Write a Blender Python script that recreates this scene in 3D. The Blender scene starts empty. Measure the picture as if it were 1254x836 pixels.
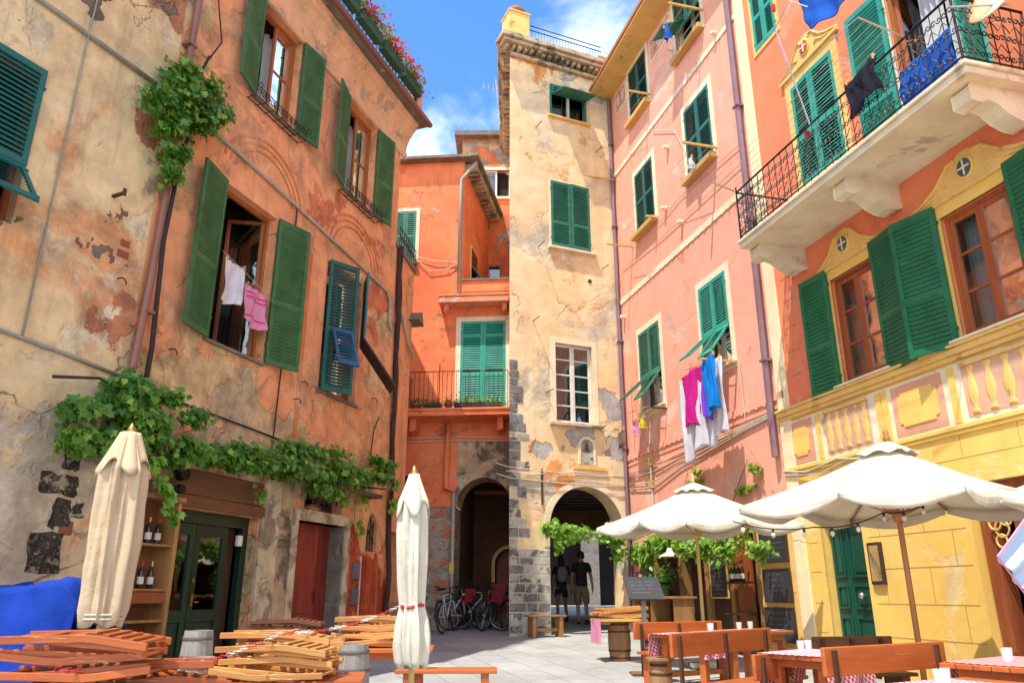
import bpy, math, random
from mathutils import Matrix, Vector, Euler
R=math.radians; PI=math.pi
rnd=random.Random(7)
SC=bpy.context.scene; COL=SC.collection
# ------------------------------------------------------------ camera numbers
FPX=930.0; PITCH=R(18.38); CZ=1.3
CP,SP=math.cos(PITCH),math.sin(PITCH)
def g(y): # height of the gently rising square
    y=max(-4.0,min(28.0,y)); return .035*(y-4)
def ray(x,y):
    u=x-627; v=418-y
    return (u, FPX*CP-v*SP, v*CP+FPX*SP)
def on_depth(x,y,D):
    r=ray(x,y); t=D/r[1]; return Vector((r[0]*t,D,r[2]*t+CZ))
class Wall:
    def __init__(s,a,b):
        s.a=a; L=math.hypot(b[0]-a[0],b[1]-a[1]); s.L=L
        s.d=((b[0]-a[0])/L,(b[1]-a[1])/L); s.n=(s.d[1],-s.d[0])
        s.M=Matrix(((s.d[0],-s.n[0],0,a[0]),(s.d[1],-s.n[1],0,a[1]),(0,0,1,0),(0,0,0,1)))
        s.rz=math.atan2(s.d[1],s.d[0])
    def at(s,x,y,off=0):
        r=ray(x,y); n=s.n
        t=((s.a[0]*n[0]+s.a[1]*n[1])+off)/(r[0]*n[0]+r[1]*n[1])
        p=(r[0]*t,r[1]*t,r[2]*t+CZ)
        return ((p[0]-s.a[0])*s.d[0]+(p[1]-s.a[1])*s.d[1], p[2])
    def w(s,ss,z,off=0): return s.M@Vector((ss,-off,z))
LF=Wall((-8.169,1.612),(-4.64,8.77)); LM=Wall((-4.64,8.77),(-2.518,14.99)); AN=Wall((-2.518,14.99),(-2.303,16.45))
ORW=Wall((-3.6,18.9),(-.06,18.6)); TW=Wall((-.06,17.0),(2.77,18.22)); PK=Wall((2.77,18.22),(6.83,2.75)); RH=Wall((-1.65,22),(1.2,22))
I4=Matrix.Identity(4)
def T(x,y,z): return Matrix.Translation((x,y,z))
def RZ(a): return Matrix.Rotation(a,4,'Z')
def RX(a): return Matrix.Rotation(a,4,'X')
def RY(a): return Matrix.Rotation(a,4,'Y')
# ------------------------------------------------------------ materials
def srgb(*c):
    return tuple(((v/255)/12.92 if v/255<=.04045 else ((v/255+.055)/1.055)**2.4) for v in c)
class NT:
    def __init__(s,nt): s.nt=nt; s.n=nt.nodes; s.l=nt.links
    def new(s,t,**k):
        n=s.n.new(t)
        for a,b in k.items():
            if a.startswith('i_'): n.inputs[a[2:].replace('_',' ')].default_value=b
            else: setattr(n,a,b)
        return n
    def link(s,a,b): s.l.new(a,b)
    def math(s,op,a,b=None,c=None,clamp=False):
        n=s.n.new('ShaderNodeMath'); n.operation=op; n.use_clamp=clamp
        for i,v in enumerate((a,b,c)):
            if v is None: continue
            if isinstance(v,(int,float)): n.inputs[i].default_value=v
            else: s.link(v,n.inputs[i])
        return n.outputs[0]
    def mix(s,f,a,b,bt='MIX'):
        n=s.n.new('ShaderNodeMix'); n.data_type='RGBA'; n.blend_type=bt
        for i,v in ((0,f),(6,a),(7,b)):
            if isinstance(v,(int,float)): n.inputs[i].default_value=v
            elif isinstance(v,tuple): n.inputs[i].default_value=(v[0],v[1],v[2],1)
            else: s.link(v,n.inputs[i])
        return n.outputs[2]
    def noise(s,vec,scale,detail=4,rough=.55,dist=0,off=None):
        if off is not None or True:
            m=s.n.new('ShaderNodeMapping'); m.inputs['Location'].default_value=off or (0,0,0); s.link(vec,m.inputs[0]); vec=m.outputs[0]
        n=s.n.new('ShaderNodeTexNoise'); n.inputs['Scale'].default_value=scale; n.inputs['Detail'].default_value=detail
        n.inputs['Roughness'].default_value=rough; n.inputs['Distortion'].default_value=dist
        s.link(vec,n.inputs['Vector']); return n.outputs[0]
    def step(s,v,lo,hi):
        n=s.n.new('ShaderNodeMapRange'); n.interpolation_type='SMOOTHSTEP'
        n.inputs['From Min'].default_value=lo; n.inputs['From Max'].default_value=hi
        s.link(v,n.inputs[0]); return n.outputs[0]
    def pos(s): return s.n.new('ShaderNodeNewGeometry').outputs['Position']
    def obj(s): return s.n.new('ShaderNodeTexCoord').outputs['Object']
    def stretch(s,vec,sc):
        m=s.n.new('ShaderNodeMapping'); m.inputs['Scale'].default_value=sc; s.link(vec,m.inputs[0]); return m.outputs[0]
    def sep(s,vec):
        n=s.n.new('ShaderNodeSeparateXYZ'); s.link(vec,n.inputs[0]); return n.outputs
MATS={}
def newmat(name):
    m=bpy.data.materials.new(name); m.use_nodes=True; N=NT(m.node_tree)
    b=m.node_tree.nodes['Principled BSDF']; MATS[name]=m; return m,N,b
def bump(N,b,h,dist=.01,strength=.6):
    n=N.new('ShaderNodeBump'); n.inputs['Strength'].default_value=strength; n.inputs['Distance'].default_value=dist
    N.link(h,n.inputs['Height']); N.link(n.outputs[0],b.inputs['Normal']); return n
def blobmask(N,P,blobs,amp=.9,nscale=1.3,seed=0,lo=.34,hi=.46,detail=8):
    v=None
    wn=N.new('ShaderNodeTexNoise'); wn.inputs['Scale'].default_value=1.1; wn.inputs['Detail'].default_value=6; wn.inputs['Roughness'].default_value=.6; N.link(P,wn.inputs['Vector'])
    ws=N.new('ShaderNodeVectorMath',operation='SUBTRACT'); N.link(wn.outputs['Color'],ws.inputs[0]); ws.inputs[1].default_value=(.5,.5,.5)
    wm=N.new('ShaderNodeVectorMath',operation='SCALE'); N.link(ws.outputs[0],wm.inputs[0]); wm.inputs['Scale'].default_value=2.6
    wa=N.new('ShaderNodeVectorMath',operation='ADD'); N.link(P,wa.inputs[0]); N.link(wm.outputs[0],wa.inputs[1]); P0=P; P=wa.outputs[0]
    for (c,r) in blobs:
        d=N.new('ShaderNodeVectorMath',operation='DISTANCE'); N.link(P,d.inputs[0]); d.inputs[1].default_value=c
        k=N.math('SUBTRACT',1.0,N.math('DIVIDE',d.outputs['Value'],r))
        v=k if v is None else N.math('MAXIMUM',v,k)
    v=N.math('MULTIPLY',N.math('MAXIMUM',v,-.6),1.0)
    P=P0; nz=N.noise(P,nscale,detail,.62,.4,off=(seed,seed*.7,seed*.3))
    v=N.math('ADD',v,N.math('MULTIPLY',N.math('SUBTRACT',nz,.5),amp*2))
    return N.step(v,lo,hi)
def plaster(name,base,var=(1.0,1.0,1.0),layers=(),rough=.92,streak=.35,mott=.3,bumpd=.012,grain=1.0,grooves=None,crack=.5):
    """layers: (color, scale, lo, hi, seed) noise patches or (color,'blob',[(c,r)..],amp,seed,edge_lift)"""
    m,N,b=newmat(name); P=N.pos()
    # mottling of the limewash
    n1=N.noise(P,.55,6,.6,.6,off=(3,1,2)); n2=N.noise(P,2.6,8,.65,.3,off=(1,7,4)); n3=N.noise(P,26,5,.7,0,off=(0,0,0))
    col=N.mix(N.step(n1,.32,.68),base,tuple(base[i]*var[i] for i in range(3)))
    hgt=N.math('MULTIPLY',n2,.35)
    for L in layers:
        if L[1]=='blob':
            _,_,bl,amp,seed,lift=L; mk=blobmask(N,P,bl,amp,1.1,seed)
        else:
            c,sc,lo,hi,seed=L; mk=N.step(N.noise(P,sc,9,.62,.5,off=(seed,seed*1.3,seed*.6)),lo,hi); lift=-.5
        c=L[0]; c2=tuple(x*.78 for x in c)
        cc=N.mix(N.step(n2,.35,.65),c2,c)
        col=N.mix(mk,col,cc); hgt=N.math('ADD',hgt,N.math('MULTIPLY',mk,lift))
    # mottled tone, drips, fine grain
    col=N.mix(mott,col,N.mix(N.step(n2,.25,.75),(.45,.42,.4),(1.25,1.25,1.22)),'MULTIPLY')
    st=N.noise(N.stretch(P,(2.2,2.2,.16)),2.2,7,.65,.2,off=(9,2,0))
    col=N.mix(N.math('MULTIPLY',N.step(st,.52,.74),streak),col,tuple(x*.45 for x in base))
    st2=N.noise(N.stretch(P,(3,3,.25)),1.7,7,.65,.2,off=(19,5,3))
    col=N.mix(N.math('MULTIPLY',N.step(st2,.56,.78),streak*.8),col,tuple(min(1,x*1.15+.06) for x in base))
    col=N.mix(.35,col,N.mix(n3,(.72,.72,.72),(1.2,1.2,1.2)),'MULTIPLY')
    if crack>0:
        vo=N.new('ShaderNodeTexVoronoi',feature='DISTANCE_TO_EDGE'); vo.inputs['Scale'].default_value=.55
        w=N.noise(P,1.8,6,.6); ad=N.new('ShaderNodeVectorMath',operation='ADD'); N.link(P,ad.inputs[0])
        cx=N.new('ShaderNodeCombineXYZ'); N.link(w,cx.inputs[0]); N.link(w,cx.inputs[1]); N.link(w,cx.inputs[2]); N.link(cx.outputs[0],ad.inputs[1])
        N.link(ad.outputs[0],vo.inputs['Vector'])
        ck=N.math('MULTIPLY',N.math('SUBTRACT',1.0,N.step(vo.outputs[0],.002,.009)),N.step(N.noise(P,.8,3,.5,0,off=(5,5,5)),.5,.6))
        col=N.mix(N.math('MULTIPLY',ck,crack),col,tuple(x*.3 for x in base)); hgt=N.math('SUBTRACT',hgt,N.math('MULTIPLY',ck,.4))
    N.link(col,b.inputs['Base Color']); b.inputs['Roughness'].default_value=rough; b.inputs['Specular IOR Level'].default_value=.2
    hgt=N.math('ADD',hgt,N.math('MULTIPLY',n3,.12*grain))
    bump(N,b,hgt,bumpd*2.4,1.0)
    return m
def simple(name,c,rough=.6,metal=0,var=.25,scale=12,bumpd=.002,spec=.4,c2=None,stretchv=None,sheen=0,wear=None):
    m,N,b=newmat(name); O=N.obj()
    V=N.stretch(O,stretchv) if stretchv else O
    oi=N.new('ShaderNodeObjectInfo')
    n=N.noise(V,scale,6,.6,.2); n2=N.noise(V,scale*.22,4,.6,.3,off=(4,2,1))
    col=N.mix(N.step(n2,.3,.7),c,c2 or tuple(x*.8 for x in c))
    col=N.mix(var,col,N.mix(n,(.35,.35,.35),(1.55,1.55,1.55)),'MULTIPLY')
    col=N.mix(.5,col,N.mix(oi.outputs['Random'],(.62,.68,.70),(1.35,1.28,1.22)),'MULTIPLY')
    if wear:
        col=N.mix(N.step(N.noise(V,scale*.7,8,.7,.4,off=(7,7,7)),.6,.68),col,wear)
    N.link(col,b.inputs['Base Color']); b.inputs['Roughness'].default_value=rough; b.inputs['Metallic'].default_value=metal
    b.inputs['Specular IOR Level'].default_value=spec
    if bumpd: bump(N,b,n,bumpd,.6)
    return m
def wood(name,c,c2,rough=.5,scale=6,axis=0,wear=None):
    s=[9,9,9]; s[axis]=.8
    return simple(name,c,rough,0,.45,scale,.0015,.4,c2,tuple(s),wear=wear)
def cloth(name,c,trans=.25,scale=300,c2=None,folds=.0):
    m,N,b=newmat(name); O=N.obj()
    n=N.noise(O,2.5,5,.6); n2=N.noise(O,60,3,.6)
    col=N.mix(N.step(n,.3,.75),c,c2 or tuple(x*.86 for x in c))
    N.link(col,b.inputs['Base Color']); b.inputs['Roughness'].default_value=.9; b.inputs['Specular IOR Level'].default_value=.15
    n4=N.noise(N.stretch(O,(1,1,.35)),9,6,.6,.6); bp=bump(N,b,N.math('ADD',N.math('ADD',N.math('MULTIPLY',n,.9),N.math('MULTIPLY',n4,.35)),N.math('MULTIPLY',n2,.04)),.04,.7)
    if trans>0:
        tr=N.new('ShaderNodeBsdfTranslucent'); N.link(col,tr.inputs[0]); mx=N.new('ShaderNodeMixShader'); mx.inputs[0].default_value=trans
        out=m.node_tree.nodes['Material Output']; N.link(b.outputs[0],mx.inputs[1]); N.link(tr.outputs[0],mx.inputs[2]); N.link(mx.outputs[0],out.inputs[0])
    return m
def leafmat(name,c1,c2,c3):
    m,N,b=newmat(name); G=N.new('ShaderNodeNewGeometry')
    rp=N.new('ShaderNodeValToRGB'); e=rp.color_ramp.elements; e[0].color=(*c1,1); e[1].color=(*c3,1); x=e.new(.55); x.color=(*c2,1)
    N.link(G.outputs['Random Per Island'],rp.inputs[0]); col=rp.outputs[0]
    N.link(col,b.inputs['Base Color']); b.inputs['Roughness'].default_value=.45; b.inputs['Specular IOR Level'].default_value=.5
    tr=N.new('ShaderNodeBsdfTranslucent'); N.link(N.mix(.5,col,(.5,.7,.1),'MIX'),tr.inputs[0]); mx=N.new('ShaderNodeMixShader'); mx.inputs[0].default_value=.32
    out=m.node_tree.nodes['Material Output']; N.link(b.outputs[0],mx.inputs[1]); N.link(tr.outputs[0],mx.inputs[2]); N.link(mx.outputs[0],out.inputs[0])
    return m
def glassmat(name,tint=(.8,.85,.85),refl=.5):
    m=bpy.data.materials.new(name); m.use_nodes=True; N=NT(m.node_tree); N.n.clear()
    out=N.new('ShaderNodeOutputMaterial'); t=N.new('ShaderNodeBsdfTransparent'); t.inputs[0].default_value=(*tint,1)
    gl=N.new('ShaderNodeBsdfGlossy'); gl.inputs['Roughness'].default_value=.03; gl.inputs[0].default_value=(.9,.95,1,1)
    P=N.pos(); bp=N.new('ShaderNodeBump'); bp.inputs['Strength'].default_value=.12; bp.inputs['Distance'].default_value=.02; N.link(N.noise(P,2.5,2,.5),bp.inputs['Height']); N.link(bp.outputs[0],gl.inputs['Normal'])
    fr=N.new('ShaderNodeFresnel'); fr.inputs[0].default_value=1.5; f=N.math('ADD',N.math('MULTIPLY',fr.outputs[0],1.0),refl*.3,clamp=True)
    mx=N.new('ShaderNodeMixShader'); N.link(f,mx.inputs[0]); N.link(t.outputs[0],mx.inputs[1]); N.link(gl.outputs[0],mx.inputs[2]); N.link(mx.outputs[0],out.inputs[0])
    MATS[name]=m; return m
def rubble(name,c1,c2,c3,scale=3.2,mortar=(.42,.38,.3),stretchv=(1,1,1.7),lo=.02,hi=.06):
    m,N,b=newmat(name); P=N.pos()
    w=N.noise(P,2.5,4,.6); cx=N.new('ShaderNodeCombineXYZ'); [N.link(w,cx.inputs[i]) for i in range(3)]
    sc=N.new('ShaderNodeVectorMath',operation='SCALE'); N.link(cx.outputs[0],sc.inputs[0]); sc.inputs['Scale'].default_value=.25
    ad=N.new('ShaderNodeVectorMath',operation='ADD'); N.link(P,ad.inputs[0]); N.link(sc.outputs[0],ad.inputs[1]); V=N.stretch(ad.outputs[0],stretchv)
    v1=N.new('ShaderNodeTexVoronoi',feature='DISTANCE_TO_EDGE'); v2=N.new('ShaderNodeTexVoronoi')
    for v in (v1,v2): v.inputs['Scale'].default_value=scale; N.link(V,v.inputs['Vector'])
    se=N.sep(v2.outputs['Color']); n=N.noise(P,14,7,.7); n2=N.noise(P,3,5,.6)
    col=N.mix(se[0],c1,c2); col=N.mix(N.step(se[1],.6,.75),col,c3)
    col=N.mix(.6,col,N.mix(n,(.4,.4,.4),(1.5,1.5,1.5)),'MULTIPLY')
    edge=N.step(v1.outputs[0],lo,hi); col=N.mix(edge,mortar,col); col=N.mix(N.math('MULTIPLY',N.step(n2,.52,.62),.6),col,mortar)
    N.link(col,b.inputs['Base Color']); b.inputs['Roughness'].default_value=.9; b.inputs['Specular IOR Level'].default_value=.2
    bump(N,b,N.math('ADD',N.math('MULTIPLY',edge,.8),N.math('MULTIPLY',n,.5)),.03,.8); return m
# ------------------------------------------------------------ mesh builder
WM={}
def put(o,parent,M):
    WM[o.name]=M
    if parent is not None:
        o.parent=parent; o.matrix_basis=WM[parent.name].inverted()@M
    else: o.matrix_basis=M
def prop(o,label=None,cat=None,group=None,kind=None):
    if label: o['label']=label
    if cat: o['category']=cat
    if group: o['group']=group
    if kind: o['kind']=kind
    return o
def thing(name,label,cat,M,group=None):
    o=bpy.data.objects.new(name,None); o.empty_display_size=.2; COL.objects.link(o); put(o,None,M); return prop(o,label,cat,group)
class MB:
    def __init__(s): s.v=[]; s.f=[]; s.a=[]
    def add(s,vs,fs,M=None):
        k=len(s.v); s.a.append((k,len(s.f)))
        s.v+= [tuple(M@Vector(p)) if M is not None else tuple(p) for p in vs]
        s.f+= [tuple(i+k for i in f) for f in fs]; return s
    def box(s,x0,x1,y0,y1,z0,z1,M=None):
        return s.add([(x0,y0,z0),(x1,y0,z0),(x1,y1,z0),(x0,y1,z0),(x0,y0,z1),(x1,y0,z1),(x1,y1,z1),(x0,y1,z1)],
            [(0,3,2,1),(4,5,6,7),(0,1,5,4),(1,2,6,5),(2,3,7,6),(3,0,4,7)],M)
    def quad(s,*p): return s.add(p,[tuple(range(len(p)))])
    def prism(s,poly,y0,y1,M=None): # poly in xz, extruded along y
        n=len(poly); a=[(x,y0,z) for x,z in poly]; b=[(x,y1,z) for x,z in poly]
        return s.add(a+b,[tuple(range(n)),tuple(range(2*n-1,n-1,-1))]+[(i,n+i,n+(i+1)%n,(i+1)%n) for i in range(n)],M)
    def zprism(s,poly,z0,z1,M=None):
        n=len(poly); a=[(x,y,z0) for x,y in poly]; b=[(x,y,z1) for x,y in poly]
        return s.add(a+b,[tuple(range(n-1,-1,-1)),tuple(range(n,2*n))]+[(i,(i+1)%n,n+(i+1)%n,n+i) for i in range(n)],M)
    def tube(s,pts,r,seg=6,closed=False,M=None):
        pts=[Vector(p) for p in pts]; n=len(pts); vs=[]; fs=[]; up=None
        for i,p in enumerate(pts):
            a=pts[(i-1)%n] if (closed or i>0) else p; b=pts[(i+1)%n] if (closed or i<n-1) else p
            t=(b-a); t=t.normalized() if t.length>1e-9 else Vector((0,0,1))
            if up is None: up=Vector((0,0,1)) if abs(t.z)<.9 else Vector((1,0,0))
            x=t.cross(up); x=x.normalized() if x.length>1e-6 else Vector((1,0,0)); y=x.cross(t).normalized(); up=y
            rr=r[i] if isinstance(r,(list,tuple)) else r
            for k in range(seg):
                A=2*PI*k/seg; vs.append(p+x*(math.cos(A)*rr)+y*(math.sin(A)*rr))
        for i in range(n if closed else n-1):
            j=(i+1)%n
            for k in range(seg): fs.append((i*seg+k,i*seg+(k+1)%seg,j*seg+(k+1)%seg,j*seg+k))
        if not closed: fs+= [tuple(range(seg-1,-1,-1)),tuple((n-1)*seg+k for k in range(seg))]
        return s.add(vs,fs,M)
    def lathe(s,prof,seg=16,M=None,cap=True,mod=None):
        vs=[];fs=[];n=len(prof)
        for i,(r,z) in enumerate(prof):
            for k in range(seg):
                A=2*PI*k/seg; q=r*(mod(A,z) if mod else 1); vs.append((q*math.cos(A),q*math.sin(A),z))
        for i in range(n-1):
            for k in range(seg): fs.append((i*seg+k,i*seg+(k+1)%seg,(i+1)*seg+(k+1)%seg,(i+1)*seg+k))
        if cap: fs+=[tuple(range(seg-1,-1,-1)),tuple((n-1)*seg+k for k in range(seg))]
        return s.add(vs,fs,M)
    def grid(s,fn,nu,nv,M=None,closeu=False):
        vs=[fn(i/nu,j/nv) for j in range(nv+1) for i in range(nu+1)]
        return s.add(vs,[(j*(nu+1)+i,j*(nu+1)+i+1,(j+1)*(nu+1)+i+1,(j+1)*(nu+1)+i) for j in range(nv) for i in range(nu)],M)
    def build(s,name,mat,parent=None,frame=I4,origin=(0,0,0),smooth=False,bevel=0,thick=0,label=None):
        me=bpy.data.meshes.new(name); ox,oy,oz=origin
        me.from_pydata([(a-ox,b-oy,c-oz) for a,b,c in s.v],[],s.f); me.update()
        if isinstance(mat,str): mat=MATS[mat]
        me.materials.append(mat)
        if smooth: me.polygons.foreach_set('use_smooth',[True]*len(me.polygons))
        o=bpy.data.objects.new(name,me); COL.objects.link(o); put(o,parent,frame@T(*origin))
        if thick: m=o.modifiers.new('t','SOLIDIFY'); m.thickness=thick; m.offset=0
        if bevel:
            m=o.modifiers.new('b','BEVEL'); m.width=bevel; m.segments=2; m.limit_method='ANGLE'; m.harden_normals=False
        if label: o['label']=label
        return o
def build_each(mb,name,mat,parent,frame=I4,per=1,**kw):
    A=mb.a+[(len(mb.v),len(mb.f))]; out=[]
    for i in range(0,len(mb.a),per):
        (v0,f0),(v1,f1)=A[i],A[min(i+per,len(A)-1)]
        m=MB(); m.v=mb.v[v0:v1]; m.f=[tuple(j-v0 for j in f) for f in mb.f[f0:f1]]; out.append(m.build(name,mat,parent,frame,**kw))
    return out
def children(o): return [c for c in bpy.data.objects if c.parent==o]
def kids_map():
    d={}
    for c in bpy.data.objects:
        if c.parent: d.setdefault(c.parent.name,[]).append(c)
    return d
def copy_thing(o,M,label=None,group=None):
    km=kids_map()
    def rec(a,par):
        c=a.copy(); COL.objects.link(c)
        if par is not None: c.parent=par
        for ch in km.get(a.name,[]): rec(ch,c)
        return c
    c=rec(o,None); c.matrix_basis=M; WM[c.name]=M
    if label: c['label']=label
    if group: c['group']=group
    return c
def facade(mb,s0,s1,z0,z1,holes,depth=.25,arches=(),seg=16,split=1.2):
    """holes (s0,s1,z0,z1) rectangles; arches (s0,s1,z0,zspring,ztop)"""
    H=[h for h in holes]+[(a[0],a[1],a[2],a[4]) for a in arches]
    xs=sorted({s0,s1,*[v for h in H for v in h[:2] if s0<v<s1]}); zs=sorted({z0,z1,*[v for h in H for v in h[2:] if z0<v<z1]})
    for i in range(len(xs)-1):
        for j in range(len(zs)-1):
            cx,cz=(xs[i]+xs[i+1])/2,(zs[j]+zs[j+1])/2
            if any(h[0]<cx<h[1] and h[2]<cz<h[3] for h in H): continue
            mb.quad((xs[i],0,zs[j]),(xs[i+1],0,zs[j]),(xs[i+1],0,zs[j+1]),(xs[i],0,zs[j+1]))
    for (a,b,c,d) in holes:
        mb.quad((a,0,c),(a,0,d),(a,depth,d),(a,depth,c)); mb.quad((b,0,d),(b,0,c),(b,depth,c),(b,depth,d))
        mb.quad((a,0,d),(b,0,d),(b,depth,d),(a,depth,d)); mb.quad((b,0,c),(a,0,c),(a,depth,c),(b,depth,c))
    for (a,b,c,sp,tp) in arches:
        mb.quad((a,0,c),(a,0,sp),(a,depth,sp),(a,depth,c)); mb.quad((b,0,sp),(b,0,c),(b,depth,c),(b,depth,sp))
        m=(a+b)/2; rx=(b-a)/2; P=[(m-rx*math.cos(PI*k/seg),sp+(tp-sp)*math.sin(PI*k/seg)) for k in range(seg+1)]
        for k in range(seg):
            (x0,y0),(x1,y1)=P[k],P[k+1]
            mb.quad((x0,0,y0),(x1,0,y1),(x1,0,tp),(x0,0,tp)); mb.quad((x0,0,y0),(x0,depth,y0),(x1,depth,y1),(x1,0,y1))
def shell(mb,poly,z0,z1,skip=(),top=True,M=None):
    """side walls of a footprint polygon, leaving out the edges in skip"""
    n=len(poly)
    for i in range(n):
        if i in skip: continue
        (ax,ay),(bx,by)=poly[i],poly[(i+1)%n]; mb.quad((ax,ay,z0),(bx,by,z0),(bx,by,z1),(ax,ay,z1))
    if top: mb.quad(*[(x,y,z1) for x,y in poly])
# ------------------------------------------------------------ foliage
LEAF=[(0,0,0),(.28,-.08,.02),(.5,.12,.05),(.34,.3,.03),(.52,.55,.07),(.22,.58,.02),(0,.98,-.06),(-.22,.58,.02),(-.52,.55,.07),(-.34,.3,.03),(-.5,.12,.05),(-.28,-.08,.02)]
def leaf(mb,p,size,nrm,rng):
    n=Vector(nrm)+Vector((rng.gauss(0,.45),rng.gauss(0,.45),rng.gauss(0,.45))); n.normalize()
    t=Vector((rng.gauss(0,.6),rng.gauss(0,.6),-1)); x=t.cross(n)
    if x.length<1e-3: return
    x.normalize(); y=n.cross(x); s_=size*rng.uniform(.6,1.25); p=Vector(p)
    k=len(mb.v); mb.v+= [tuple(p+x*(a*s_)+y*(b*s_)+n*(c*s_)) for a,b,c in LEAF]; mb.f.append(tuple(range(k,k+12)))
def smleaf(mb,p,size,nrm,rng):
    n=Vector(nrm)+Vector((rng.gauss(0,.6),rng.gauss(0,.6),rng.gauss(0,.6))); n.normalize()
    t=Vector((rng.gauss(0,1),rng.gauss(0,1),rng.gauss(0,1))); x=t.cross(n)
    if x.length<1e-3: return
    x.normalize(); y=n.cross(x); s_=size*rng.uniform(.6,1.3); p=Vector(p)
    k=len(mb.v); mb.v+= [tuple(p+x*(a*s_)+y*(b*s_)) for a,b in ((0,0),(.3,.4),(0,1),(-.3,.4))]; mb.f.append((k,k+1,k+2,k+3))
# ------------------------------------------------------------ palette
def wp(W,s,z,off=0): return tuple(W.w(s,z,off))
BE=(.70,.49,.26); GRY=(.27,.22,.16); SAL=(.80,.33,.16)
plaster('left_plaster',SAL,(1.12,1.25,1.25),(
  ((.76,.38,.19),.9,.5,.56,4),
  ((.68,.47,.25),'blob',[(wp(LM,-.2,7),1.3),(wp(LM,0,9.6),1.25),(wp(LM,.3,3.4),1.5),(wp(LM,2.2,3.6),1.5),(wp(LM,3.4,3.2),1.1),(wp(LM,3.3,1.6),1.1),(wp(LM,1.3,4.1),1.0),(wp(LM,5.9,5.5),.75),(wp(LM,6.3,6.6),.7),(wp(LM,5.6,3.2),.8)],.42,3,-.7),
  ((.50,.085,.035),'blob',[(wp(LM,6.2,1.2),1.25),(wp(LM,5.6,1.6),.95),(wp(AN,.3,1.2),1.0)],.12,8,.1),
  ((.56,.42,.26),'blob',[(wp(LM,2.2,3.9),.85),(wp(LM,1.7,3.5),.6),(wp(LM,3.3,2.6),.45)],.6,12,-.5),
  ((.66,.20,.10),'blob',[(wp(LM,3.6,7.9),.65),(wp(LM,5.8,6.9),.8),(wp(LM,4.3,8.2),.5),(wp(LM,5.7,8.2),.4)],.4,22,.4)),streak=.4,mott=.45)
plaster('left_beige_plaster',BE,(1.1,1.2,1.3),(
  ((.72,.36,.17),.5,.5,.60,2),((.74,.60,.40),.8,.56,.62,7),((.36,.28,.19),.75,.60,.66,14),
  ((.52,.21,.11),'blob',[(wp(LF,7.6,9.3),.9),(wp(LF,7.9,7.2),.5),(wp(LF,7.7,4.5),.45)],.4,3,.5),
  ((.20,.15,.11),'blob',[(wp(LF,6.8,8.2),.42),(wp(LF,7.4,9.0),.4),(wp(LF,7.5,5.1),.2),(wp(LF,7.55,5.7),.2),(wp(LF,6.3,5.2),.2)],.5,9,-1.0),
  ((.60,.48,.34),'blob',[(wp(LF,6.8,2.2),1.6)],.4,10,-.5)),streak=.5,mott=.5,crack=.8)
plaster('orange_plaster',(.78,.19,.08),(1.12,1.5,1.5),(((.70,.24,.12),1.1,.61,.64,3),((.62,.42,.28),1.7,.66,.69,12)),streak=.3,mott=.3,crack=.2)
plaster('rear_plaster',(.72,.2,.08),(1.1,1.3,1.4),(((.42,.38,.32),.9,.5,.53,5),((.72,.42,.22),1.3,.55,.6,8)),streak=.5,mott=.45)
plaster('tower_plaster',(.86,.68,.42),(1.0,.86,.72),(
  ((.66,.57,.42),.42,.52,.64,5),((.80,.48,.2),.8,.6,.68,11),
  ((.82,.36,.12),'blob',[(wp(TW,1.3,15.0),.5),(wp(TW,.6,14.9),.6),(wp(TW,2.2,3.9),.45),(wp(TW,1.2,3.5),.7),(wp(TW,.6,4.4),.4)],.35,4,.2),
  ((.50,.48,.43),'blob',[(wp(TW,2.7,14.5),.6),(wp(TW,1.9,15.0),.42),(wp(TW,2.75,5.8),.75),(wp(TW,2.8,4.7),.8),(wp(TW,1.7,4.6),.5),(wp(TW,.9,4.3),.6)],.4,15,-1.2)),streak=.3,mott=.35)
plaster('pink_plaster',(.86,.41,.29),(.98,.92,.86),(((.84,.34,.2),1.2,.62,.7,3),((.88,.54,.4),.6,.56,.66,6)),streak=.13,mott=.16,crack=.1,bumpd=.006)
plaster('red_plaster',(.86,.27,.13),(1.0,.85,.85),(((.86,.37,.22),.9,.56,.66,6),),streak=.12,mott=.15,crack=.05,bumpd=.005)
plaster('yellow_plaster',(.84,.55,.15),(1.0,.97,.8),(((.88,.68,.35),.9,.56,.68,6),),streak=.12,mott=.16,crack=.05,bumpd=.005)
plaster('pale_yellow',(.88,.74,.46),(1.0,.97,.9),(),streak=.15,mott=.18,crack=.1,bumpd=.005)
plaster('ochre_trim',(.80,.50,.16),(1.05,1.1,1.2),(((.72,.42,.14),3,.58,.66,6),),streak=.15,mott=.22,crack=0,bumpd=.005)
plaster('cream_trim',(.84,.74,.54),(1.0,.95,.85),(((.66,.56,.4),2.5,.6,.68,6),),streak=.2,mott=.25,crack=0,bumpd=.006)
plaster('balcony_plaster',(.80,.70,.52),(1.0,.94,.82),(((.62,.5,.34),1.5,.6,.68,6),),streak=.1,mott=.3,crack=0,bumpd=.006)
plaster('maroon_panel',(.74,.38,.24),(1.0,.9,.9),(),streak=.1,mott=.3,crack=0,bumpd=.004)
plaster('violet_shadow_paint',(.66,.40,.27),(1.0,.9,.9),(),streak=.1,mott=.3,crack=0,bumpd=.004)
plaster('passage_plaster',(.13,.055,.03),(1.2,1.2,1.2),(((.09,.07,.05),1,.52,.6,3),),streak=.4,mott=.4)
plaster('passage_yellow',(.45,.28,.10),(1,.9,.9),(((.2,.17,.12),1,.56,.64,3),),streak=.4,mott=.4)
plaster('old_brown_plaster',(.46,.32,.19),(1.2,1.2,1.2),(((.18,.14,.1),1.4,.5,.58,3),((.5,.44,.33),2.2,.58,.63,8)),streak=.6,mott=.6)
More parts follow.
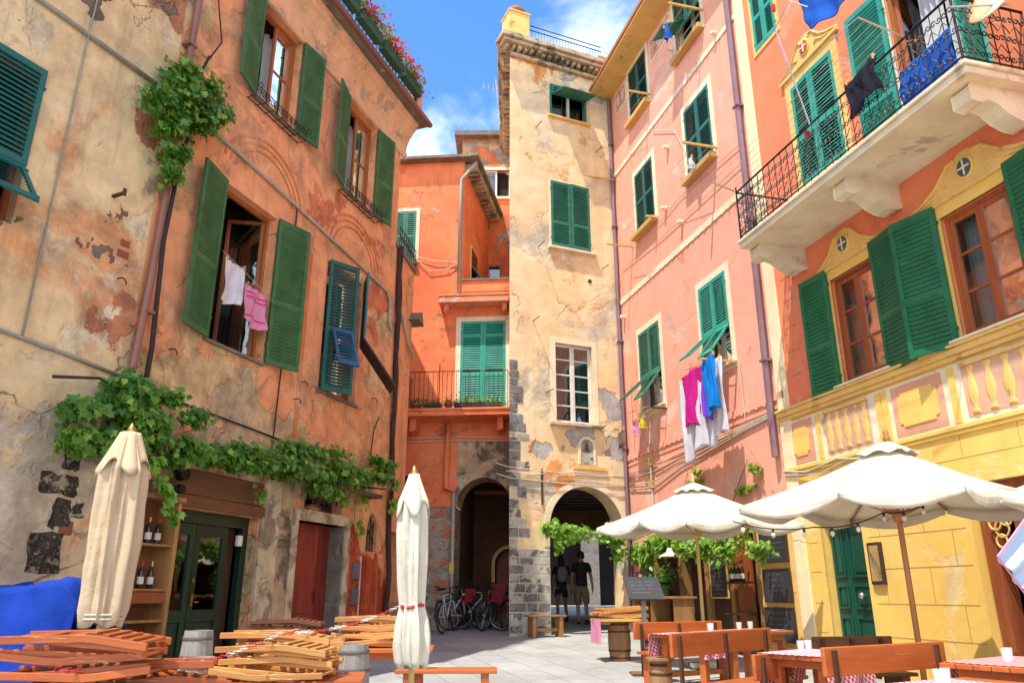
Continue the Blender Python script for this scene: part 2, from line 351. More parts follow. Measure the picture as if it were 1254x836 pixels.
plaster('stone_trim',(.60,.47,.31),(1.1,1.1,1.1),(((.38,.30,.21),2.6,.5,.6,3),((.62,.5,.3),3.2,.58,.63,8)),streak=.6,mott=.6,crack=.6)
plaster('peach_cornice',(.72,.40,.22),(1.05,1.2,1.3),(((.55,.44,.3),2.2,.55,.63,3),),streak=.3,mott=.4,crack=.3)
plaster('slate',(.20,.17,.14),(1.3,1.2,1.1),(((.4,.34,.24),2.5,.56,.64,3),),streak=.2,mott=.6,crack=0,bumpd=.02)
plaster('cornice_stone',(.50,.40,.26),(1.1,1.1,1.1),(((.34,.27,.19),2.5,.52,.62,3),),streak=.3,mott=.6,crack=0,bumpd=.03)
rubble('rubble_wall',(.20,.15,.11),(.42,.34,.25),(.45,.16,.08),3.6)
rubble('far_stone',(.16,.15,.13),(.25,.23,.19),(.2,.18,.14),2.5,mortar=(.25,.22,.18))
plaster('quoin_dark',(.22,.215,.205),(1.4,1.35,1.3),(((.42,.40,.36),4,.55,.62,3),),streak=.2,mott=.8,crack=0,bumpd=.03)
plaster('quoin_light',(.50,.46,.38),(1.1,1.1,1.1),(((.24,.23,.22),3.4,.52,.6,3),),streak=.2,mott=.8,crack=0,bumpd=.03)
plaster('lava_stone',(.055,.045,.036),(1.7,1.6,1.5),(((.42,.34,.24),4.5,.52,.58,3),((.2,.16,.12),11,.5,.6,8)),streak=.2,mott=.8,crack=0,bumpd=.03)
plaster('quoin_mortar',(.52,.46,.36),(1,1,1),(),streak=.2,mott=.5,crack=0,bumpd=.02)
simple('shutter_green',(.022,.10,.032),.55,0,.4,14,.001,.45,(.05,.16,.055),wear=(.07,.17,.09))
simple('shutter_teal',(.008,.10,.085),.5,0,.3,14,.001,.45,(.012,.13,.11))
simple('shutter_bright',(.012,.27,.19),.5,0,.3,14,.001,.45,(.03,.36,.27),wear=(.10,.34,.28))
simple('shutter_deep',(.006,.11,.045),.45,0,.35,14,.001,.5,(.014,.16,.07),wear=(.04,.2,.11))
simple('shutter_tower',(.018,.15,.085),.5,0,.35,14,.001,.45,(.04,.21,.14),wear=(.09,.25,.18))
simple('shutter_blue',(.02,.12,.22),.5,0,.35,14,.001,.45)
simple('shutter_brown',(.06,.03,.025),.6,0,.35,14,.001,.3)
simple('panel_slate',(.045,.085,.085),.5,0,.35,10,.001,.4)
wood('sash_orange',(.42,.14,.035),(.30,.09,.025),.4,5,2)
wood('sash_brown',(.36,.10,.035),(.26,.065,.025),.35,5,2)
simple('white_sash',(.78,.74,.66),.55,0,.3,10)
wood('yellow_wood',(.70,.42,.13),(.55,.32,.1),.6,6,0)
wood('old_wood',(.20,.11,.06),(.14,.07,.04),.75,5,0)
wood('dark_wood',(.07,.035,.02),(.045,.02,.012),.6,5,2)
wood('shelf_wood',(.38,.20,.07),(.28,.13,.045),.5,5,2)
wood('lintel_wood',(.22,.085,.035),(.15,.06,.03),.75,5,0)
simple('green_door_paint',(.006,.028,.012),.35,0,.4,8,.001,.5,(.009,.04,.017),(3,3,.5))
simple('teal_door_paint',(.006,.06,.038),.35,0,.4,8,.001,.5,(.01,.085,.055),(3,3,.4))
simple('red_door_paint',(.30,.040,.022),.5,0,.4,8,.001,.4,(.16,.02,.012),(3,3,.5))
simple('pipe_violet',(.24,.14,.17),.5,.2,.3,8,.001)
simple('pipe_brown',(.26,.12,.09),.5,.2,.35,8,.001)
simple('pipe_grey',(.40,.40,.34),.5,.2,.35,8,.001)
simple('conduit',(.42,.38,.30),.7,0,.4,10,.001)
simple('iron',(.025,.022,.02),.5,.6,.3,20,.001,.5)
simple('iron_rust',(.12,.05,.03),.7,.4,.5,20,.001,.4)
simple('brass',(.50,.34,.10),.35,.9,.3,20,0)
simple('steel',(.55,.55,.55),.35,.9,.3,20,0)
simple('cable_black',(.015,.014,.013),.6,0,.1,20,0)
simple('cable_white',(.60,.52,.42),.6,0,.2,20,0)
simple('terracotta',(.42,.15,.07),.8,0,.5,8,.004)
simple('roof_grey',(.14,.12,.10),.85,0,.6,5,.01)
simple('interior_shade',(.02,.016,.013),.9,0,.3,4,0)  # near-black colour stands in for the shade of unlit rooms
simple('plain_dark',(.05,.04,.035),.9,0,.3,4,0)
cloth('curtain',(.80,.80,.80),.4); cloth('curtain_pink',(.75,.55,.58),.3)
glassmat('glass'); glassmat('glass_dark',(.12,.13,.14),.35)
leafmat('vine_leaf',(.035,.14,.02),(.09,.26,.03),(.28,.46,.06))
leafmat('vine_light',(.10,.26,.025),(.18,.38,.04),(.34,.52,.07))
leafmat('vine_yellow',(.16,.25,.04),(.28,.34,.06),(.4,.4,.1))
leafmat('plant_leaf',(.02,.09,.015),(.05,.16,.025),(.14,.26,.04))
simple('bark',(.055,.035,.03),.9,0,.6,14,.01)
simple('bark_red',(.07,.03,.025),.9,0,.6,14,.01)
# ------------------------------------------------------------ window kit
def leaf_mb(w,h,flip=1,mids=(.42,),t=.036,st=.065,pitch=.058,lower_open=0,solid_low=False):
    """a louvred leaf: hinge edge at x=0, face towards -y*flip"""
    mb=MB(); b0=0 if not lower_open else h*lower_open
    mb.box(0,st,-t/2,t/2,b0,h); mb.box(w-st,w,-t/2,t/2,b0,h)
    rails=[(b0,b0+ (.09 if not lower_open else .06)),(h-.08,h)]+[(h*m-.04,h*m+.04) for m in mids if h*m>b0+.15]
    for a,c in rails: mb.box(st,w-st,-t/2+.001,t/2-.001,a,c)
    rails.sort()
    for (a0,a1),(c0,c1) in zip(rails[:-1],rails[1:]):
        n=max(1,int((c0-a1)/pitch)); p=(c0-a1)/n
        for i in range(n):
            z=a1+p*(i+.5); d=t*.46; hz=p*.5
            mb.add([(st,-d*flip,z-hz),(w-st,-d*flip,z-hz),(w-st,d*flip,z+hz*.6),(st,d*flip,z+hz*.6),
                    (st,-d*flip,z-hz+.009),(w-st,-d*flip,z-hz+.009),(w-st,d*flip,z+hz*.6+.009),(st,d*flip,z+hz*.6+.009)],
                   [(0,3,2,1),(4,5,6,7),(0,1,5,4),(1,2,6,5),(2,3,7,6),(3,0,4,7)])
    # hinge straps
    for zz in (h*.12,h*.88):
        if zz>b0: mb.box(-.02,.05,-t/2-.004,t/2+.004,zz-.015,zz+.015)
    return mb
def flap_mb(w,h,flip=1): # hinged on its top edge, hangs down -z
    m=leaf_mb(w,h,flip,(),.03,.05); m.v=[(x,y,z-h) for x,y,z in m.v]; return m
def shut(win,W,s0,s1,z0,z1,mat,ang=(0,0),mids=(.42,),flap=(0,0),fmat=None,off=.03,wl=None,flapang=(40,40),solo=None):
    """two leaves hung at s0 and s1; ang = opening in degrees; flap = fraction of height of the pushed-out lower light"""
    w=wl or (s1-s0)/2-.004; h=z1-z0
    for side,(a,f,fa) in enumerate(zip(ang,flap,flapang)):
        if solo is not None and side!=solo: continue
        if a is None: continue
        hs=s0 if side==0 else s1; rz=-R(a) if side==0 else PI+R(a)
        M=W.M@T(hs,-off,z0)@RZ(rz)
        leaf_mb(w,h,1 if side==0 else -1,mids,lower_open=f).build('shutter',mat,win,M)
        if f:
            fl=1 if side==0 else -1
            fm=flap_mb(w-.03,h*f-.02,fl)
            M2=M@T(.015,0,h*f-.01)@RX(-R(fa)*fl)
            fm.build('shutter_flap',fmat or mat,win,M2)
def surround(W,s0,s1,z0,z1,w=.13,proud=.02,bottom=True,top=None):
    m=MB(); tp=top or w
    m.box(s0-w,s0,-proud,.03,z0-(w if bottom else 0),z1+tp); m.box(s1,s1+w,-proud,.03,z0-(w if bottom else 0),z1+tp)
    m.box(s0,s1,-proud,.03,z1,z1+tp)
    if bottom: m.box(s0,s1,-proud,.03,z0-w,z0)
    return m
def sash(win,W,s0,s1,z0,z1,mat,rows=3,cols=1,depth=.16,open_ang=(0,0),fr=.055,pane='glass',name='sash'):
    """two glazed casements"""
    w=(s1-s0)/2; h=z1-z0
    for side,a in enumerate(open_ang):
        if a is None: continue
        m=MB(); p=MB()
        m.box(0,fr,-.025,.025,0,h); m.box(w-fr,w,-.025,.025,0,h); m.box(fr,w-fr,-.025,.025,0,fr+.02); m.box(fr,w-fr,-.025,.025,h-fr,h)
        for r in range(1,rows): zz=fr+(h-fr)*r/rows; m.box(fr,w-fr,-.018,.018,zz-.016,zz+.016)
        for c in range(1,cols): xx=fr+(w-2*fr)*c/cols; m.box(xx-.014,xx+.014,-.019,.019,fr,h-fr)
        p.quad((fr,0,fr),(w-fr,0,fr),(w-fr,0,h-fr),(fr,0,h-fr))
        hs=s0 if side==0 else s1; rz=R(a) if side==0 else PI-R(a)
        M=W.M@T(hs,depth,z0)@RZ(rz)
        m.build(name,mat,win,M,bevel=.004); p.build('pane',pane,win,M)
def casing(W,s0,s1,z0,z1,d=.14,f=.06,t=.06):
    m=MB(); m.box(s0,s0+f,d,d+t,z0,z1); m.box(s1-f,s1,d,d+t,z0,z1); m.box(s0+f,s1-f,d,d+t,z1-f,z1); m.box(s0+f,s1-f,d,d+t,z0,z0+f); return m
def curtains(win,W,s0,s1,z0,z1,d=.28,mat='curtain',gap=.15,amp=.03,k=9):
    m=MB(); mid=(s0+s1)/2
    for a,b in ((s0,mid-gap/2),(mid+gap/2,s1)):
        m.grid(lambda u,v:(a+(b-a)*u,d+amp*math.sin(u*k*2.4+a*3)+.01*math.sin(v*9),z0+(z1-z0)*v),24,6)
    m.build('curtain',mat,win,W.M,smooth=True)
def sillbox(W,s0,s1,z,t=.05,out=.1,inn=.1):
    return MB().box(s0,s1,-out,inn,z-t,z)
# ------------------------------------------------------------ ground
def make_ground():
    m,N,b=newmat('paving'); P=N.pos()
    br=N.new('ShaderNodeTexBrick'); V=N.new('ShaderNodeMapping'); V.inputs['Rotation'].default_value=(0,0,R(72)); N.link(P,V.inputs[0]); N.link(V.outputs[0],br.inputs['Vector'])
    br.inputs['Scale'].default_value=1; br.inputs['Brick Width'].default_value=1.1; br.inputs['Row Height'].default_value=.5; br.inputs['Mortar Size'].default_value=.006
    br.inputs['Color1'].default_value=(.31,.31,.30,1); br.inputs['Color2'].default_value=(.37,.37,.35,1); br.inputs['Mortar'].default_value=(.17,.16,.145,1)
    n=N.noise(P,7,8,.7); n2=N.noise(P,.8,5,.6); 
    col=N.mix(.5,br.outputs[0],N.mix(n,(.6,.6,.6),(1.35,1.35,1.35)),'MULTIPLY'); col=N.mix(.45,col,N.mix(N.step(n2,.35,.65),(.7,.68,.64),(1.15,1.15,1.12)),'MULTIPLY')
    sp=N.step(N.noise(P,1.9,9,.72,.5,off=(6,2,0)),.56,.66); col=N.mix(N.math('MULTIPLY',sp,.45),col,(.2,.185,.16)); sp2=N.step(N.noise(P,28,4,.7),.66,.7); col=N.mix(N.math('MULTIPLY',sp2,.5),col,(.16,.15,.13))
    N.link(col,b.inputs['Base Color']); b.inputs['Roughness'].default_value=.8
    bump(N,b,N.math('ADD',N.math('MULTIPLY',br.outputs['Fac'],-.7),N.math('MULTIPLY',n,.3)),.012,.7)
    mb=MB(); ys=[-300,-4,0,4,8,12,16,20,24,28,60,300]; xs=[-300,-20,-8,0,8,20,300]
    mb.v=[(x,y,g(y)) for y in ys for x in xs]; k=len(xs)
    mb.f=[(j*k+i,j*k+i+1,(j+1)*k+i+1,(j+1)*k+i) for j in range(len(ys)-1) for i in range(k-1)]
    o=mb.build('paving','paving'); o['kind']='structure'
    # flat inspection slab joints near the tower
    return o
make_ground()
# ------------------------------------------------------------ LEFT HOUSE
def pt(W,s,off): # plan point
    p=W.w(s,0,off); return (p.x,p.y)
lh=thing('old_house','weathered salmon and beige plaster house with dark green shutters, vine and terrace','house',T(-4.64,8.77,0))
ZT=11.75
mb=MB(); facade(mb,0,LM.L,-.3,ZT,[(1.56,2.68,8.84,10.73),(4.29,5.46,8.65,10.68),(1.22,2.50,4.65,7.1),(4.06,5.28,4.62,7.05),(1.02,2.82,-.1,2.36),(3.78,5.24,-.1,2.42)],.26,[(3.95,5.1,2.6,2.75,3.38),(6.02,6.42,2.05,2.3,2.75)])
mb.build('wall','left_plaster',lh,LM.M)
mb=MB(); facade(mb,0,LF.L,-.4,ZT,[(5.15,6.36,5.05,6.99),(1.5,2.7,5.05,7.0)],.26); mb.build('wall','left_beige_plaster',lh,LF.M)
mb=MB(); facade(mb,0,AN.L,-.3,8.45,[(.52,1.44,-.1,2.5)],.5); mb.build('wall','left_plaster',lh,AN.M)
mb=MB(); a0,a1,a2,a3=(LF.a[0],LF.a[1]),(-4.64,8.77),(-2.518,14.99),(-2.303,16.45)
poly=[a0,a1,a2,(-4.6,19.0),(-11,16),(-15,4)]
shell(mb,poly,-.4,ZT,skip=(0,1),top=True)
mb.quad((a3[0],a3[1],-.3),(-3.2,18.8,-.3),(-3.2,18.8,8.45),(a3[0],a3[1],8.45)); mb.quad((a2[0],a2[1],8.45),(a3[0],a3[1],8.45),(-3.2,18.8,8.45),(-4.6,19,8.45))
mb.build('back_wall','left_plaster',lh)
mb=MB().box(.4,1.6,1.2,1.3,-.3,2.6); mb.build('shade_backing','interior_shade',lh,AN.M)  # near-black sheet painted in for the shade inside the annex opening
# cornice and eave
mb=MB()
prof=[(.0,-.95),(.05,-.93),(.05,-.80),(.02,-.78),(.04,-.62),(.10,-.45),(.2,-.28),(.27,-.22),(.27,-.14),(.31,-.12),(.31,-.05),(0,-.05)]
cz=ZT
def extr(mb,W,prof,sa,sb,zc):
    n=len(prof); vs=[(sa,-o,zc+z) for o,z in prof]+[(sb,-o,zc+z) for o,z in prof]
    mb.add(vs,[(i,(i+1)%n,n+(i+1)%n,n+i) for i in range(n)]+[tuple(range(n)),tuple(range(2*n-1,n-1,-1))])
extr(mb,LM,prof,0.02,LM.L+.18,cz-.1); mb.build('cornice','peach_cornice',lh,LM.M,bevel=.01)
mb=MB(); extr(mb,LF,prof,0,LF.L-.02,cz-.1); mb.build('cornice','peach_cornice',lh,LF.M)
mb=MB(); mb.box(-.1,LM.L+.4,-.48,.2,cz-.14,cz-.08); mb.build('eave_slab','slate',lh,LM.M)
mb=MB(); mb.box(-.2,LF.L+.12,-.48,.2,cz-.14,cz-.08); mb.build('eave_slab','slate',lh,LF.M)
mb=MB(); mb.tube([(s,-.5,cz-.09) for s in [i*.5 for i in range(0,15)]],.065,8); mb.build('gutter','pipe_brown',lh,LM.M,smooth=True)
# terrace parapet railing
mb=MB(); zt=cz+.0
for z in (.08,.5,.95): mb.tube([(1.5,-.38,zt+z),(6.4,-.38,zt+z)],.014,6)
for i in range(36):
    s=1.5+i*.14; mb.tube([(s,-.38,zt),(s,-.38,zt+.95)],.009,5)
for i in range(17):
    s=1.6+i*.29; mb.tube([(s+.09*math.cos(A*.5),-.385,zt+.28+.13*math.sin(A*.5)) for A in range(13)],.008,4,closed=True)
mb.box(1.5,1.54,-.4,-.36,zt,zt+.95);mb.box(6.38,6.42,-.4,-.36,zt,zt+.95)
mb.tube([(6.4,-.38,zt+.95),(6.4,1.2,zt+.95)],.014,6); mb.tube([(5.2,-.38,zt+.95),(5.2,1.2,zt+1.0),(6.4,1.2,zt+.95)],.012,6)
mb.build('terrace_railing','iron',lh,LM.M)
mb=MB(); mb.box(6.42,6.66,-.44,-.2,cz-.08,cz+.75); mb.build('terrace_pier','pink_plaster',lh,LM.M,bevel=.01)
# windows with open green shutters
def lh_window(s0,s1,z0,z1,ang,mat='shutter_green',curt=True,open_ang=(75,0)):
    w=casing(LM,s0,s1,z0,z1).build('window','sash_orange',lh,LM.M,bevel=.004)
    sash(w,LM,s0+.06,s1-.06,z0+.06,z1-.06,'sash_orange',2,1,.18,open_ang)
    MB().box(s0-.3,s1+.3,.75,.77,z0-.2,z1+.2).build('room_shade','interior_shade',w,LM.M)  # dark sheet behind the sash, shade of the room put into colour
    if curt: curtains(w,LM,s0+.07,s1-.07,z0+.05,z1-.06,.42,gap=.1)
    shut(w,LM,s0,s1,z0,z1,mat,ang,off=.05)
    sillbox(LM,s0-.03,s1+.03,z0,.04,.05,.14).build('sill','slate',w,LM.M)
    return w
w1=lh_window(1.56,2.68,8.84,10.73,(166,172)); w2=lh_window(4.29,5.46,8.65,10.68,(166,172))
w3=lh_window(1.22,2.50,4.65,7.1,(168,164),curt=False,open_ang=(62,62))
w4=casing(LM,4.06,5.28,4.62,7.05).build('window','sash_brown',lh,LM.M)
sash(w4,LM,4.12,5.22,4.68,6.99,'sash_brown',2,1,.2,(0,0),pane='glass_dark')
shut(w4,LM,4.06,5.28,4.62,7.05,'shutter_teal',(28,None),(.46,),off=.05,flap=(0,0))
leaf_mb(.605,2.43,-1,(.46,),lower_open=.46).build('shutter','shutter_teal',w4,LM.M@T(5.28,-.05,4.62)@RZ(PI+R(37)))
flap_mb(.57,1.05,-1).build('shutter_flap','shutter_brown',w4,LM.M@T(5.28,-.05,4.62)@RZ(PI+R(37))@T(.015,0,1.12)@RX(R(36)))
flap_mb(.42,.78,1).build('shutter_flap','shutter_blue',w4,LM.M@T(4.06,-.05,4.62)@RZ(-R(28))@T(.12,-.025,1.16)@RX(-R(22)))
sillbox(LM,4.0,5.34,4.62,.04,.05,.14).build('sill','slate',w4,LM.M)
for (s0,s1,a) in ((5.15,6.36,0),(1.5,2.7,0)):
    w=casing(LF,s0,s1,5.05,6.99).build('window','sash_brown',lh,LF.M)
    shut(w,LF,s0,s1,5.05,6.99,'shutter_teal',(0,0),(.36,),flap=(.36,.36),off=.02,flapang=(38,38))
# iron window baskets
def basket(s0,s1,z,e):
    m=MB()
    for zz,o in ((z-.02,.18),(z-.02,.02),(z+.16,.19)): m.tube([(s0-.12,-o,zz),(s1+.12,-o,zz)],.009,5)
    for i in range(7):
        s=s0-.12+(s1-s0+.24)*i/6; m.tube([(s,-.0,z-.02),(s,-.18,z-.02),(s,-.19,z+.16)],.008,5)
    for i in range(12):
        s=s0-.06+(s1-s0+.12)*i/11; r=.055
        m.tube([(s+r*math.cos(A)*(1-A/14),-.19,z+.075+r*math.sin(A)*(1-A/14)) for A in [k*.6 for k in range(14)]],.007,4)
    for s in (s0-.12,s1+.12):
        m.tube([(s,-.19,z+.16),(s,-.25,z+.2),(s,-.29,z+.14),(s,-.26,z+.09),(s,-.22,z+.12)],.008,5)
    m.build('iron_basket','iron',e,LM.M)
basket(1.56,2.68,8.74,w1); basket(4.29,5.46,8.55,w2)
# painted arch mouldings, slight relief
def arcband(mb,sc,zc,r0,r1,a0,a1,o,ez=1.0,n=18):
    P=[]
    for k in range(n+1):
        A=R(a0+(a1-a0)*k/n); P.append((sc+r1*math.cos(A),zc+r1*ez*math.sin(A)))
    for k in range(n,-1,-1):
        A=R(a0+(a1-a0)*k/n); P.append((sc+r0*math.cos(A),zc+r0*ez*math.sin(A)))
    for k in range(n): mb.prism([P[k],P[k+1],P[2*n-k],P[2*n+1-k]],-o,.01)
plaster('relief_orange',(.60,.21,.075),(1.12,1.25,1.25),(((.66,.33,.19),.9,.5,.56,4),),streak=.4,mott=.45,crack=.2)
mb=MB()
for sc in (2.12,4.88):
    for r0,r1,o in ((.98,1.03,.014),(.86,.9,.010),(.74,.77,.014)): arcband(mb,sc,7.33,r0,r1,12,168,o,.92)
mb.box(3.45,3.55,-.012,.01,3.5,8.3)
mb.build('wall_moulding','relief_orange',lh,LM.M)
# conduits
mb=MB(); mb.tube([(0.02,-.04,7.72),(1.4,-.04,7.66),(3.2,-.04,7.53),(5,-.04,7.38),(6.2,-.04,7.27),(6.35,-.04,7.15),(6.37,-.05,6.6),(6.5,-.05,6.45)],.028,7); mb.build('conduit','conduit',lh,LM.M,smooth=True)
mb=MB(); mb.tube([(4,-.04,7.9),(6,-.04,7.80),(7.96,-.04,7.72)],.028,7); mb.tube([(4,-.03,3.9),(6,-.03,3.92),(7.2,-.03,3.83),(7.94,-.03,3.75)],.022,6); mb.tube([(6.7,-.03,3.9),(6.72,-.03,7.8),(6.8,-.03,11)],.012,5)
mb.build('conduit','conduit',lh,LF.M,smooth=True)
mb=MB(); mb.tube([(0,-.03,3.72),(1.0,-.03,3.66),(2.6,-.03,3.6),(4.4,-.03,3.5),(6.3,-.03,3.45)],.014,5); mb.tube([(2.96,-.03,7.5),(2.98,-.03,5.4),(2.93,-.03,3.6)],.012,5); mb.tube([(5.9,-.03,3.5),(6.0,-.04,4.3),(6.2,-.03,4.6)],.012,5)
mb.build('cable','cable_black',lh,LM.M)
mb=MB(); mb.tube([(.1,-.08,11.3),(.12,-.09,9.5)],.05,10); mb.build('drainpipe','pipe_violet',lh,LM.M,smooth=True)
mb=MB(); mb.tube([(.12,-.09,9.5),(.1,-.09,7),(.06,-.09,5),(0,-.09,3.8),(-.02,-.09,2.4)],.05,10)
for z in (8.6,6.4,4.6): mb.box(.02,.16,-.15,0,z,z+.04)
mb.build('drainpipe','pipe_brown',lh,LM.M,smooth=False)
# hooks
mb=MB()
for s,z in ((.62,4.3),(3.4,4.3),(5.9,4.9),(3.55,4.62),(-.35,4.9)):
    mb.tube([(s,0,z),(s,-.09,z),(s+.02,-.12,z-.04),(s+.05,-.1,z-.07)],.009,5)
build_each(mb,'hook','iron',lh,LM.M)
mb=MB(); mb.box(7.4,7.44,-.2,0,5.9,5.93); mb.box(7.4,7.44,-.22,-.2,5.88,5.97); mb.build('hook','iron_rust',lh,LF.M)
# exposed brick hole & lava stones on the far-left wall
mb=MB(); rs=random.Random(3)
for (s,z,w,h) in ((7.22,1.5,.36,.43),(7.20,2.32,.42,.22),(7.40,1.98,.2,.3),(7.42,2.60,.2,.18),(7.36,1.18,.25,.22),(7.62,2.1,.12,.14)):
    P=[]; n=5
    for (ax,az,bx,bz) in ((s,z,s+w,z),(s+w,z,s+w,z+h),(s+w,z+h,s,z+h),(s,z+h,s,z)):
        for k in range(n): q=k/n; P.append((ax+(bx-ax)*q+rs.gauss(0,.014),az+(bz-az)*q+rs.gauss(0,.012)))
    mb.prism(P,-.010,.02)
build_each(mb,'quoin','lava_stone',lh,LF.M,bevel=.01)
simple('old_brick',(.34,.10,.05),.9,0,.6,10,.01)
mb=MB(); mb.box(7.5,7.56+.1,-.008,.02,1.9,2.05); mb.box(7.62,7.75,-.008,.02,5.35,5.44); mb.box(7.6,7.76,-.009,.02,5.2,5.3); mb.build('exposed_brick','old_brick',lh,LF.M,bevel=.01)
# green door
gd=MB(); g0=.22
gd.box(1.02,1.14,.16,.26,g0-.3,2.36); gd.box(2.70,2.82,.16,.26,g0-.3,2.36); gd.box(1.14,2.70,.16,.26,2.2,2.36)
dr=gd.build('door','green_door_paint',lh,LM.M,bevel=.006)
for s0,s1 in ((1.14,1.78),(1.79,2.43)):
    m=MB(); z0=g0
    m.box(s0,s0+.1,.2,.25,z0,2.2); m.box(s1-.1,s1,.2,.25,z0,2.2); m.box(s0+.1,s1-.1,.2,.25,z0,z0+.2); m.box(s0+.1,s1-.1,.2,.25,2.05,2.2); m.box(s0+.1,s1-.1,.2,.25,.95,1.1)
    m.box(s0+.1,s1-.1,.22,.24,z0+.2,.95); m.box(s0+.16,s1-.16,.205,.235,z0+.28,.88); 
    m.build('door_leaf','green_door_paint',dr,LM.M,bevel=.006)
    MB().quad((s0+.1,.225,1.1),(s1-.1,.225,1.1),(s1-.1,.225,2.05),(s0+.1,.225,2.05)).build('pane','glass_dark',dr,LM.M)
MB().box(2.43,2.70,.3,.32,g0,2.2).build('side_panel','dark_wood',dr,LM.M)
m=MB(); m.box(1.80,1.84,.17,.2,1.15,1.3); m.tube([(1.82,.17,1.2),(1.82,.13,1.2),(1.9,.13,1.2)],.01,6); m.box(1.80,1.84,.18,.2,1.45,1.5); m.build('handle','brass',dr,LM.M)
MB().box(2.54,2.64,.1,.16,1.95,2.1).build('lamp_box','white_sash',dr,LM.M,bevel=.01)
m=MB(); m.box(.95,2.9,-.05,.14,2.37,2.52); m.box(.95,2.9,-.03,.1,2.53,2.86); m.build('lintel','lintel_wood',lh,LM.M,bevel=.01)
m=MB(); m.box(.55,.95,-.1,0,2.4,2.62); m.box(.4,3.1,-.28,-.2,3.02,3.09); m.box(2.9,5.9,-.30,-.24,2.98,3.05)
for s in (.5,1.7,3.0,4.3,5.7): m.box(s,s+.06,-.45,0,2.95,3.02)
m.build('vine_trellis','old_wood',lh,LM.M,bevel=.006)
m=MB(); m.tube([(1.0,-.1,2.75),(1.0,-.2,2.75)],.09,14); m.tube([(.98,-.1,2.55),(.98,-.2,2.55)],.06,14); m.build('lamp','iron',lh,LM.M)
# worn pilaster between the doors
m=MB(); m.box(2.84,3.28,-.05,.02,-.2,2.95); m.build('pilaster','stone_trim',lh,LM.M,bevel=.02)
m=MB(); m.box(3.29,3.62,-.03,.02,-.2,2.95); m.build('pilaster','old_brown_plaster',lh,LM.M,bevel=.02)
# red door
gd=MB(); gd.box(3.62,3.78,-.05,.3,-.2,2.42); gd.box(5.24,5.38,-.05,.3,-.2,2.42); gd.box(3.62,5.38,-.06,.3,2.42,2.6)
dr=gd.build('door','stone_trim',lh,LM.M,bevel=.01)
m=MB(); m.box(3.79,4.75,.20,.24,.2,2.42); 
for a,b in ((.35,.9),(1.0,2.3)): m.box(4.10,4.62,.188,.21,a,b)
m.build('door_leaf','red_door_paint',dr,LM.M,bevel=.008)
m=MB(); m.box(4.76,5.23,.28,.32,.2,2.42); m.box(4.85,5.15,.268,.29,.4,2.3); m.build('door_leaf','red_door_paint',dr,LM.M,bevel=.006)
MB().tube([(4.7,.17,1.15),(4.7,.17,1.35)],.012,6).build('handle','iron',dr,LM.M)
m=MB(); m.box(5.2,5.235,.0,.275,.1,2.42); m.build('reveal','slate',dr,LM.M)
MB().box(3.5,5.5,1.3,1.32,-.2,3.6).build('shade_backing','interior_shade',dr,LM.M)  # near-black sheet for the shade behind the red door
# fanlight grille
m=MB(); c=(4.52,.1,2.76)
for k in range(11):
    A=R(8+164*k/10); m.tube([c,(c[0]+.53*math.cos(A),.1,c[2]+.56*math.sin(A))],.011,5)
for r in (.2,.4,.56): m.tube([(c[0]+r*math.cos(R(a)),.1,c[2]+r*1.02*math.sin(R(a))) for a in range(0,181,12)],.011,5)
m.build('fanlight_grille','iron_rust',lh,LM.M)
MB().box(3.9,5.15,.2,.22,2.6,3.4).build('fanlight_pane','glass_dark',lh,LM.M)
m=MB(); arcband(m,4.525,2.75,.58,.70,0,180,.03,1.08); m.build('fanlight_surround','stone_trim',lh,LM.M)
# niche, meter boxes and low box
MB().box(5.98,6.46,.2,.22,2.0,2.8).build('niche_back','plain_dark',lh,LM.M)  # plain dark sheet closing the back of the niche
m=MB(); 
for k in range(4): m.tube([(6.04+.11*k,.06,2.05),(6.04+.11*k,.06,2.7)],.01,5)
m.tube([(6.02,.06,2.2),(6.42,.06,2.6)],.01,5); m.tube([(6.02,.06,2.6),(6.42,.06,2.2)],.01,5); m.build('niche_bars','iron',lh,LM.M)
m=MB(); m.box(5.95,6.5,-.09,.0,.1,2.02); m.build('meter_cupboard','red_plaster_low' if 'red_plaster_low' in MATS else 'left_plaster',lh,LM.M,bevel=.008)
simple('meter_grey',(.16,.13,.13),.5,0,.3,20)
for z in (1.55,1.12):
    m=MB(); m.box(5.55,5.78,-.05,0,z,z+.28); m.box(5.58,5.75,-.06,-.05,z+.03,z+.25); m.build('meter_box','meter_grey',lh,LM.M,bevel=.006)
m=MB(); m.tube([(5.82,-.03,.5),(5.82,-.03,1.95)],.018,6); m.build('conduit','cable_white',lh,LM.M)
# terrace parapet of the low annex and its small slate ledge
m=MB(); m.box(-.02,AN.L+.02,-.06,.12,8.45,8.55); m.build('parapet_cap','slate',lh,AN.M)
m=MB()
for z in (.18,.42): m.tube([(.1,-.05,8.55+z),(1.4,-.05,8.55+z)],.012,5)
for i in range(9): m.tube([(.1+i*.16,-.05,8.55),(.1+i*.16,-.05,8.97)],.009,5)
for i in range(8): m.tube([(.18+i*.16+.05*math.cos(a*.7),-.055,8.77+.06*math.sin(a*.7)) for a in range(9)],.007,4,closed=True)
m.build('terrace_railing','iron',lh,AN.M)
m=MB(); m.prism([(1.2,7.2),(1.6,7.15),(1.45,7.45)],-.25,.05); m.build('slate_ledge','slate',lh,AN.M)
m=MB(); m.tube([(.2,-.04,7.25),(.5,-.04,7.1),(.9,-.05,6.75),(1.2,-.06,6.5),(1.4,-.08,6.45),(1.42,-.08,6.3)],.03,7); m.build('conduit','conduit',lh,AN.M,smooth=True)
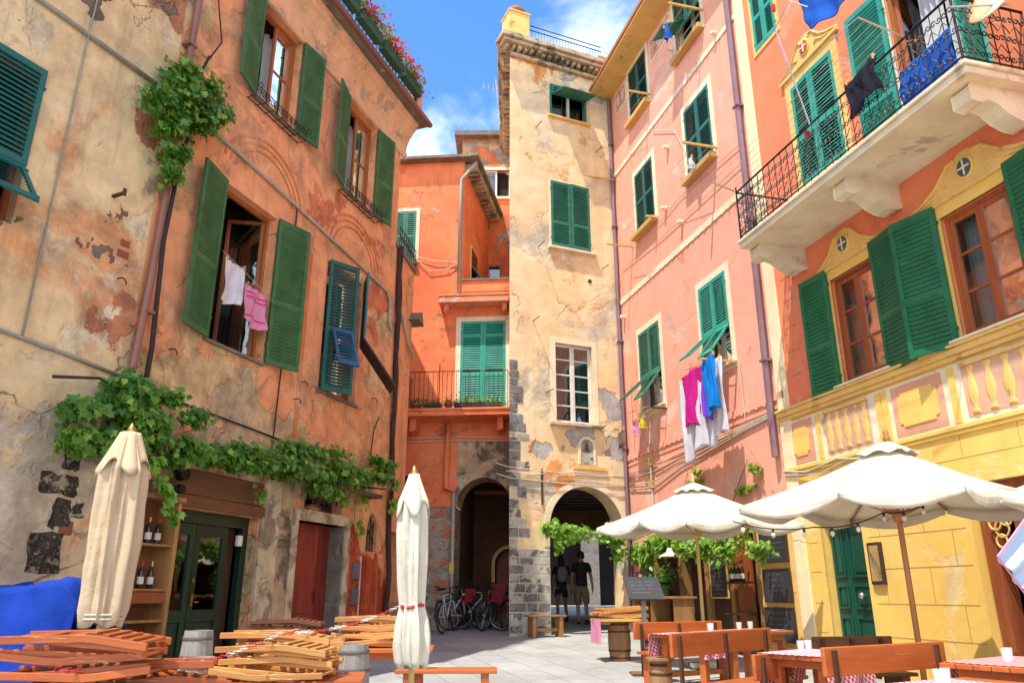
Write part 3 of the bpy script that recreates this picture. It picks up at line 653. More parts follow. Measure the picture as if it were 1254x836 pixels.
# ------------------------------------------------------------ ORANGE HOUSE
oh=thing('orange_house','bright orange plaster house with teal balcony door above a dark archway','house',T(-1.8,18.75,0))
mb=MB(); facade(mb,-1,2.28,4.0,12.85,[(.38,.97,9.8,11.35)],.2); facade(mb,2.28,3.56,4.0,8.9,[(2.28,3.45,5.55,8.05)],.2)
# lower storey with the two arches
facade(mb,-1,2.28,3.3,4.0,[],.6)
mb.build('wall','orange_plaster',oh,ORW.M)
# rework: lower wall pieces
mb=MB(); facade(mb,-1,1.55,-.1,3.3,[(.55,1.5,-.1,3.3)],.8); mb.build('wall','orange_plaster',oh,ORW.M)
mb=MB(); facade(mb,1.5,2.22,-.1,3.3,[],.6); mb.box(2.16,2.24,0,.9,-.1,3.3)
mb.build('rubble_wall','rubble_wall',oh,ORW.M)
mb=MB(); mb.box(1.52,2.24,-.03,.0,3.3,3.36); mb.build('string_course','orange_plaster',oh,ORW.M)
m=MB(); sc=2.93; r=.66
facade(m,2.24,3.62,3.3,4.0,[],.8,[(2.27,3.6,3.3,3.3001,3.9999)]) 
m.build('arch_wall','old_brown_plaster',oh,ORW.M@T(0,.012,0))
m=MB(); facade(m,2.24,3.62,4.0,4.9,[],.3); m.build('arch_wall','old_brown_plaster',oh,ORW.M@T(0,-.006,0))
m=MB(); arcband(m,2.93,3.3,.67,.8,0,180,.02,1.05); m.build('arch_moulding','old_brown_plaster',oh,ORW.M)
# dark left arch behind the annex
m=MB(); m.box(.5,1.52,.9,.92,-.1,4.6); m.build('shade_backing','interior_shade',oh,ORW.M)  # near-black sheet stands in for shade deep in the arch
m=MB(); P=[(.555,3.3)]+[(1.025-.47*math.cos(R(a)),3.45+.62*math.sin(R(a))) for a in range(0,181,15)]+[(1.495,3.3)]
m.prism(P,-.012,.02); m.build('arch_shade_plate','interior_shade',oh,ORW.M)  # near-black plate on the wall, paints the shade of the open arch head
# bodies
def W2(s,off): p=ORW.w(s,0,off); return (p.x,p.y)
mb=MB(); A=W2(-1,0);B=W2(2.28,0);Cc=(B[0]+.58,B[1]+3.3);D=(A[0],A[1]+4.5)
shell(mb,[A,B,Cc,D],8.9,12.85,skip=(0,)); mb.build('side_wall','orange_plaster',oh)
mb=MB(); E1=W2(3.56,0); shell(mb,[A,W2(3.56,0),(E1[0],E1[1]+3.3),D],4.9,8.9,skip=(0,)); mb.quad((A[0],A[1],-.2),(D[0],D[1],-.2),(D[0],D[1],4.9),(A[0],A[1],4.9)); mb.build('side_wall','orange_plaster',oh)
# passage under the house
mb=MB(); mb.M=None
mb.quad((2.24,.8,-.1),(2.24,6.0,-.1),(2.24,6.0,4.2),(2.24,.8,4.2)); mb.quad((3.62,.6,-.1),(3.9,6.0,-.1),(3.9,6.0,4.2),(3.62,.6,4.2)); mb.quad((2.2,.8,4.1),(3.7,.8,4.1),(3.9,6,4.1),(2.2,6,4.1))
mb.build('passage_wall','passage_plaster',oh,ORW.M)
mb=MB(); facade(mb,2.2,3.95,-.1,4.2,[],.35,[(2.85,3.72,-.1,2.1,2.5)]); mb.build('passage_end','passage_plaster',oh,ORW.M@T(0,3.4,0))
mb=MB(); arcband(mb,3.285,2.1,.435,.53,0,180,.03,.95); mb.box(2.755,2.85,-.03,0,.3,2.1); mb.box(3.40,3.52,.3,.4,.2,2.3); mb.build('passage_door_frame','ochre_trim',oh,ORW.M@T(0,3.4,0))
mb=MB(); mb.box(2.8,3.8,.36,.4,.2,2.6); mb.build('passage_door','red_door_paint',oh,ORW.M@T(0,3.4,0))
# roof
mb=MB(); mb.box(-1.1,2.45,-.28,.3,12.85,12.93); mb.build('eave_slab','slate',oh,ORW.M)
mb=MB()
for i in range(14):
    mb.box(2.28,2.62,.1+i*.235,.2+i*.235,12.62,12.82)
mb.build('eave_brackets','cornice_stone',oh,ORW.M@T(2.28,0,0)@RZ(R(-5.5))@T(-2.28,0,0))
mb=MB(); mb.box(2.2,2.72,-.28,3.4,12.84,12.94); mb.build('eave_slab','slate',oh,ORW.M@T(2.28,0,0)@RZ(R(-5.5))@T(-2.28,0,0))
mb=MB(); mb.tube([(2.62,-.1,12.75),(2.45,-.12,12.5),(2.22,-.08,12.25),(2.2,-.07,12),(2.2,-.07,8.85)],.045,8); mb.build('drainpipe','pipe_grey',oh,ORW.M,smooth=True)
# side window of the upper block
sw=MB(); sw.box(0,.9,-.02,.02,0,1.3); 
Ms=Matrix.Translation((B[0]+.17,B[1]+.95,9.35))@RZ(math.atan2(3.3,.58)); wn=MB().box(-.06,.8,-.015,.01,-.06,1.36).build('window','ochre_trim',oh,Ms)
MB().box(.02,.72,-.022,-.016,0,1.3).build('pane','glass_dark',wn,Ms)
flap_mb(.7,.7,1).build('shutter_flap','shutter_tower',wn,Ms@T(.02,-.04,.72)@RX(-R(35)))
# parapet and canopy
m=MB(); m.box(2.2,3.58,-.02,.3,8.9,9.2); m.build('parapet','orange_plaster',oh,ORW.M); MB().box(2.2,3.58,-.06,.3,9.2,9.26).build('parapet_cap','slate',oh,ORW.M)
m=MB(); m.box(1.73,3.56,-.42,-.001,8.45,8.62); m.box(1.72,3.56,-.44,-.001,8.621,8.66)
plaster('canopy_plaster',(.74,.26,.14),(1.05,1.3,1.4),(((.75,.5,.38),2,.52,.6,3),),streak=.4,mott=.4,crack=0)
m.build('canopy','canopy_plaster',oh,ORW.M,bevel=.01)
m=MB()
for s in (1.86,3.38): m.prism([(s,8.45),(s+.12,8.45),(s+.12,8.3),(s,8.22)],-.3,0)
build_each(m,'canopy_bracket','canopy_plaster',oh,ORW.M)
# balcony door
w=surround(ORW,2.28,3.45,5.55,8.05,.13,.02,False).build('balcony_door','cream_trim',oh,ORW.M)
for i in (0,1):
    s=2.28+i*.585; leaf_mb(.58,2.5,1,(.42,.84)).build('shutter','shutter_bright',w,ORW.M@T(s,-.0,5.55))
MB().box(2.28,3.45,.12,.14,5.5,8.1).build('door_backing','interior_shade',w,ORW.M)  # near-black sheet behind the louvres, stands in for the unlit room
m=MB(); m.box(1.05,3.62,-.82,0,5.38,5.5); m.box(1.03,3.62,-.85,0,5.501,5.56); m.build('balcony_slab','orange_plaster',oh,ORW.M,bevel=.01)
m=MB()
for s in (1.15,3.3): m.prism([(s,5.38),(s+.14,5.38),(s+.14,5.1),(s,5.05)],-.55,0)
build_each(m,'balcony_bracket','orange_plaster',oh,ORW.M)
m=MB(); zt=5.56
for z in (.06,.92): m.tube([(1.06,0,zt+z),(1.06,-.81,zt+z),(3.58,-.81,zt+z),(3.58,0,zt+z)],.012,5)
for i in range(23): s=1.06+i*.1145; m.tube([(s,-.81,zt),(s,-.81,zt+.92)],.006,4)
for i in range(1,8): m.tube([(1.06,-.1*i,zt),(1.06,-.1*i-.03*math.sin(1),zt+.4),(1.06,-.1*i,zt+.92)],.006,4)
m.tube([(1.9,-.81,zt),(1.9,-.81,zt+1.12)],.012,5); m.tube([(2.62,-.81,zt),(2.62,-.81,zt+.95)],.010,5)
m.build('balcony_railing','iron_rust',oh,ORW.M)
m=MB()
for z,sc in ((5.0,.7),(4.92,.9)): m.tube([(.6,-.05,z),(1.2,-.06,z-.02),(2.2,-.05,z),(3.5,-.05,z-.04)],.012,5)
m.tube([(1.3,-.05,5.0),(1.4,-.06,4.7),(1.75,-.06,4.6),(1.8,-.05,4.9)],.01,5); m.build('cable','cable_white',oh,ORW.M)
m=MB(); m.tube([(1.05,-.05,9.85),(1.4,-.06,9.5),(1.9,-.06,9.55),(2.2,-.05,9.75)],.012,5); m.tube([(1.0,-.05,9.95),(1.6,-.07,9.78),(2.2,-.05,9.75)],.012,5); m.build('cable','cable_white',oh,ORW.M)
m=MB(); m.tube([(2.02,-.07,5.3),(2.0,-.07,3.75),(2.25,-.09,3.68)],.07,8); m.build('drainpipe','orange_plaster',oh,ORW.M,smooth=True)
m=MB(); m.tube([(2.2,-.08,3.7),(2.2,-.08,.5)],.045,8); m.build('drainpipe','pipe_grey',oh,ORW.M,smooth=True)
simple('sticker_yellow',(.6,.55,.05),.5); MB().box(2.145,2.255,-.135,-.125,1.75,2.0).build('pipe_sticker','sticker_yellow',oh,ORW.M)
w=surround(ORW,.38,.97,9.8,11.35,.1,.02,False).build('window','cream_trim',oh,ORW.M)
for i in (0,1): leaf_mb(.29,1.55,1,(.5,)).build('shutter','shutter_tower',w,ORW.M@T(.38+i*.295,0,9.8))
m=MB(); m.box(.3,1.05,-.12,0,9.72,9.8); m.build('sill','slate',w,ORW.M)
# ------------------------------------------------------------ REAR RED HOUSE
rh=thing('rear_house','peeling red house with small white window squeezed behind the tower','house',T(-.5,22,0))
mb=MB(); facade(mb,0,2.85,4,15.75,[(.72,1.6,13.55,14.55),(.85,1.32,10.55,11.15)],.2); mb.build('wall','rear_plaster',rh,RH.M)
mb=MB(); shell(mb,[(0,0),(2.85,0),(2.85,5),(0,5)],4,15.75,skip=(0,)); mb.build('side_wall','rear_plaster',rh,RH.M)
mb=MB(); mb.box(-.25,2.9,-.3,5.2,15.75,15.83); mb.box(-.25,2.9,-.33,-.27,15.7,15.86); mb.build('roof','slate',rh,RH.M)
w=surround(RH,.72,1.6,13.55,14.55,.12,.02,False).build('window','cream_trim',rh,RH.M)
sash(w,RH,.72,1.6,13.55,14.55,'white_sash',1,1,.06,(0,50),pane='glass_dark'); MB().box(.55,1.75,-.08,.02,13.47,13.55).build('sill','cream_trim',w,RH.M)
MB().box(.7,1.65,.19,.2,13.5,14.6).build('room_shade','interior_shade',w,RH.M)
w=casing(RH,.85,1.32,10.55,11.15,-.02,.06,.1).build('window','sash_brown',rh,RH.M); MB().box(.85,1.32,.1,.12,10.55,11.15).build('pane','glass_dark',w,RH.M)
m=MB(); m.tube([(1.0,-.03,12.6),(.7,-.04,11.6),(.95,-.04,10.9),(.5,-.04,10.2)],.015,5); m.build('cable','cable_white',rh,RH.M)
# ------------------------------------------------------------ TOWER HOUSE
th=thing('tower_house','narrow tall pale yellow tower house with green shutters over a round passage arch','house',T(1.2,17.6,0))
mb=MB(); TZ=15.38
facade(mb,0,3.09,3.9,TZ,[(1.17,2.29,13.5,14.52),(1.15,2.28,9.65,11.52),(1.2,2.2,5.12,7.08)],.22)
facade(mb,0,3.09,-.1,3.9,[],.5,[(.98,2.88,-.1,2.72,3.66)],24); mb.build('wall','tower_plaster',th,TW.M)
a=TW.w(0,0); b=TW.w(3.09,0)
mb=MB(); shell(mb,[(a.x,a.y),(b.x,b.y),(b.x+1.0,b.y+4.2),(a.x,a.y+5)],3.9,TZ,skip=(0,)); mb.quad((a.x,a.y,-.1),(a.x,a.y+5,-.1),(a.x,a.y+5,3.9),(a.x,a.y,3.9)); mb.build('side_wall','tower_plaster',th)
# cornice with rough stone brackets
mb=MB(); mb.box(-.38,3.3,-.42,0,TZ-.02,TZ+.07); mb.box(-.3,3.3,-.34,0,TZ-.12,TZ-.021); mb.box(-.36,3.4,-.38,.2,TZ+.071,TZ+.16)
mb.build('cornice','cornice_stone',th,TW.M,bevel=.015)
mb=MB(); rs=random.Random(5)
for i in range(19): s=-.22+i*.18; mb.box(s+rs.uniform(0,.03),s+.11,-.30+rs.uniform(0,.08),0,TZ-.20-rs.uniform(0,.03),TZ-.121)
build_each(mb,'cornice_bracket','cornice_stone',th,TW.M,bevel=.02)
MB().box(0,3.09,-.12,0,TZ-.36,TZ-.251).build('cornice_band','cornice_stone',th,TW.M,bevel=.02)
mb=MB(); mb.zprism([(-.40,16.95),(-.05,17.05),(-.05,22),(-.40,22)],TZ-.02,TZ+.13); mb.zprism([(-.32,17.0),(-.05,17.05),(-.05,22),(-.32,22)],TZ-.14,TZ-.021); mb.build('side_cornice','cornice_stone',th,bevel=.015)
mb=MB()
for i in range(20): y=17.15+i*.24; mb.box(-.28,-.06,y,y+.11,TZ-.28,TZ-.141)
build_each(mb,'cornice_bracket','cornice_stone',th,bevel=.02)
mb=MB(); mb.zprism([(-.06,17.03),(a.x+3,18.25),(b.x+1.0,b.y+4.2),(-.06,22)],TZ+.1,TZ+.15); mb.build('roof','slate',th)
m=MB()
for z in (.95,.8): m.tube([(.6,.25,TZ+.16+z),(3.0,.25,TZ+.16+z)],.014,6)
for i in range(26): s=.6+i*.096; m.tube([(s,.25,TZ+.16),(s,.25,TZ+.96)],.005,4)
m.build('roof_railing','iron',th,TW.M)
m=MB(); m.box(.02,.62,.05,.6,TZ+.16,TZ+1.25); m.box(-.01,.65,.02,.63,TZ+1.251,TZ+1.3); m.box(.05,.59,.08,.57,TZ+1.301,TZ+1.36); ch=m.build('chimney','ochre_trim',th,TW.M,bevel=.01)
m=MB(); m.lathe([(.2,0),(.26,.03),(.27,.12),(.22,.18),(.1,.24),(.03,.28)],14,T(.32,.32,TZ+1.36)); m.build('chimney_pot','terracotta',ch,TW.M,smooth=True)
m=MB(); m.box(2.85,3.2,.1,.5,TZ+.16,TZ+.62); m.box(2.82,3.23,.07,.53,TZ+.621,TZ+.67); m.build('chimney','canopy_plaster',th,TW.M,bevel=.01)
# windows
w=surround(TW,1.17,2.29,13.5,14.52,.06,.015,False).build('window','tower_plaster',th,TW.M)
casing(TW,1.17,2.29,13.5,14.52,-.02,.06,.08).build('frame','shutter_tower',w,TW.M); m=MB(); m.box(1.70,1.76,-.02,.05,13.56,14.46); m.build('mullion','white_sash',w,TW.M)
MB().box(1.2,2.26,.16,.17,13.5,14.5).build('pane','glass_dark',w,TW.M); sillbox(TW,1.1,2.36,13.5,.05,.1,.1).build('sill','ochre_trim',w,TW.M)
m=leaf_mb(1.02,.32,1,(),.03,.05); m.v=[(x,y,z) for x,y,z in m.v]; m.build('shutter','shutter_tower',w,TW.M@T(1.22,-.03,14.18))
flap_mb(1.0,.62,1).build('shutter_flap','shutter_tower',w,TW.M@T(1.26,-.06,14.2)@RX(-R(72)))
w=surround(TW,1.15,2.28,9.65,11.52,.05,.012,False).build('window','cream_trim',th,TW.M); shut(w,TW,1.15,2.28,9.65,11.52,'shutter_tower',(0,3),(.36,),off=.01)
sillbox(TW,1.05,2.42,9.62,.05,.12,.1).build('sill','cream_trim',w,TW.M); MB().box(1.15,2.28,.2,.21,9.6,11.6).build('room_shade','interior_shade',w,TW.M)
w=surround(TW,1.2,2.2,5.12,7.08,.14,.015,False).build('window','cream_trim',th,TW.M); sash(w,TW,1.2,2.2,5.12,7.08,'white_sash',5,1,.12,(0,0),.06,pane='glass_dark')
m=MB(); m.box(1.26,1.64,.13,.14,5.95,6.3); m.build('blind','curtain',w,TW.M)
sillbox(TW,1.02,2.4,5.1,.06,.14,.1).build('sill','stone_trim',w,TW.M); curtains(w,TW,1.24,2.16,5.15,7.0,.3,gap=.4)
# niche, arch ring, quoins
m=MB(); arcband(m,1.98,4.58,.17,.23,0,180,.03,1.1); m.box(1.75,1.81,-.03,.01,4.17,4.58); m.box(2.15,2.21,-.03,.01,4.17,4.58); m.build('niche_frame','cream_trim',th,TW.M)
MB().box(1.81,2.15,-.012,.0,4.17,4.72).build('niche','quoin_light',th,TW.M)
m=MB(); m.box(1.6,2.5,-.05,.0,4.05,4.13); m.build('ledge','ochre_trim',th,TW.M)
m=MB(); arcband(m,1.93,2.72,.95,1.09,0,180,.015,.99,n=28); m.box(.84,.98,-.015,.01,2.3,2.72); m.build('arch_surround','cream_trim',th,TW.M)
rs=random.Random(11); md,ml=MB(),MB(); z=.3; row=0
while z<4.9:
    h=rs.uniform(.17,.25)
    if z<2.25: xs=[0]; x=0
    lim=.97 if z<2.15 else (rs.choice([.28,.42,.5]) if z<5 else 0)
    x=-.008
    while x<lim-.05:
        wd=min(rs.uniform(.2,.42),lim-x) if z<2.15 else (rs.uniform(.18,.26) if x<.1 else lim-x)
        if lim-(x+wd)<.1: wd=lim-x
        (md if rs.random()<(.40 if z<2.15 else .6) else ml).box(x+.006,x+wd-.006,-.009-rs.uniform(0,.006),.02,z+rs.uniform(.003,.014),z+h-rs.uniform(.003,.014)) if (z<2.15 or rs.random()<.8) else None
        x+=wd
    z+=h; row+=1
z=5.0
while z<6.3:
    h=rs.uniform(.18,.28); wd=rs.choice([.2,.34,.24]); (md if rs.random()<.7 else ml).box(.0,wd,-.016,.02,z+.008,z+h-.01); z+=h
build_each(md,'quoin','quoin_dark',th,TW.M,bevel=.012); build_each(ml,'quoin','quoin_light',th,TW.M,bevel=.012)
MB().box(0,.975,-.008,.01,.2,2.2).build('quoin_mortar','quoin_mortar',th,TW.M)
m=MB()
for z in (3.95,3.72): m.tube([(-.35,-.08,z+.1),(0,-.05,z+.03),(1.2,-.06,z-.02),(2.2,-.06,z-.04),(3.05,-.06,z)],.011,6)
m.tube([(-.1,-.06,3.9),(.5,-.05,3.85),(1.6,-.05,3.98),(3.0,-.05,3.9)],.012,5)
m.build('conduit','cable_white',th,TW.M,smooth=True)
m=MB(); m.box(.78,.82,-.03,0,3.2,4.0); m.build('tie_bar','iron_rust',th,TW.M)
m=MB()
for s,z in ((.78,9.55),(2.6,9.25),(.62,7.55),(.75,13.0),(.95,5.8),(2.55,12.7)): m.tube([(s,0,z),(s+.02,-.32,z+.02)],.011,5)
build_each(m,'hook','iron_rust',th,TW.M)
m=MB(); m.lathe([(.055,0),(.055,.02),(.03,.021)],12,T(2.22,-.0,8.85)@RX(R(90))); m.build('vent','iron_rust',th,TW.M)
# passage through the tower
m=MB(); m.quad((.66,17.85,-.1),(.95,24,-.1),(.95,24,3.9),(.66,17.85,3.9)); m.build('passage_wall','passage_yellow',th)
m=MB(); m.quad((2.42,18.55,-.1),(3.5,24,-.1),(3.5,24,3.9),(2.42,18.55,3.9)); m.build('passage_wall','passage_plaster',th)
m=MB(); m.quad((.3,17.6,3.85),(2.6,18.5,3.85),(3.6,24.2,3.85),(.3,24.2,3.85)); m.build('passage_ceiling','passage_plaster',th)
m=MB()
for i in range(8): m.box(.6,3.6,18.6+i*.65,18.75+i*.65,3.68,3.83)
build_each(m,'ceiling_beam','dark_wood',th)
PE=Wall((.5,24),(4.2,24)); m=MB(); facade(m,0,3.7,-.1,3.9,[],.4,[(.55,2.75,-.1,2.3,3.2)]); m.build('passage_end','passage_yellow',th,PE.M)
# ------------------------------------------------------------ HOUSE BEYOND THE PASSAGE
bh=thing('far_house','dim stone house seen through the round passage arch','house',T(2.5,34,0))
BW=Wall((-6,34.2),(12,33.8))
mb=MB(); facade(mb,0,18,.3,9,[(6.9,9.0,.3,4.2),(9.75,11.2,.3,4.2)],.4); mb.build('wall','far_stone',bh,BW.M)  # openings widened so the far end reads dark around one bright gap
MB().box(6.5,11.6,.9,.95,.3,4.6).build('shade_backing','interior_shade',bh,BW.M)  # near-black sheet paints the shade inside both openings
mb=MB(); shell(mb,[(0,0),(18,0),(18,6),(0,6)],.3,9,skip=(0,)); mb.build('back_wall','far_stone',bh,BW.M)
mb=MB(); mb.box(-.3,18.3,-.3,6.3,9,9.12); mb.build('roof','slate',bh,BW.M)
# ------------------------------------------------------------ PINK HOUSE
ph=thing('pink_house','salmon pink plaster house with dark teal shutters and cream window surrounds','house',T(3.6,15,0))
PZ=14.55; PS=6.3
mb=MB(); facade(mb,0,PS,-.1,PZ,[(1.3,2.37,12.9,14.42),(3.95,5.08,12.85,14.5),(1.33,2.34,9.68,11.31),(4.03,5.1,9.7,11.36),(1.05,2.15,5.25,7.17),(4.04,5.07,5.35,7.15),(1.15,5.3,-.1,2.5)],.2); mb.build('wall','pink_plaster',ph,PK.M)
mb=MB(); shell(mb,[(0,0),(PS,0),(PS,6),(0,6)],-.1,PZ,skip=(0,)); mb.build('back_wall','pink_plaster',ph,PK.M)
m=MB(); m.box(-.3,PS+.35,-.62,.1,PZ,PZ+.06); m.build('eave','ochre_trim',ph,PK.M); 
m=MB(); m.box(-.32,PS+.35,-.66,6.1,PZ+.061,PZ+.16); m.build('roof','terracotta',ph,PK.M)
simple('frieze_maroon',(.45,.12,.09),.9,0,.5,8,0,c2=(.7,.45,.36)); simple('frieze_scroll',(.82,.62,.48),.9,0,.3,8,0)
for s0,s1 in ((.4,1.1),(2.6,3.75)):
    fp=MB().box(s0,s1,-.01,.01,13.75,14.4).build('frieze_panel','cream_trim',ph,PK.M); MB().box(s0+.05,s1-.05,-.016,-.009,13.8,14.35).build('panel','frieze_maroon',fp,PK.M)
    m=MB(); k=int((s1-s0)/.3)
    for i in range(k):
        c=s0+.2+i*.3; m.tube([(c+.1*math.cos(a*.55)*(1-a/22),-.02,14.08+.2*math.sin(a*.55)*(1-a/22)) for a in range(18)],.014,4)
    m.build('scroll','frieze_scroll',fp,PK.M)
m=MB(); m.box(.0,PS,-.02,.01,12.0,12.12); m.box(0,PS,-.02,.01,8.3,8.44); build_each(m,'string_course','cream_trim',ph,PK.M)
m=MB()
for z in (12.0,8.3,4.32):
    for i in range(26): s=.15+i*.24; m.box(s,s+.035,-.035,-.018,z-.025,z)
m.build('course_clip','cream_trim',ph,PK.M)
m=MB(); m.box(0,PS+.2,-.03,.01,4.32,4.44); m.box(0,PS+.2,-.015,.01,4.18,4.24); m.build('string_course','pink_plaster',ph,PK.M)
for (s0,s1) in ((1.5,3.3),(3.9,5.9)):
    m=MB(); m.box(s0,s1,-.012,.01,4.02,4.05); m.box(s0,s0+.03,-.012,.01,2.9,4.02); m.box(s1-.03,s1,-.012,.01,2.9,4.02); m.build('wall_moulding','pink_plaster',ph,PK.M)
def ph_window(s0,s1,z0,z1,kind):
    w=surround(PK,s0,s1,z0,z1,.13,.015,True,.15).build('window','cream_trim',ph,PK.M)
    if kind=='closed':
        shut(w,PK,s0,s1,z0,z1,'shutter_teal',(0,0),(.5,),off=.0)
    else:
        shut(w,PK,s0,s1,z0,z1,'shutter_bright' if kind=='flap2' else 'shutter_tower',(0,0),(),flap=(.42,.42),off=.01,flapang=(48,36) if kind!='top' else (62,30))
        casing(PK,s0,s1,z0,z1,.1,.05,.06).build('frame','white_sash',w,PK.M)
        sash(w,PK,s0+.05,s1-.05,z0+.05,z1-.05,'white_sash',3,1,.15,(0,0),.05,pane='glass_dark')
    MB().box(s0,s1,.19,.2,z0,z1).build('room_shade','interior_shade',w,PK.M)
    return w
P1=ph_window(1.3,2.37,12.9,14.42,'closed'); P2=ph_window(3.95,5.08,12.85,14.5,'top'); P3=ph_window(1.33,2.34,9.68,11.31,'closed'); P4=ph_window(4.03,5.1,9.7,11.36,'closed'); P5=ph_window(1.05,2.15,5.25,7.17,'flap'); P6=ph_window(4.04,5.07,5.35,7.15,'flap2')
for w,s0,s1,z in ((P1,1.3,2.37,12.9),(P2,3.95,5.08,12.85),(P3,1.33,2.34,9.68),(P4,4.03,5.1,9.7)):
    m=MB(); m.box(s0-.1,s1+.1,-.16,.0,z-.14,z-.02); m.build('sill','yellow_wood',w,PK.M,bevel=.01)
for w,s0,s1,z in ((P5,1.05,2.15,5.25),(P6,4.04,5.07,5.35)):
    m=MB(); m.box(s0-.12,s1+.12,-.08,.05,z-.05,z); m.build('sill','cream_trim',w,PK.M,bevel=.01)
def rods(w,s0,s1,z,l=.75,mat='yellow_wood',th=.022):
    m=MB()
    for s in (s1+.12,): m.box(s-th,s+th,-l,0,z-.02,z+.02)
    m.tube([(s0-.1,0,z),(s0-.1,-.18,z)],.012,5)
    build_each(m,'line_arm',mat,w,PK.M)
    m=MB()
    for k in range(2): m.tube([(s0-.1,-.12-k*.25,z+.16),(s1+.12,-.15-k*.3,z+.02)],.006,4)
    m.build('washing_line','cable_white',w,PK.M)
rods(P1,1.3,2.37,12.95,.6); rods(P2,3.95,5.08,13.15,.8); rods(P4,4.03,5.1,9.75,.75); rods(P3,1.33,2.34,9.6,.3); rods(P6,4.04,5.07,5.3,.75); rods(P5,1.05,2.15,5.1,.35,'iron_rust',.01)
m=MB(); m.box(.98,1.02,-.7,0,9.50,9.53); m.box(.1,.14,-.9,0,11.9,11.92); build_each(m,'line_arm','yellow_wood',ph,PK.M)
m=MB(); m.tube([(.07,-.08,PZ-.1),(.07,-.08,.3)],.05,8)
for z in (13,10.5,7.3,4.6): m.box(0,.14,-.14,0,z,z+.04)
m.build('drainpipe','pipe_violet',ph,PK.M)
m=MB(); m.tube([(6.2,-.09,PZ-.1),(6.2,-.09,6.2),(6.18,-.09,3.4)],.06,8)
for z in (12.6,10,7.6,5): m.box(6.12,6.28,-.16,0,z,z+.04)
m.build('drainpipe','pipe_violet',ph,PK.M)
m=MB(); 
for i in range(4): m.tube([(.15,-.03,4.0-i*.12),(1.5,-.04,3.95-i*.14+.05*math.sin(i*2)),(2.8,-.03,4.05-i*.1),(5.2,-.03,4.1-i*.03),(6.2,-.03,4.15-i*.02)],.012,5)
m.tube([(1.35,-.03,4.5),(1.38,-.04,3.6),(1.4,-.03,2.6)],.02,5); m.tube([(.45,-.03,6.2),(.5,-.03,4.2)],.01,5); m.tube([(5.3,-.03,5.3),(5.32,-.03,4.2)],.01,5)
m.tube([(2.5,-.03,11.9),(3.6,-.03,11.2),(4.0,-.03,10.4)],.008,4); m.tube([(2.5,-.03,9.4),(3.6,-.03,9.5),(6.1,-.03,9.3)],.008,4); m.tube([(.3,-.03,9.2),(2.6,-.03,9.0),(6.1,-.03,8.9)],.008,4)
m.build('cable','cable_white',ph,PK.M)
m=MB(); m.box(1.3,1.44,-.07,0,4.0,4.3); m.box(1.32,1.42,-.08,0,3.5,3.7); build_each(m,'junction_box','yellow_wood',ph,PK.M,bevel=.01)
m=MB()
for s,z in ((5.6,12.2),(3.2,11.0),(3.6,8.9),(2.9,9.6),(.3,7.9)): m.lathe([(.05,0),(.05,.12),(.03,.13)],8,T(s,0,z)@RX(R(90)))
build_each(m,'pipe_stub','cream_trim',ph,PK.M)
m=MB()
c=m; c.box(.5,1.15,.6,1.15,PZ+.15,PZ+1.0)
for i in range(4): c.box(.44,1.21,.54,1.21,PZ+1.0+i*.1,PZ+1.05+i*.1)
for (x,y) in ((.5,.6),(1.07,.6),(.5,1.07),(1.07,1.07)): c.box(x,x+.08,y,y+.08,PZ+1.0,PZ+1.35)
c.build('chimney','canopy_plaster',ph,PK.M,bevel=.008)
m=MB(); 
for z in (.9,1.25): m.tube([(-.2,.1,PZ+z),(.6,.1,PZ+z)],.014,6)
m.tube([(-.2,.1,PZ),(-.2,.1,PZ+1.25)],.02,6); m.tube([(-.2,.1,PZ+1.25),(.5,.4,PZ+.3)],.01,5); m.build('roof_railing','shutter_tower',ph,PK.M)
# shop under the pink house
m=MB(); m.box(1.15,5.3,1.4,1.44,-.1,2.5); m.build('shop_back_wall','dark_wood',ph,PK.M)
m=MB()
for s in (1.15,2.35,3.4,4.3,5.18): m.box(s,s+.12,-.02,.2,-.1,2.38)
m.box(1.15,5.3,-.03,.2,2.38,2.52); m.box(1.27,5.18,0,.1,2.05,2.1); m.build('shopfront_frame','shelf_wood',ph,PK.M,bevel=.006)
m=MB(); m.box(3.52,4.3,.08,.12,.3,2.05); m.box(4.42,5.18,.1,.13,.3,2.05); m.build('shopfront_panel','dark_wood',ph,PK.M)
m=MB(); m.box(4.5,5.0,-.0,.04,.3,2.3); m.build('shop_shutter','sash_brown',ph,PK.M)
m=leaf_mb(.4,1.9,1,(.45,)); m.build('shop_shutter','shutter_bright',ph,PK.M@T(.72,-.06,.45))
m=MB(); m.box(5.3,6.25,-.02,.02,.3,2.4); m.build('wall_panel','ochre_trim',ph,PK.M)
# ------------------------------------------------------------ RED AND YELLOW HOUSE
rd=thing('red_yellow_house','coral red house with yellow ground floor, long scrolled iron balcony and painted pediments','house',T(5,9,0))
S0,S1,RZT=6.3,15.9,14.2
mb=MB(); facade(mb,S0,S1,4.1,RZT,[(6.85,7.5,10.75,12.1),(7.65,8.7,7.5,9.35),(9.85,10.95,6.65,9.45),(7.93,8.84,4.12,5.76),(10.06,11.04,4.12,5.72),(13,14,4.12,5.7)],.22)
mb.build('wall','red_plaster',rd,PK.M)
mb=MB(); facade(mb,S0,S1,-.3,4.1,[(6.98,7.86,-.2,2.43),(9.68,11.6,-.3,2.5)],.3); mb.build('wall','yellow_plaster',rd,PK.M)
mb=MB(); shell(mb,[(S0,0),(S1,0),(S1,6),(S0,6)],-.3,RZT,skip=(0,)); mb.build('back_wall','red_plaster',rd,PK.M)
m=MB(); m.box(S0-.1,S1+.3,-.5,6.1,RZT,RZT+.15); m.build('roof','terracotta',rd,PK.M)
m=MB(); m.box(S0,S0+.30,-.03,0,-.2,RZT); m.build('corner_pilaster','pale_yellow',rd,PK.M,bevel=.008)
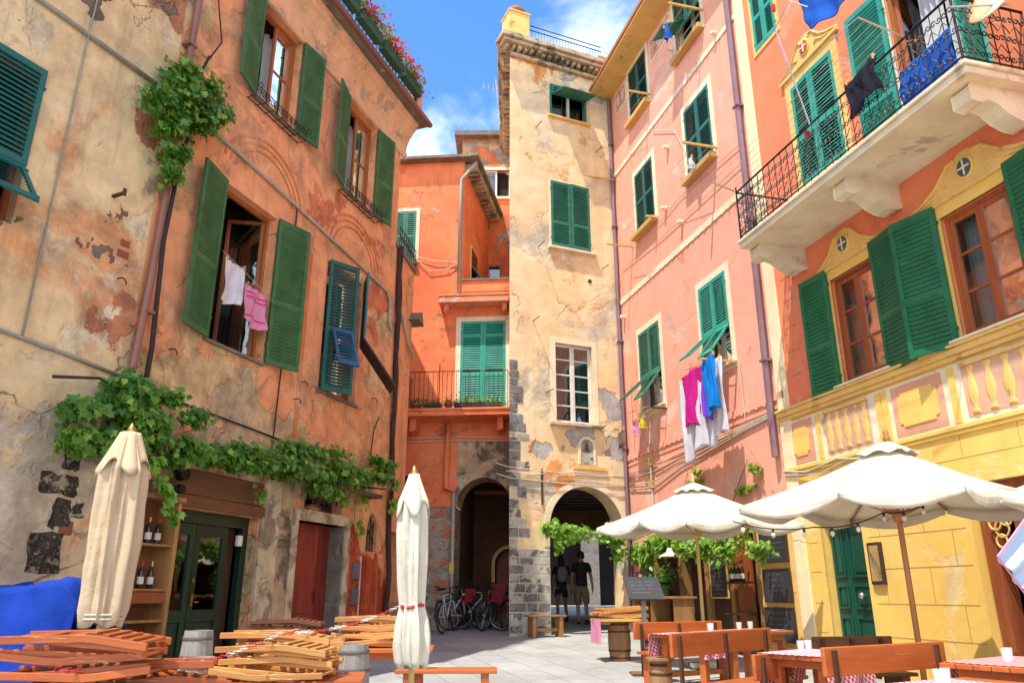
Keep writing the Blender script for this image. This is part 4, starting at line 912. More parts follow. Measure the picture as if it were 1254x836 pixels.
# rustication joints
simple('joint',(.42,.26,.08),.9,0,.3,8,0); mv=MB(); mh=MB(); rows=[.78,1.18,1.61,2.02,2.43,2.80,3.10]
def free(s,z): return not (6.9<s<7.95 and z<2.5) and not (9.6<s<11.7 and z<2.6)
for i,z in enumerate(rows[:-1]):
    for (a,b) in (((S0+.35,6.9),(7.95,9.6),(11.7,S1)) if z<2.5 else ((S0+.35,S1),)): mh.box(a,b,-.002,.0,z-.005,z+.005)
    k=0; s=S0+.75+(.35 if i%2 else 0)
    while s<S1:
        zn=rows[i+1]
        if free(s,z): mv.box(s-.005,s+.005,-.002,0,z+.005,zn-.005)
        s+=.78
mh.build('mortar_joint','joint',rd,PK.M); mv.build('mortar_joint','joint',rd,PK.M)
m=MB()
for z in (5.4,5.0,4.6,5.85,6.25): m.box(S0+.42,7.0,-.002,0,z-.006,z+.006)
m.build('mortar_joint','joint',rd,PK.M)
# ledge and frieze
m=MB(); m.box(S0,S1,-.08,0,3.99,4.07); m.box(S0,S1,-.05,0,3.93,3.989); m.box(S0,S1,-.11,0,4.071,4.11); m.build('ledge','ochre_trim',rd,PK.M,bevel=.012)
m=MB(); m.box(S0,S1,-.04,0,3.12,3.18); m.box(S0,S1,-.025,0,3.07,3.119); m.build('lower_ledge','yellow_plaster',rd,PK.M,bevel=.01)
m=MB(); m.box(6.35,15.6,-.012,0,3.185,3.9); m.build('frieze','cream_trim',rd,PK.M)
def fpanel(s0,s1):
    f=MB().box(s0,s1,-.022,-.011,3.22,3.86).build('frieze_panel','maroon_panel',rd,PK.M)
    a,b,c,d,q=s0+.1,s1-.1,3.32,3.76,.06
    MB().prism([(a+q,c),(b-q,c),(b-q,c+q*.6),(b,c+q),(b,d-q),(b-q,d-q*.6),(b-q,d),(a+q,d),(a+q,d-q*.6),(a,d-q),(a,c+q),(a+q,c+q*.6)],-.034,-.021).build('panel','yellow_plaster',f,PK.M)
def bal(s0,s1,n):
    f=MB().box(s0,s1,-.02,-.011,3.24,3.84).build('balustrade','violet_shadow_paint',rd,PK.M)
    m=MB(); h=.58
    pr=[(.055,0),(.055,.04),(.03,.06),(.035,.1),(.07,.2),(.072,.28),(.05,.38),(.028,.46),(.045,.5),(.055,.54),(.055,h)]
    for i in range(n):
        s=s0+(s1-s0)*(i+.5)/n; L=[(s-r,3.25+z) for r,z in pr]+[(s+r,3.25+z) for r,z in reversed(pr)]
        m.lathe(pr,14,T(s,-.02,3.25)@Matrix.Diagonal((1,.22,1,1)))
    build_each(m,'baluster','ochre_trim',f,PK.M,smooth=True); MB().box(s0,s1,-.05,-.019,3.83,3.87).build('top_rail','ochre_trim',f,PK.M)
fpanel(6.5,7.1); bal(7.4,8.35,5); fpanel(8.8,9.65); bal(9.95,11.4,6); fpanel(11.8,12.6); bal(12.9,14.3,6)
m=MB()
for s in (7.2,8.5,8.62,9.75,11.5): m.box(s,s+.1,-.03,-.011,3.2,3.86)
build_each(m,'frieze_pilaster','yellow_plaster',rd,PK.M)
m=MB(); m.tube([(6.3,-.05,3.15),(6.9,-.06,3.05),(7.6,-.05,3.14),(8.4,-.05,3.0)],.016,5); m.tube([(6.3,-.05,3.08),(7.2,-.06,2.98),(7.9,-.05,3.1),(8.4,-.05,2.9)],.012,5); m.build('cable','cable_white',rd,PK.M)
# pediments
simple('emblem_blue',(.05,.11,.13),.6,0,.3,10,0); simple('emblem_red',(.6,.08,.05),.6,0,.2,10,0)
def pediment(sc,z,wd,h,em='emblem_blue'):
    x=wd/2; P=[(-x,0),(-x,.10),(-x+.10,.12),(-x*.72,.2),(-x*.5,.34),(-x*.33,.52),(-x*.24,.62)]
    P=[(a,b*h/.62) for a,b in P]; top=[(-.13,h*1.02),(-.06,h*1.12),(.06,h*1.12),(.13,h*1.02)]
    Q=[(-a,b) for a,b in reversed(P)]
    L=[(sc+a,z+b) for a,b in P+top+Q]
    p=MB().prism(L,-.045,0).build('pediment','ochre_trim',rd,PK.M,bevel=.012)
    m=MB()
    for sg in (-1,1):
        m.tube([(sc+sg*a,-.05,z+b) for a,b in ((x*.95,h*.09),(x*.72,h*.24),(x*.5,h*.46),(x*.36,h*.74),(x*.27,h*.92),(x*.16,h*.95),(x*.14,h*.82))],.022,6)
        m.tube([(sc+sg*a,-.05,z+b) for a,b in ((x*.8,h*.08),(x*.55,h*.2),(x*.4,h*.36),(x*.3,h*.3))],.016,6)
    m.box(sc-x,sc+x,-.06,0,z-.03,z+.02)
    m.build('scroll','ochre_trim',p,PK.M,smooth=False)
    e=MB().lathe([(.1,0),(.1,.03),(.085,.035)],18,T(sc,-.045,z+h*.55)@RX(R(90))@Matrix.Diagonal((1,1.15,1,1))).build('emblem',em,p,PK.M)
    m=MB(); m.box(sc-.085,sc+.085,-.085,-.08,z+h*.55-.012,z+h*.55+.012); m.box(sc-.012,sc+.012,-.0855,-.0805,z+h*.55-.1,z+h*.55+.1); m.build('cross','cream_trim',p,PK.M)
    MB().lathe([(.125,0),(.125,.02),(.105,.03)],20,T(sc,-.04,z+h*.55)@RX(R(90))@Matrix.Diagonal((1,1.15,1,1))).build('emblem_ring','yellow_plaster',p,PK.M)
pediment(8.38,5.93,1.35,.42); pediment(10.6,5.9,1.9,.42)
pediment(8.17,9.58,1.5,.42,'emblem_red')
# windows R3 and R4
def rd_window(s0,s1,z0,z1,angs,wl):
    w=surround(PK,s0,s1,z0,z1,.12,.02,False,.18).build('window','yellow_plaster',rd,PK.M)
    casing(PK,s0,s1,z0,z1,.06,.05,.08).build('frame','sash_brown',w,PK.M,bevel=.005)
    sash(w,PK,s0+.05,s1-.05,z0+.05,z1-.05,'sash_brown',3,1,.1,(0,0),.06); curtains(w,PK,s0+.05,s1-.05,z0+.05,z1-.03,.3,'curtain_pink' if s0<9 else 'curtain',.25,.035,12)
    shut(w,PK,s0-.02,s1+.02,z0-.05,z1+.18,'shutter_deep',angs,(.4,),off=.05,wl=wl)
    MB().box(s0-.1,s1+.1,-.12,.05,4.112,4.14).build('sill','cream_trim',w,PK.M)
    return w
rd_window(7.93,8.84,4.12,5.76,(176,172),.60); rd_window(10.06,11.04,4.12,5.72,(165,173),.62)
w=[o for o in bpy.data.objects if o.name.startswith('window') and o.parent==rd][-1]
rd_window(13,14,4.12,5.7,(172,172),.6)
# R1, R0
w=surround(PK,7.65,8.7,7.5,9.35,.14,.025,True,.2).build('window','ochre_trim',rd,PK.M); shut(w,PK,7.65,8.7,7.5,9.35,'shutter_bright',(3,3),(.45,),off=.01); MB().box(7.6,8.75,.2,.21,7.4,9.4).build('room_shade','interior_shade',w,PK.M)
m=MB(); m.box(7.6,8.75,-.3,0,6.75,7.3); m.build('window_bench','cream_trim',w,PK.M)
w=surround(PK,6.85,7.5,10.75,12.1,.08,.02,True).build('window','ochre_trim',rd,PK.M); shut(w,PK,6.85,7.5,10.75,12.1,'shutter_bright',(0,0),(.5,),off=.01); MB().box(6.8,7.55,.2,.21,10.7,12.2).build('room_shade','interior_shade',w,PK.M)
# balcony door R2
w=surround(PK,9.85,10.95,6.65,9.45,.12,.025,False,.18).build('balcony_door','cream_trim',rd,PK.M)
casing(PK,9.85,10.95,6.65,9.45,.04,.06,.1).build('frame','sash_orange',w,PK.M,bevel=.005)
sash(w,PK,9.91,10.89,6.7,9.4,'sash_brown',3,1,.1,(60,None)); curtains(w,PK,10.2,10.9,6.7,9.4,.22,gap=.05)
MB().box(9.8,11,.9,.92,6.5,9.6).build('room_shade','interior_shade',w,PK.M)
shut(w,PK,9.85,10.95,6.65,9.45,'shutter_bright',(176,None),(.42,),off=.06,wl=.68)
leaf_mb(.6,2.8,-1,(.42,)).build('shutter','shutter_bright',w,PK.M@T(10.95,-.06,6.65)@RZ(PI+R(150)))
# balcony slab
BS0,BS1,BO,BZ=7.2,11.68,1.0,6.50
sl=MB(); sl.box(BS0,BS1,-BO,0,BZ,BZ+.09); sl.box(BS0-.03,BS1+.03,-BO-.03,0,BZ+.091,BZ+.14); slb=sl.build('balcony_slab','balcony_plaster',rd,PK.M,bevel=.01)
for s in (7.22,9.28,11.3):
    m=MB(); P=[(0,0),(-.80,0),(-.84,-.04),(-.84,-.2),(-.72,-.22),(-.62,-.17),(-.5,-.20),(-.38,-.30),(-.22,-.36),(-.08,-.36),(0,-.33)]
    a=[(s,y,BZ+z) for y,z in P]; b=[(s+.24,y,BZ+z) for y,z in P]; n=len(P)
    m.add(a+b,[tuple(range(n)),tuple(range(2*n-1,n-1,-1))]+[(i,(i+1)%n,n+(i+1)%n,n+i) for i in range(n)])
    m.build('balcony_bracket','balcony_plaster',rd,PK.M,bevel=.012)
def scroll(m,P,U,sz,r=.0075):
    """S scroll in the plane spanned by unit vector U (horizontal) and z, centred on P"""
    P=Vector(P);U=Vector(U);Z=Vector((0,0,1))
    for sg in (1,-1):
        pts=[]
        for k in range(13):
            A=k/12*PI*2.1; rr=sz*(1-.68*k/12); pts.append(P+sg*(U*(sz-math.cos(A)*rr)*.9+Z*(math.sin(A)*rr)))
        m.tube(pts,r,4)
def rail_run(p0,p1,n,parent):
    p0=Vector(p0);p1=Vector(p1); U=(p1-p0).normalized(); st=(p1-p0)/n; zb=BZ+.14; hh=.86
    m=MB(); m.tube([p0+Vector((0,0,hh)),p1+Vector((0,0,hh))],.016,6); m.tube([p0+Vector((0,0,.07)),p1+Vector((0,0,.07))],.010,6)
    for i in range(n+1):
        q=p0+st*i; m.tube([q,q+Vector((0,0,hh))],.0085,4)
    m.build('railing_bars','iron',parent,PK.M)
    m=MB()
    for i in range(n):
        q=p0+st*(i+.5)
        for z in (.16,.43,.70): scroll(m,q+Vector((0,0,z)),U if (i+int(z*10))%2 else -U,.042)
        m.tube([q-st*.45+Vector((0,0,.24)),q+Vector((0,0,.34)),q+st*.45+Vector((0,0,.24))],.006,4); m.tube([q-st*.45+Vector((0,0,.62)),q+Vector((0,0,.52)),q+st*.45+Vector((0,0,.62))],.006,4)
    m.build('railing_scrollwork','iron',parent,PK.M)
zb=BZ+.14
rl=MB().tube([(BS0+.02,-BO+.02,zb+.02),(BS1-.02,-BO+.02,zb+.02)],.012,6).build('balcony_railing','iron',rd,PK.M)
for s_ in (BS0+.02,BS1-.02): MB().tube([(s_,-BO+.02,zb),(s_,-BO+.02,zb+.95)],.015,6).build('post','iron',rl,PK.M)
rail_run((BS0+.02,-BO+.02,zb),(BS1-.02,-BO+.02,zb),29,rl); rail_run((BS0+.02,-BO+.02,zb),(BS0+.02,-.0,zb),6,rl); rail_run((BS1-.02,-BO+.02,zb),(BS1-.02,0,zb),6,rl)
# clothes lines carried by the balcony
m=MB(); m.tube([(7.2,-1.0,zb+.9),(7.25,-1.55,zb+1.0)],.012,5); m.tube([(11.0,-1.0,zb+.85),(11.0,-1.6,zb+1.0),(10.6,-1.65,zb+1.0)],.012,5); m.tube([(9.2,-1.0,zb+.85),(9.0,-1.2,zb+2.6),(9.4,-1.2,zb+2.75),(9.5,-1.0,zb+2.6)],.012,5); m.build('line_bracket','steel',rd,PK.M)
m=MB()
for k in range(5): m.tube([(7.2,-1.05-.11*k,zb+.9),(9.0,-1.07-.11*k,zb+.86),(11.0,-1.1-.11*k,zb+.95)],.0045,4)
m.build('washing_line','cable_white',rd,PK.M)
# green panelled door
f=surround(PK,6.98,7.86,-.1,2.43,.1,.012,False).build('door','yellow_plaster',rd,PK.M)
MB().box(6.98,7.86,.2,.22,.1,2.43).build('door_base','plain_dark',f,PK.M)
for a,b in ((6.99,7.32),(7.33,7.85)):
    m=MB(); z0=.28; m.box(a,b,.13,.17,z0,2.42)
    for c,d in ((.4,1.0),(1.1,1.42),(1.52,2.32)):
        m.box(a+.05,b-.05,.105,.13,c,c+.03); m.box(a+.05,b-.05,.105,.13,d-.03,d); m.box(a+.05,a+.08,.105,.13,c+.03,d-.03); m.box(b-.08,b-.05,.105,.13,c+.03,d-.03); m.box(a+.12,b-.12,.115,.13,c+.07,d-.07)
    m.build('door_leaf','teal_door_paint',f,PK.M,bevel=.005)
m=MB(); m.lathe([(.015,0),(.015,.04),(.04,.05),(.045,.07),(.03,.09),(0.005,.095)],12,T(7.62,.105,1.28)@RX(R(90))); m.build('handle','steel',f,PK.M,smooth=True)
m=MB(); m.box(7.96,8.2,-.05,0,1.42,1.95); ic=m.build('notice_case','dark_wood',rd,PK.M,bevel=.006); MB().box(7.99,8.17,-.054,-.049,1.46,1.91).build('sheet','passage_yellow',ic,PK.M)
m=MB(); m.box(8.05,9.35,-.02,0,2.24,2.28); m.build('wall_rail','iron_rust',rd,PK.M)
# shop entrance at the right
m=MB(); m.box(9.70,9.86,.1,.3,-.3,2.5); m.box(10.1,10.22,.15,.3,-.3,2.5); m.box(11.45,11.6,.1,.3,-.3,2.5); m.box(9.86,11.45,.1,.3,2.38,2.5); m.build('shopfront_frame','sash_brown',rd,PK.M,bevel=.006)
MB().box(9.7,11.6,.5,.52,-.3,2.5).build('shop_interior','interior_shade',rd,PK.M)  # near-black sheet stands in for the unlit shop
m=MB()
for i,(s,z,r) in enumerate(((9.95,2.05,.08),(10.03,1.98,.09),(10.1,2.08,.07),(10.0,1.85,.07))): m.tube([(s+r*math.cos(a*.5),.05,z+r*math.sin(a*.5)) for a in range(13)],.012,5,closed=True)
m.build('hanging_rings','ochre_trim',rd,PK.M)
# ------------------------------------------------------------ THINGS ON THE SQUARE
wood('chair_orange',(.44,.11,.025),(.33,.075,.02),.4,6,0,wear=(.6,.3,.12)); wood('chair_yellow',(.60,.30,.09),(.48,.20,.05),.5,6,0,wear=(.72,.5,.25)); wood('chair_brown',(.20,.07,.03),(.15,.05,.02),.5,6,0)
wood('bench_orange',(.52,.14,.035),(.42,.10,.025),.38,5,0,wear=(.58,.26,.1)); wood('barrel_grey',(.34,.31,.27),(.25,.22,.19),.75,6,2); wood('barrel_brown',(.36,.19,.08),(.26,.13,.055),.6,6,2); wood('pole_wood',(.45,.21,.08),(.38,.16,.06),.45,6,2); wood('pole_pale',(.62,.45,.18),(.55,.38,.14),.45,6,2)
cloth('canvas_cream',(.80,.74,.60),.22); cloth('canvas_white',(.84,.80,.66),.28); cloth('canvas_beige',(.66,.50,.32),.12); cloth('tarp_blue',(.01,.045,.33),.03); cloth('white_cloth',(.82,.80,.84),.25); cloth('pink_cloth',(.85,.35,.5),.2)  # the third canvas is the beige of the left folded parasol
cloth('magenta_cloth',(.72,.015,.28),.2,c2=(.55,.02,.25)); cloth('blue_cloth',(.01,.25,.75),.2); cloth('violet_cloth',(.22,.06,.65),.2); cloth('deep_blue_cloth',(.02,.12,.55),.15); cloth('black_cloth',(.02,.018,.03),.05); cloth('pale_blue_cloth',(.60,.72,.86),.25); cloth('yellow_cloth',(.75,.65,.05),.2); cloth('rag_brown',(.2,.13,.09),.1)
simple('slate_board',(.045,.045,.05),.6,0,.3,6,.0); simple('chalk',(.5,.5,.48),.9); simple('bottle_glass',(.012,.02,.01),.12,0,.1,5,0,.6); simple('paper',(.7,.66,.55),.8); simple('label_red',(.45,.05,.04),.7)
simple('rubber',(.02,.02,.02),.8); simple('bike_silver',(.5,.5,.52),.3,.7,.15,20,0); simple('bike_black',(.03,.03,.035),.35,.2,.1,20,0); simple('bike_red',(.35,.02,.02),.35,.2,.1,20,0); simple('bike_white',(.7,.7,.72),.35,.1,.1,20,0); simple('plastic_red',(.22,.012,.018),.5); simple('plastic_black',(.02,.02,.022),.5)
simple('chain_white',(.75,.70,.68),.5); simple('chain_red',(.55,.04,.03),.5); simple('flower_red',(.75,.02,.03),.6); simple('flower_pink',(.65,.03,.16),.6); simple('pot_green',(.03,.09,.04),.6); simple('bulb',(.75,.72,.6),.15); simple('tile_teal',(.02,.3,.28),.5)
simple('dish_white',(.72,.66,.55),.5,c2=(.7,.3,.08),scale=4)
def checker(name,c1,c2,sc):
    m,N,b=newmat(name); t=N.new('ShaderNodeTexChecker'); t.inputs['Scale'].default_value=sc; t.inputs['Color1'].default_value=(*c1,1); t.inputs['Color2'].default_value=(*c2,1)
    uv=N.obj(); s_=N.sep(uv); c=N.new('ShaderNodeCombineXYZ'); N.link(N.math('ADD',s_[0],N.math('MULTIPLY',s_[2],.5)),c.inputs[0]); N.link(N.math('ADD',s_[1],N.math('MULTIPLY',s_[2],1.0)),c.inputs[1]); N.link(c.outputs[0],t.inputs['Vector'])
    N.link(t.outputs[0],b.inputs['Base Color']); b.inputs['Roughness'].default_value=.9
checker('gingham',(.66,.05,.10),(.80,.62,.64),34); checker('gingham_dark',(.42,.04,.06),(.6,.45,.42),36)
# -------- vines
def vine(name,label,W,blobs,n,size,mat,seed,off=.25,stems=(),hang=0,group=None,stemmat='bark',fn=leaf):
    """blobs in wall coordinates (s,z,rs,rz,outwards)"""
    rg=random.Random(seed); t=thing(name,label,'vine',W.M@T(blobs[0][0],0,blobs[0][1]),group)
    mb=MB(); tot=sum(b[2]*b[3] for b in blobs)
    for (s,z,rs,rz,o) in blobs:
        k=int(n*rs*rz/tot)
        # sub-clumps give an uneven outline
        cl=[(s+rg.gauss(0,.5)*rs,z+rg.gauss(0,.5)*rz,rg.uniform(.25,.5)) for _ in range(max(3,int(7*rs*rz/.3)))]
        for i in range(k):
            c=rg.choice(cl); A=rg.uniform(0,2*PI); q=abs(rg.gauss(0,.5)); 
            ss=c[0]+math.cos(A)*q*c[2]*rs*1.2; z2=c[1]+math.sin(A)*q*c[2]*rz*1.2-(rg.random()**3)*hang
            oo=max(.03,off+rg.gauss(0,.4)*o)
            fn(mb,(ss,-oo,z2),size,(rg.gauss(0,.3),-1,.55),rg)
    mb.build('foliage',mat,t,W.M)
    if stems:
        m=MB()
        for P,r in stems: m.tube([(s,-o,z) for s,z,o in P],[r*(1-.5*i/len(P)) for i in range(len(P))],7)
        m.build('stem',stemmat,t,W.M,smooth=True)
    return t
def px(W,x,y,off=0): return W.at(x,y,off)
def blob(W,x,y,rx,ry,o,off=.25):
    s,z=W.at(x,y,off); s1,_=W.at(x+rx,y,off); _,z1=W.at(x,y-ry,off); return (s,z,abs(s1-s),abs(z1-z),o)
vine('climbing_vine','bushy vine crown growing round the brown drainpipe high on the old house',LM,[blob(LM,220,112,48,42,.3),blob(LM,240,140,32,32,.3),blob(LM,200,160,30,30,.25),blob(LM,215,195,18,22,.15)],3600,.10,'vine_leaf',1,.28,
  stems=[([( .18,2.6,.12),(.22,4.2,.12),(.12,5.6,.14),(.2,6.9,.13),(.3,7.4,.14),(.2,7.9,.16),(.35,8.6,.2)],.035),([(.3,8.3,.1),(.55,9.0,.2),(.5,9.8,.06),(.45,11.5,.03)],.014)])
vine('climbing_vine','large leafy vine mass hanging over the bottle shelf beside the beige parasol',LF,[blob(LF,110,490,45,22,.25,.3),blob(LF,95,525,26,22,.2,.3),blob(LF,150,525,36,24,.25,.3),blob(LF,160,485,40,24,.25,.3)],3600,.10,'vine_leaf',2,.3,stems=[([(7.0,3.5,.2),(7.5,3.6,.25),(7.9,3.4,.3)],.02)],hang=.15)
vine('climbing_vine','long leafy vine trained along the trellis above the green and red doors',LM,[blob(LM,205,500,35,26,.25,.35),blob(LM,195,530,42,24,.25,.35),blob(LM,215,545,50,20,.3,.35),blob(LM,280,560,60,20,.3,.35),blob(LM,350,565,60,20,.3,.35),blob(LM,420,570,50,18,.25,.35),blob(LM,400,592,30,14,.2,.3),blob(LM,470,572,24,8,.15,.3),blob(LM,350,540,40,14,.15,.3)],7200,.095,'vine_leaf',3,.36,hang=.1,
  stems=[([(.2,2.7,.1),(.4,3.1,.25),(1.5,3.15,.3),(3,3.1,.3),(4.5,3.05,.3),(6.3,3.2,.2)],.025)])
vine('hanging_vine','pale green vine tendril dangling beside the bottle shelf',LM,[blob(LM,195,590,12,12,.06,.5),blob(LM,205,612,9,14,.05,.5),blob(LM,190,570,14,10,.06,.5),blob(LM,213,632,6,12,.04,.5)],130,.11,'vine_light',4,.5,stems=[([(.4,2.95,.4),(.5,2.6,.5),(.62,2.3,.5)],.006)],stemmat='bark')
vine('hanging_vine','thin vine tendril drooping by the round fanlight of the red door',LM,[blob(LM,433,600,16,22,.06,.2),blob(LM,440,640,8,20,.04,.1),blob(LM,322,605,9,22,.05,.3),blob(LM,478,610,9,24,.05,.15)],260,.085,'vine_light',5,.2,stems=[([(5.2,2.9,.2),(5.4,2.4,.1),(5.5,2.0,.06)],.005)])
tv=thing('bare_vine_trunk','bare twisted dark vine trunk climbing the corner of the old house','vine',AN.M@T(.15,0,.4))
rg=random.Random(4)
for k in range(3):
    m=MB(); m.tube([( .12+.012*i+.03*math.sin(i*1.1+k*2)+.01*k,-.07-.02*math.cos(i*1.3+k),8.5-i*.36) for i in range(24)],[.05-.0012*i*(k>0) for i in range(24)],7); m.build('stem','bark_red',tv,AN.M,smooth=True)
m=MB()
for i in range(14): z=8.3-i*.5; m.tube([(.15,-.08,z),(.15+rg.uniform(-.12,.12),-.12,z+rg.uniform(-.2,.1))],[.014,.004],5)
m.build('twig','bark_red',tv,AN.M)
vine('arch_vine','bright green vine hanging across the round passage arch of the tower',TW,[blob(TW,690,645,22,10,.15,.3),blob(TW,720,652,30,12,.15,.3),blob(TW,750,660,28,14,.15,.3),blob(TW,685,660,10,18,.1,.3),blob(TW,765,680,16,14,.12,.3)],2200,.095,'vine_light',6,.3,stems=[([(1.0,2.4,.2),(1.6,2.6,.3),(2.8,2.5,.3),(3.1,2.2,.25)],.012)],hang=.2)
vine('shop_vine','green vine over the dark shopfront under the far cream parasol',PK,[blob(PK,800,664,20,14,.2,.4),blob(PK,835,660,30,14,.2,.4),blob(PK,880,668,30,18,.2,.4),blob(PK,915,658,26,14,.2,.4),blob(PK,790,680,10,26,.1,.4)],2600,.095,'vine_light',7,.4,stems=[([(.6,.4,.3),(.65,1.6,.35),(.9,2.4,.4),(3,2.6,.4),(5,2.7,.3)],.014)],hang=.25)
vine('wall_vine','yellowing vine shoot on the pink wall behind the far parasol',PK,[blob(PK,852,588,10,10,.08,.1),blob(PK,842,596,12,7,.06,.1)],110,.13,'vine_yellow',8,.1,stems=[([(2.9,2.7,.05),(2.8,3.2,.05),(3.1,3.6,.05)],.008)])
vine('wall_vine','taller yellowing vine shoot climbing the pink wall between the two cream parasols',PK,[blob(PK,925,572,8,14,.06,.08),blob(PK,918,592,10,8,.06,.08),blob(PK,907,600,9,5,.05,.08)],100,.12,'vine_yellow',9,.08,stems=[([(4.6,2.7,.05),(4.9,3.1,.05),(5.3,3.5,.05)],.008)])
# -------- terrace and balcony plants
def pot_plant(name,label,M,w,d,h,mat,leafm,n,ls,spread,group,flowers=None,round_=False,seed=0,fh=.3):
    t=thing(name,label,'potted plant',M,group); rg=random.Random(seed)
    m=MB()
    if round_: m.lathe([(w*.35,0),(w*.5,h*.85),(w*.55,h*.86),(w*.55,h),(w*.45,h),(w*.42,h*.9)],14)
    else: m.add([(-w/2,-d*.4,0),(w/2,-d*.4,0),(w/2,d*.4,0),(-w/2,d*.4,0),(-w/2-.02,-d/2,h),(w/2+.02,-d/2,h),(w/2+.02,d/2,h),(-w/2-.02,d/2,h)],[(0,3,2,1),(4,5,6,7),(0,1,5,4),(1,2,6,5),(2,3,7,6),(3,0,4,7)])
    m.build('pot',mat,t,M,bevel=.004,smooth=round_)
    m=MB()
    for i in range(n):
        x=rg.gauss(0,w*.38 if not round_ else w*.4); smleaf(m,(x,rg.gauss(0,spread*.5),h+abs(rg.gauss(0,fh*.5))),ls,(0,-.5,.8),rg)
    m.build('foliage',leafm,t,M)
    m=MB()
    for i in range(8): x=rg.uniform(-w*.4,w*.4); m.tube([(x,0,h*.8),(x+rg.uniform(-.05,.05),rg.uniform(-.05,.05),h+fh*.6)],.004,4)
    m.build('stem','bark',t,M)
    if flowers:
        m=MB()
        for i in range(flowers[1]):
            x=rg.gauss(0,w*.36); y=rg.gauss(-.06,spread*.5); z=h+abs(rg.gauss(fh*.35,fh*.45))
            for k in range(9): smleaf(m,(x+rg.gauss(0,.02),y+rg.gauss(0,.02),z+rg.gauss(0,.02)),.06,(0,-1,.4),rg)
        m.build('flower',flowers[0],t,M)
    return t
cols=['flower_red','flower_red','flower_pink','flower_red','flower_pink']
lab=['green flower box of red geraniums at the near end of the terrace rail','green flower box of dense red geraniums, second along the terrace rail','green flower box of pink and leafy geraniums, middle of the terrace rail','green flower box of red geraniums, fourth along the terrace rail','green flower box of trailing pink geraniums at the far end of the terrace rail']
for i in range(5):
    pot_plant('flower_box',lab[i],LM.M@T(2.2+i*.93,-.50,11.95),.8,.2,.2,'pot_green','plant_leaf',420,.085,.2,'flower boxes on the terrace rail',(cols[i],60),seed=i+3,fh=.42)
lab=['small terracotta pot of dark leaves at the left end of the red balcony','green box of low shrubs on the red balcony','terracotta pot with sparse leaves, third from the left on the red balcony','dark pot of bushy green leaves, fourth along the red balcony','long pot of pale green leaves beside the balcony door','pot of yellow green leaves at the right end of the red balcony']
for i,(s,w_,mt,n) in enumerate(((1.32,.28,'terracotta',130),(1.72,.4,'pot_green',120),(2.12,.2,'terracotta',60),(2.42,.3,'plastic_black',130),(2.78,.34,'plastic_black',150),(3.2,.42,'pot_green',170))):
    pot_plant('balcony_plant',lab[i],ORW.M@T(s,-.68,5.565),w_,.2,.14,mt,'plant_leaf' if i<4 else 'vine_light',n,.055,.12,'potted plants on the orange house balcony',seed=i+20,fh=.16,round_=(i in (0,2)))
# -------- washing
from mathutils import noise as mnoise
def sheet(name,label,cat,W,s0,s1,zt,h,mat,off=.3,group=None,slant=0,seed=0,pegs=True,skew=0,waist=0,out=0):
    rg=random.Random(seed); t=thing(name,label,cat,W.M@T((s0+s1)/2,-off,zt),group); ph=rg.uniform(0,6)
    m=MB(); w=s1-s0
    def f(u,v):
        ww=1-waist*math.sin(PI*v); wob=.02*math.sin(v*9+ph)
        return (s0+w*(.5+(u-.5)*ww)+skew*v+wob*v,-off-out*v-.03*mnoise.noise(Vector((u*5+ph,v*2.2,ph)))-.045*math.sin(u*7+ph+v*1.5)*(.25+v)-.02*math.sin(u*17+v*4+ph)*v,zt+slant*u-h*v*(1+.07*math.sin(u*4+ph))+.02*math.sin(u*PI*2)*(-1)*(1-v))
    m.grid(f,30,30); m.build('cloth',mat,t,W.M,smooth=True,thick=.004)
    if pegs:
        for u in (.08,.92):
            x,y,z=f(u,0); MB().box(x-.008,x+.008,y-.02,y+.02,z-.035,z+.045).build('peg','yellow_wood',t,W.M)
    return t
sheet('towel','white tea towel pegged in the middle window of the old house','towel',LM,1.30,1.72,5.9,.62,'white_cloth',.12,'washing in the old house window',-.06,1)
tt=sheet('towel','pink and white checked towel pegged beside a white one','towel',LM,1.78,2.28,5.68,.56,'pink_cloth',.12,'washing in the old house window',-.04,2)
for zz in (.1,.17,.46): MB().grid(lambda u,v:(1.80+.46*u,-.15-.045*math.sin(u*7),5.66-zz-.02*v),12,1).build('stripe','magenta_cloth',tt,LM.M)
m=MB(); m.tube([(1.22,-.12,5.95),(1.75,-.13,5.82),(2.5,-.12,5.62)],.005,4); lw=m.build('washing_line','cable_white',None,LM.M); prop(lw,'thin washing line across the middle window of the old house','line')
sheet('bed_sheet','long white sheet hanging behind the magenta towel under the pink house window','bed sheet',PK,4.05,4.95,5.2,1.5,'white_cloth',.58,'washing under the pink house window',seed=3)
sheet('bed_sheet','white sheet hanging behind the blue towel under the pink house window','bed sheet',PK,4.85,5.55,5.25,1.4,'white_cloth',.52,'washing under the pink house window',seed=4)
sheet('towel','magenta towel on the outer washing line of the pink house','towel',PK,4.2,4.95,5.25,1.05,'magenta_cloth',.62,'washing under the pink house window',seed=5)
sheet('towel','violet towel squeezed between the magenta and the blue one','towel',PK,4.9,5.18,5.27,1.0,'violet_cloth',.6,'washing under the pink house window',seed=6)
sheet('towel','bright blue towel on the outer washing line of the pink house','towel',PK,5.12,5.55,5.3,1.0,'blue_cloth',.66,'washing under the pink house window',seed=7)
sheet('rag','crumpled brown rag hanging beside the violet drainpipe','rag',PK,.35,.75,4.95,.38,'rag_brown',.35,'small washing by the lower pink house window',seed=8,waist=.3)
sheet('rag','small yellow cloth pegged under the lower left window of the pink house','cloth',PK,1.6,1.85,5.0,.25,'yellow_cloth',.35,'small washing by the lower pink house window',seed=9,waist=.2)
sheet('rag','small pink cloth pegged beside the yellow cloth','cloth',PK,1.2,1.5,5.0,.35,'pink_cloth',.35,'small washing by the lower pink house window',seed=10)
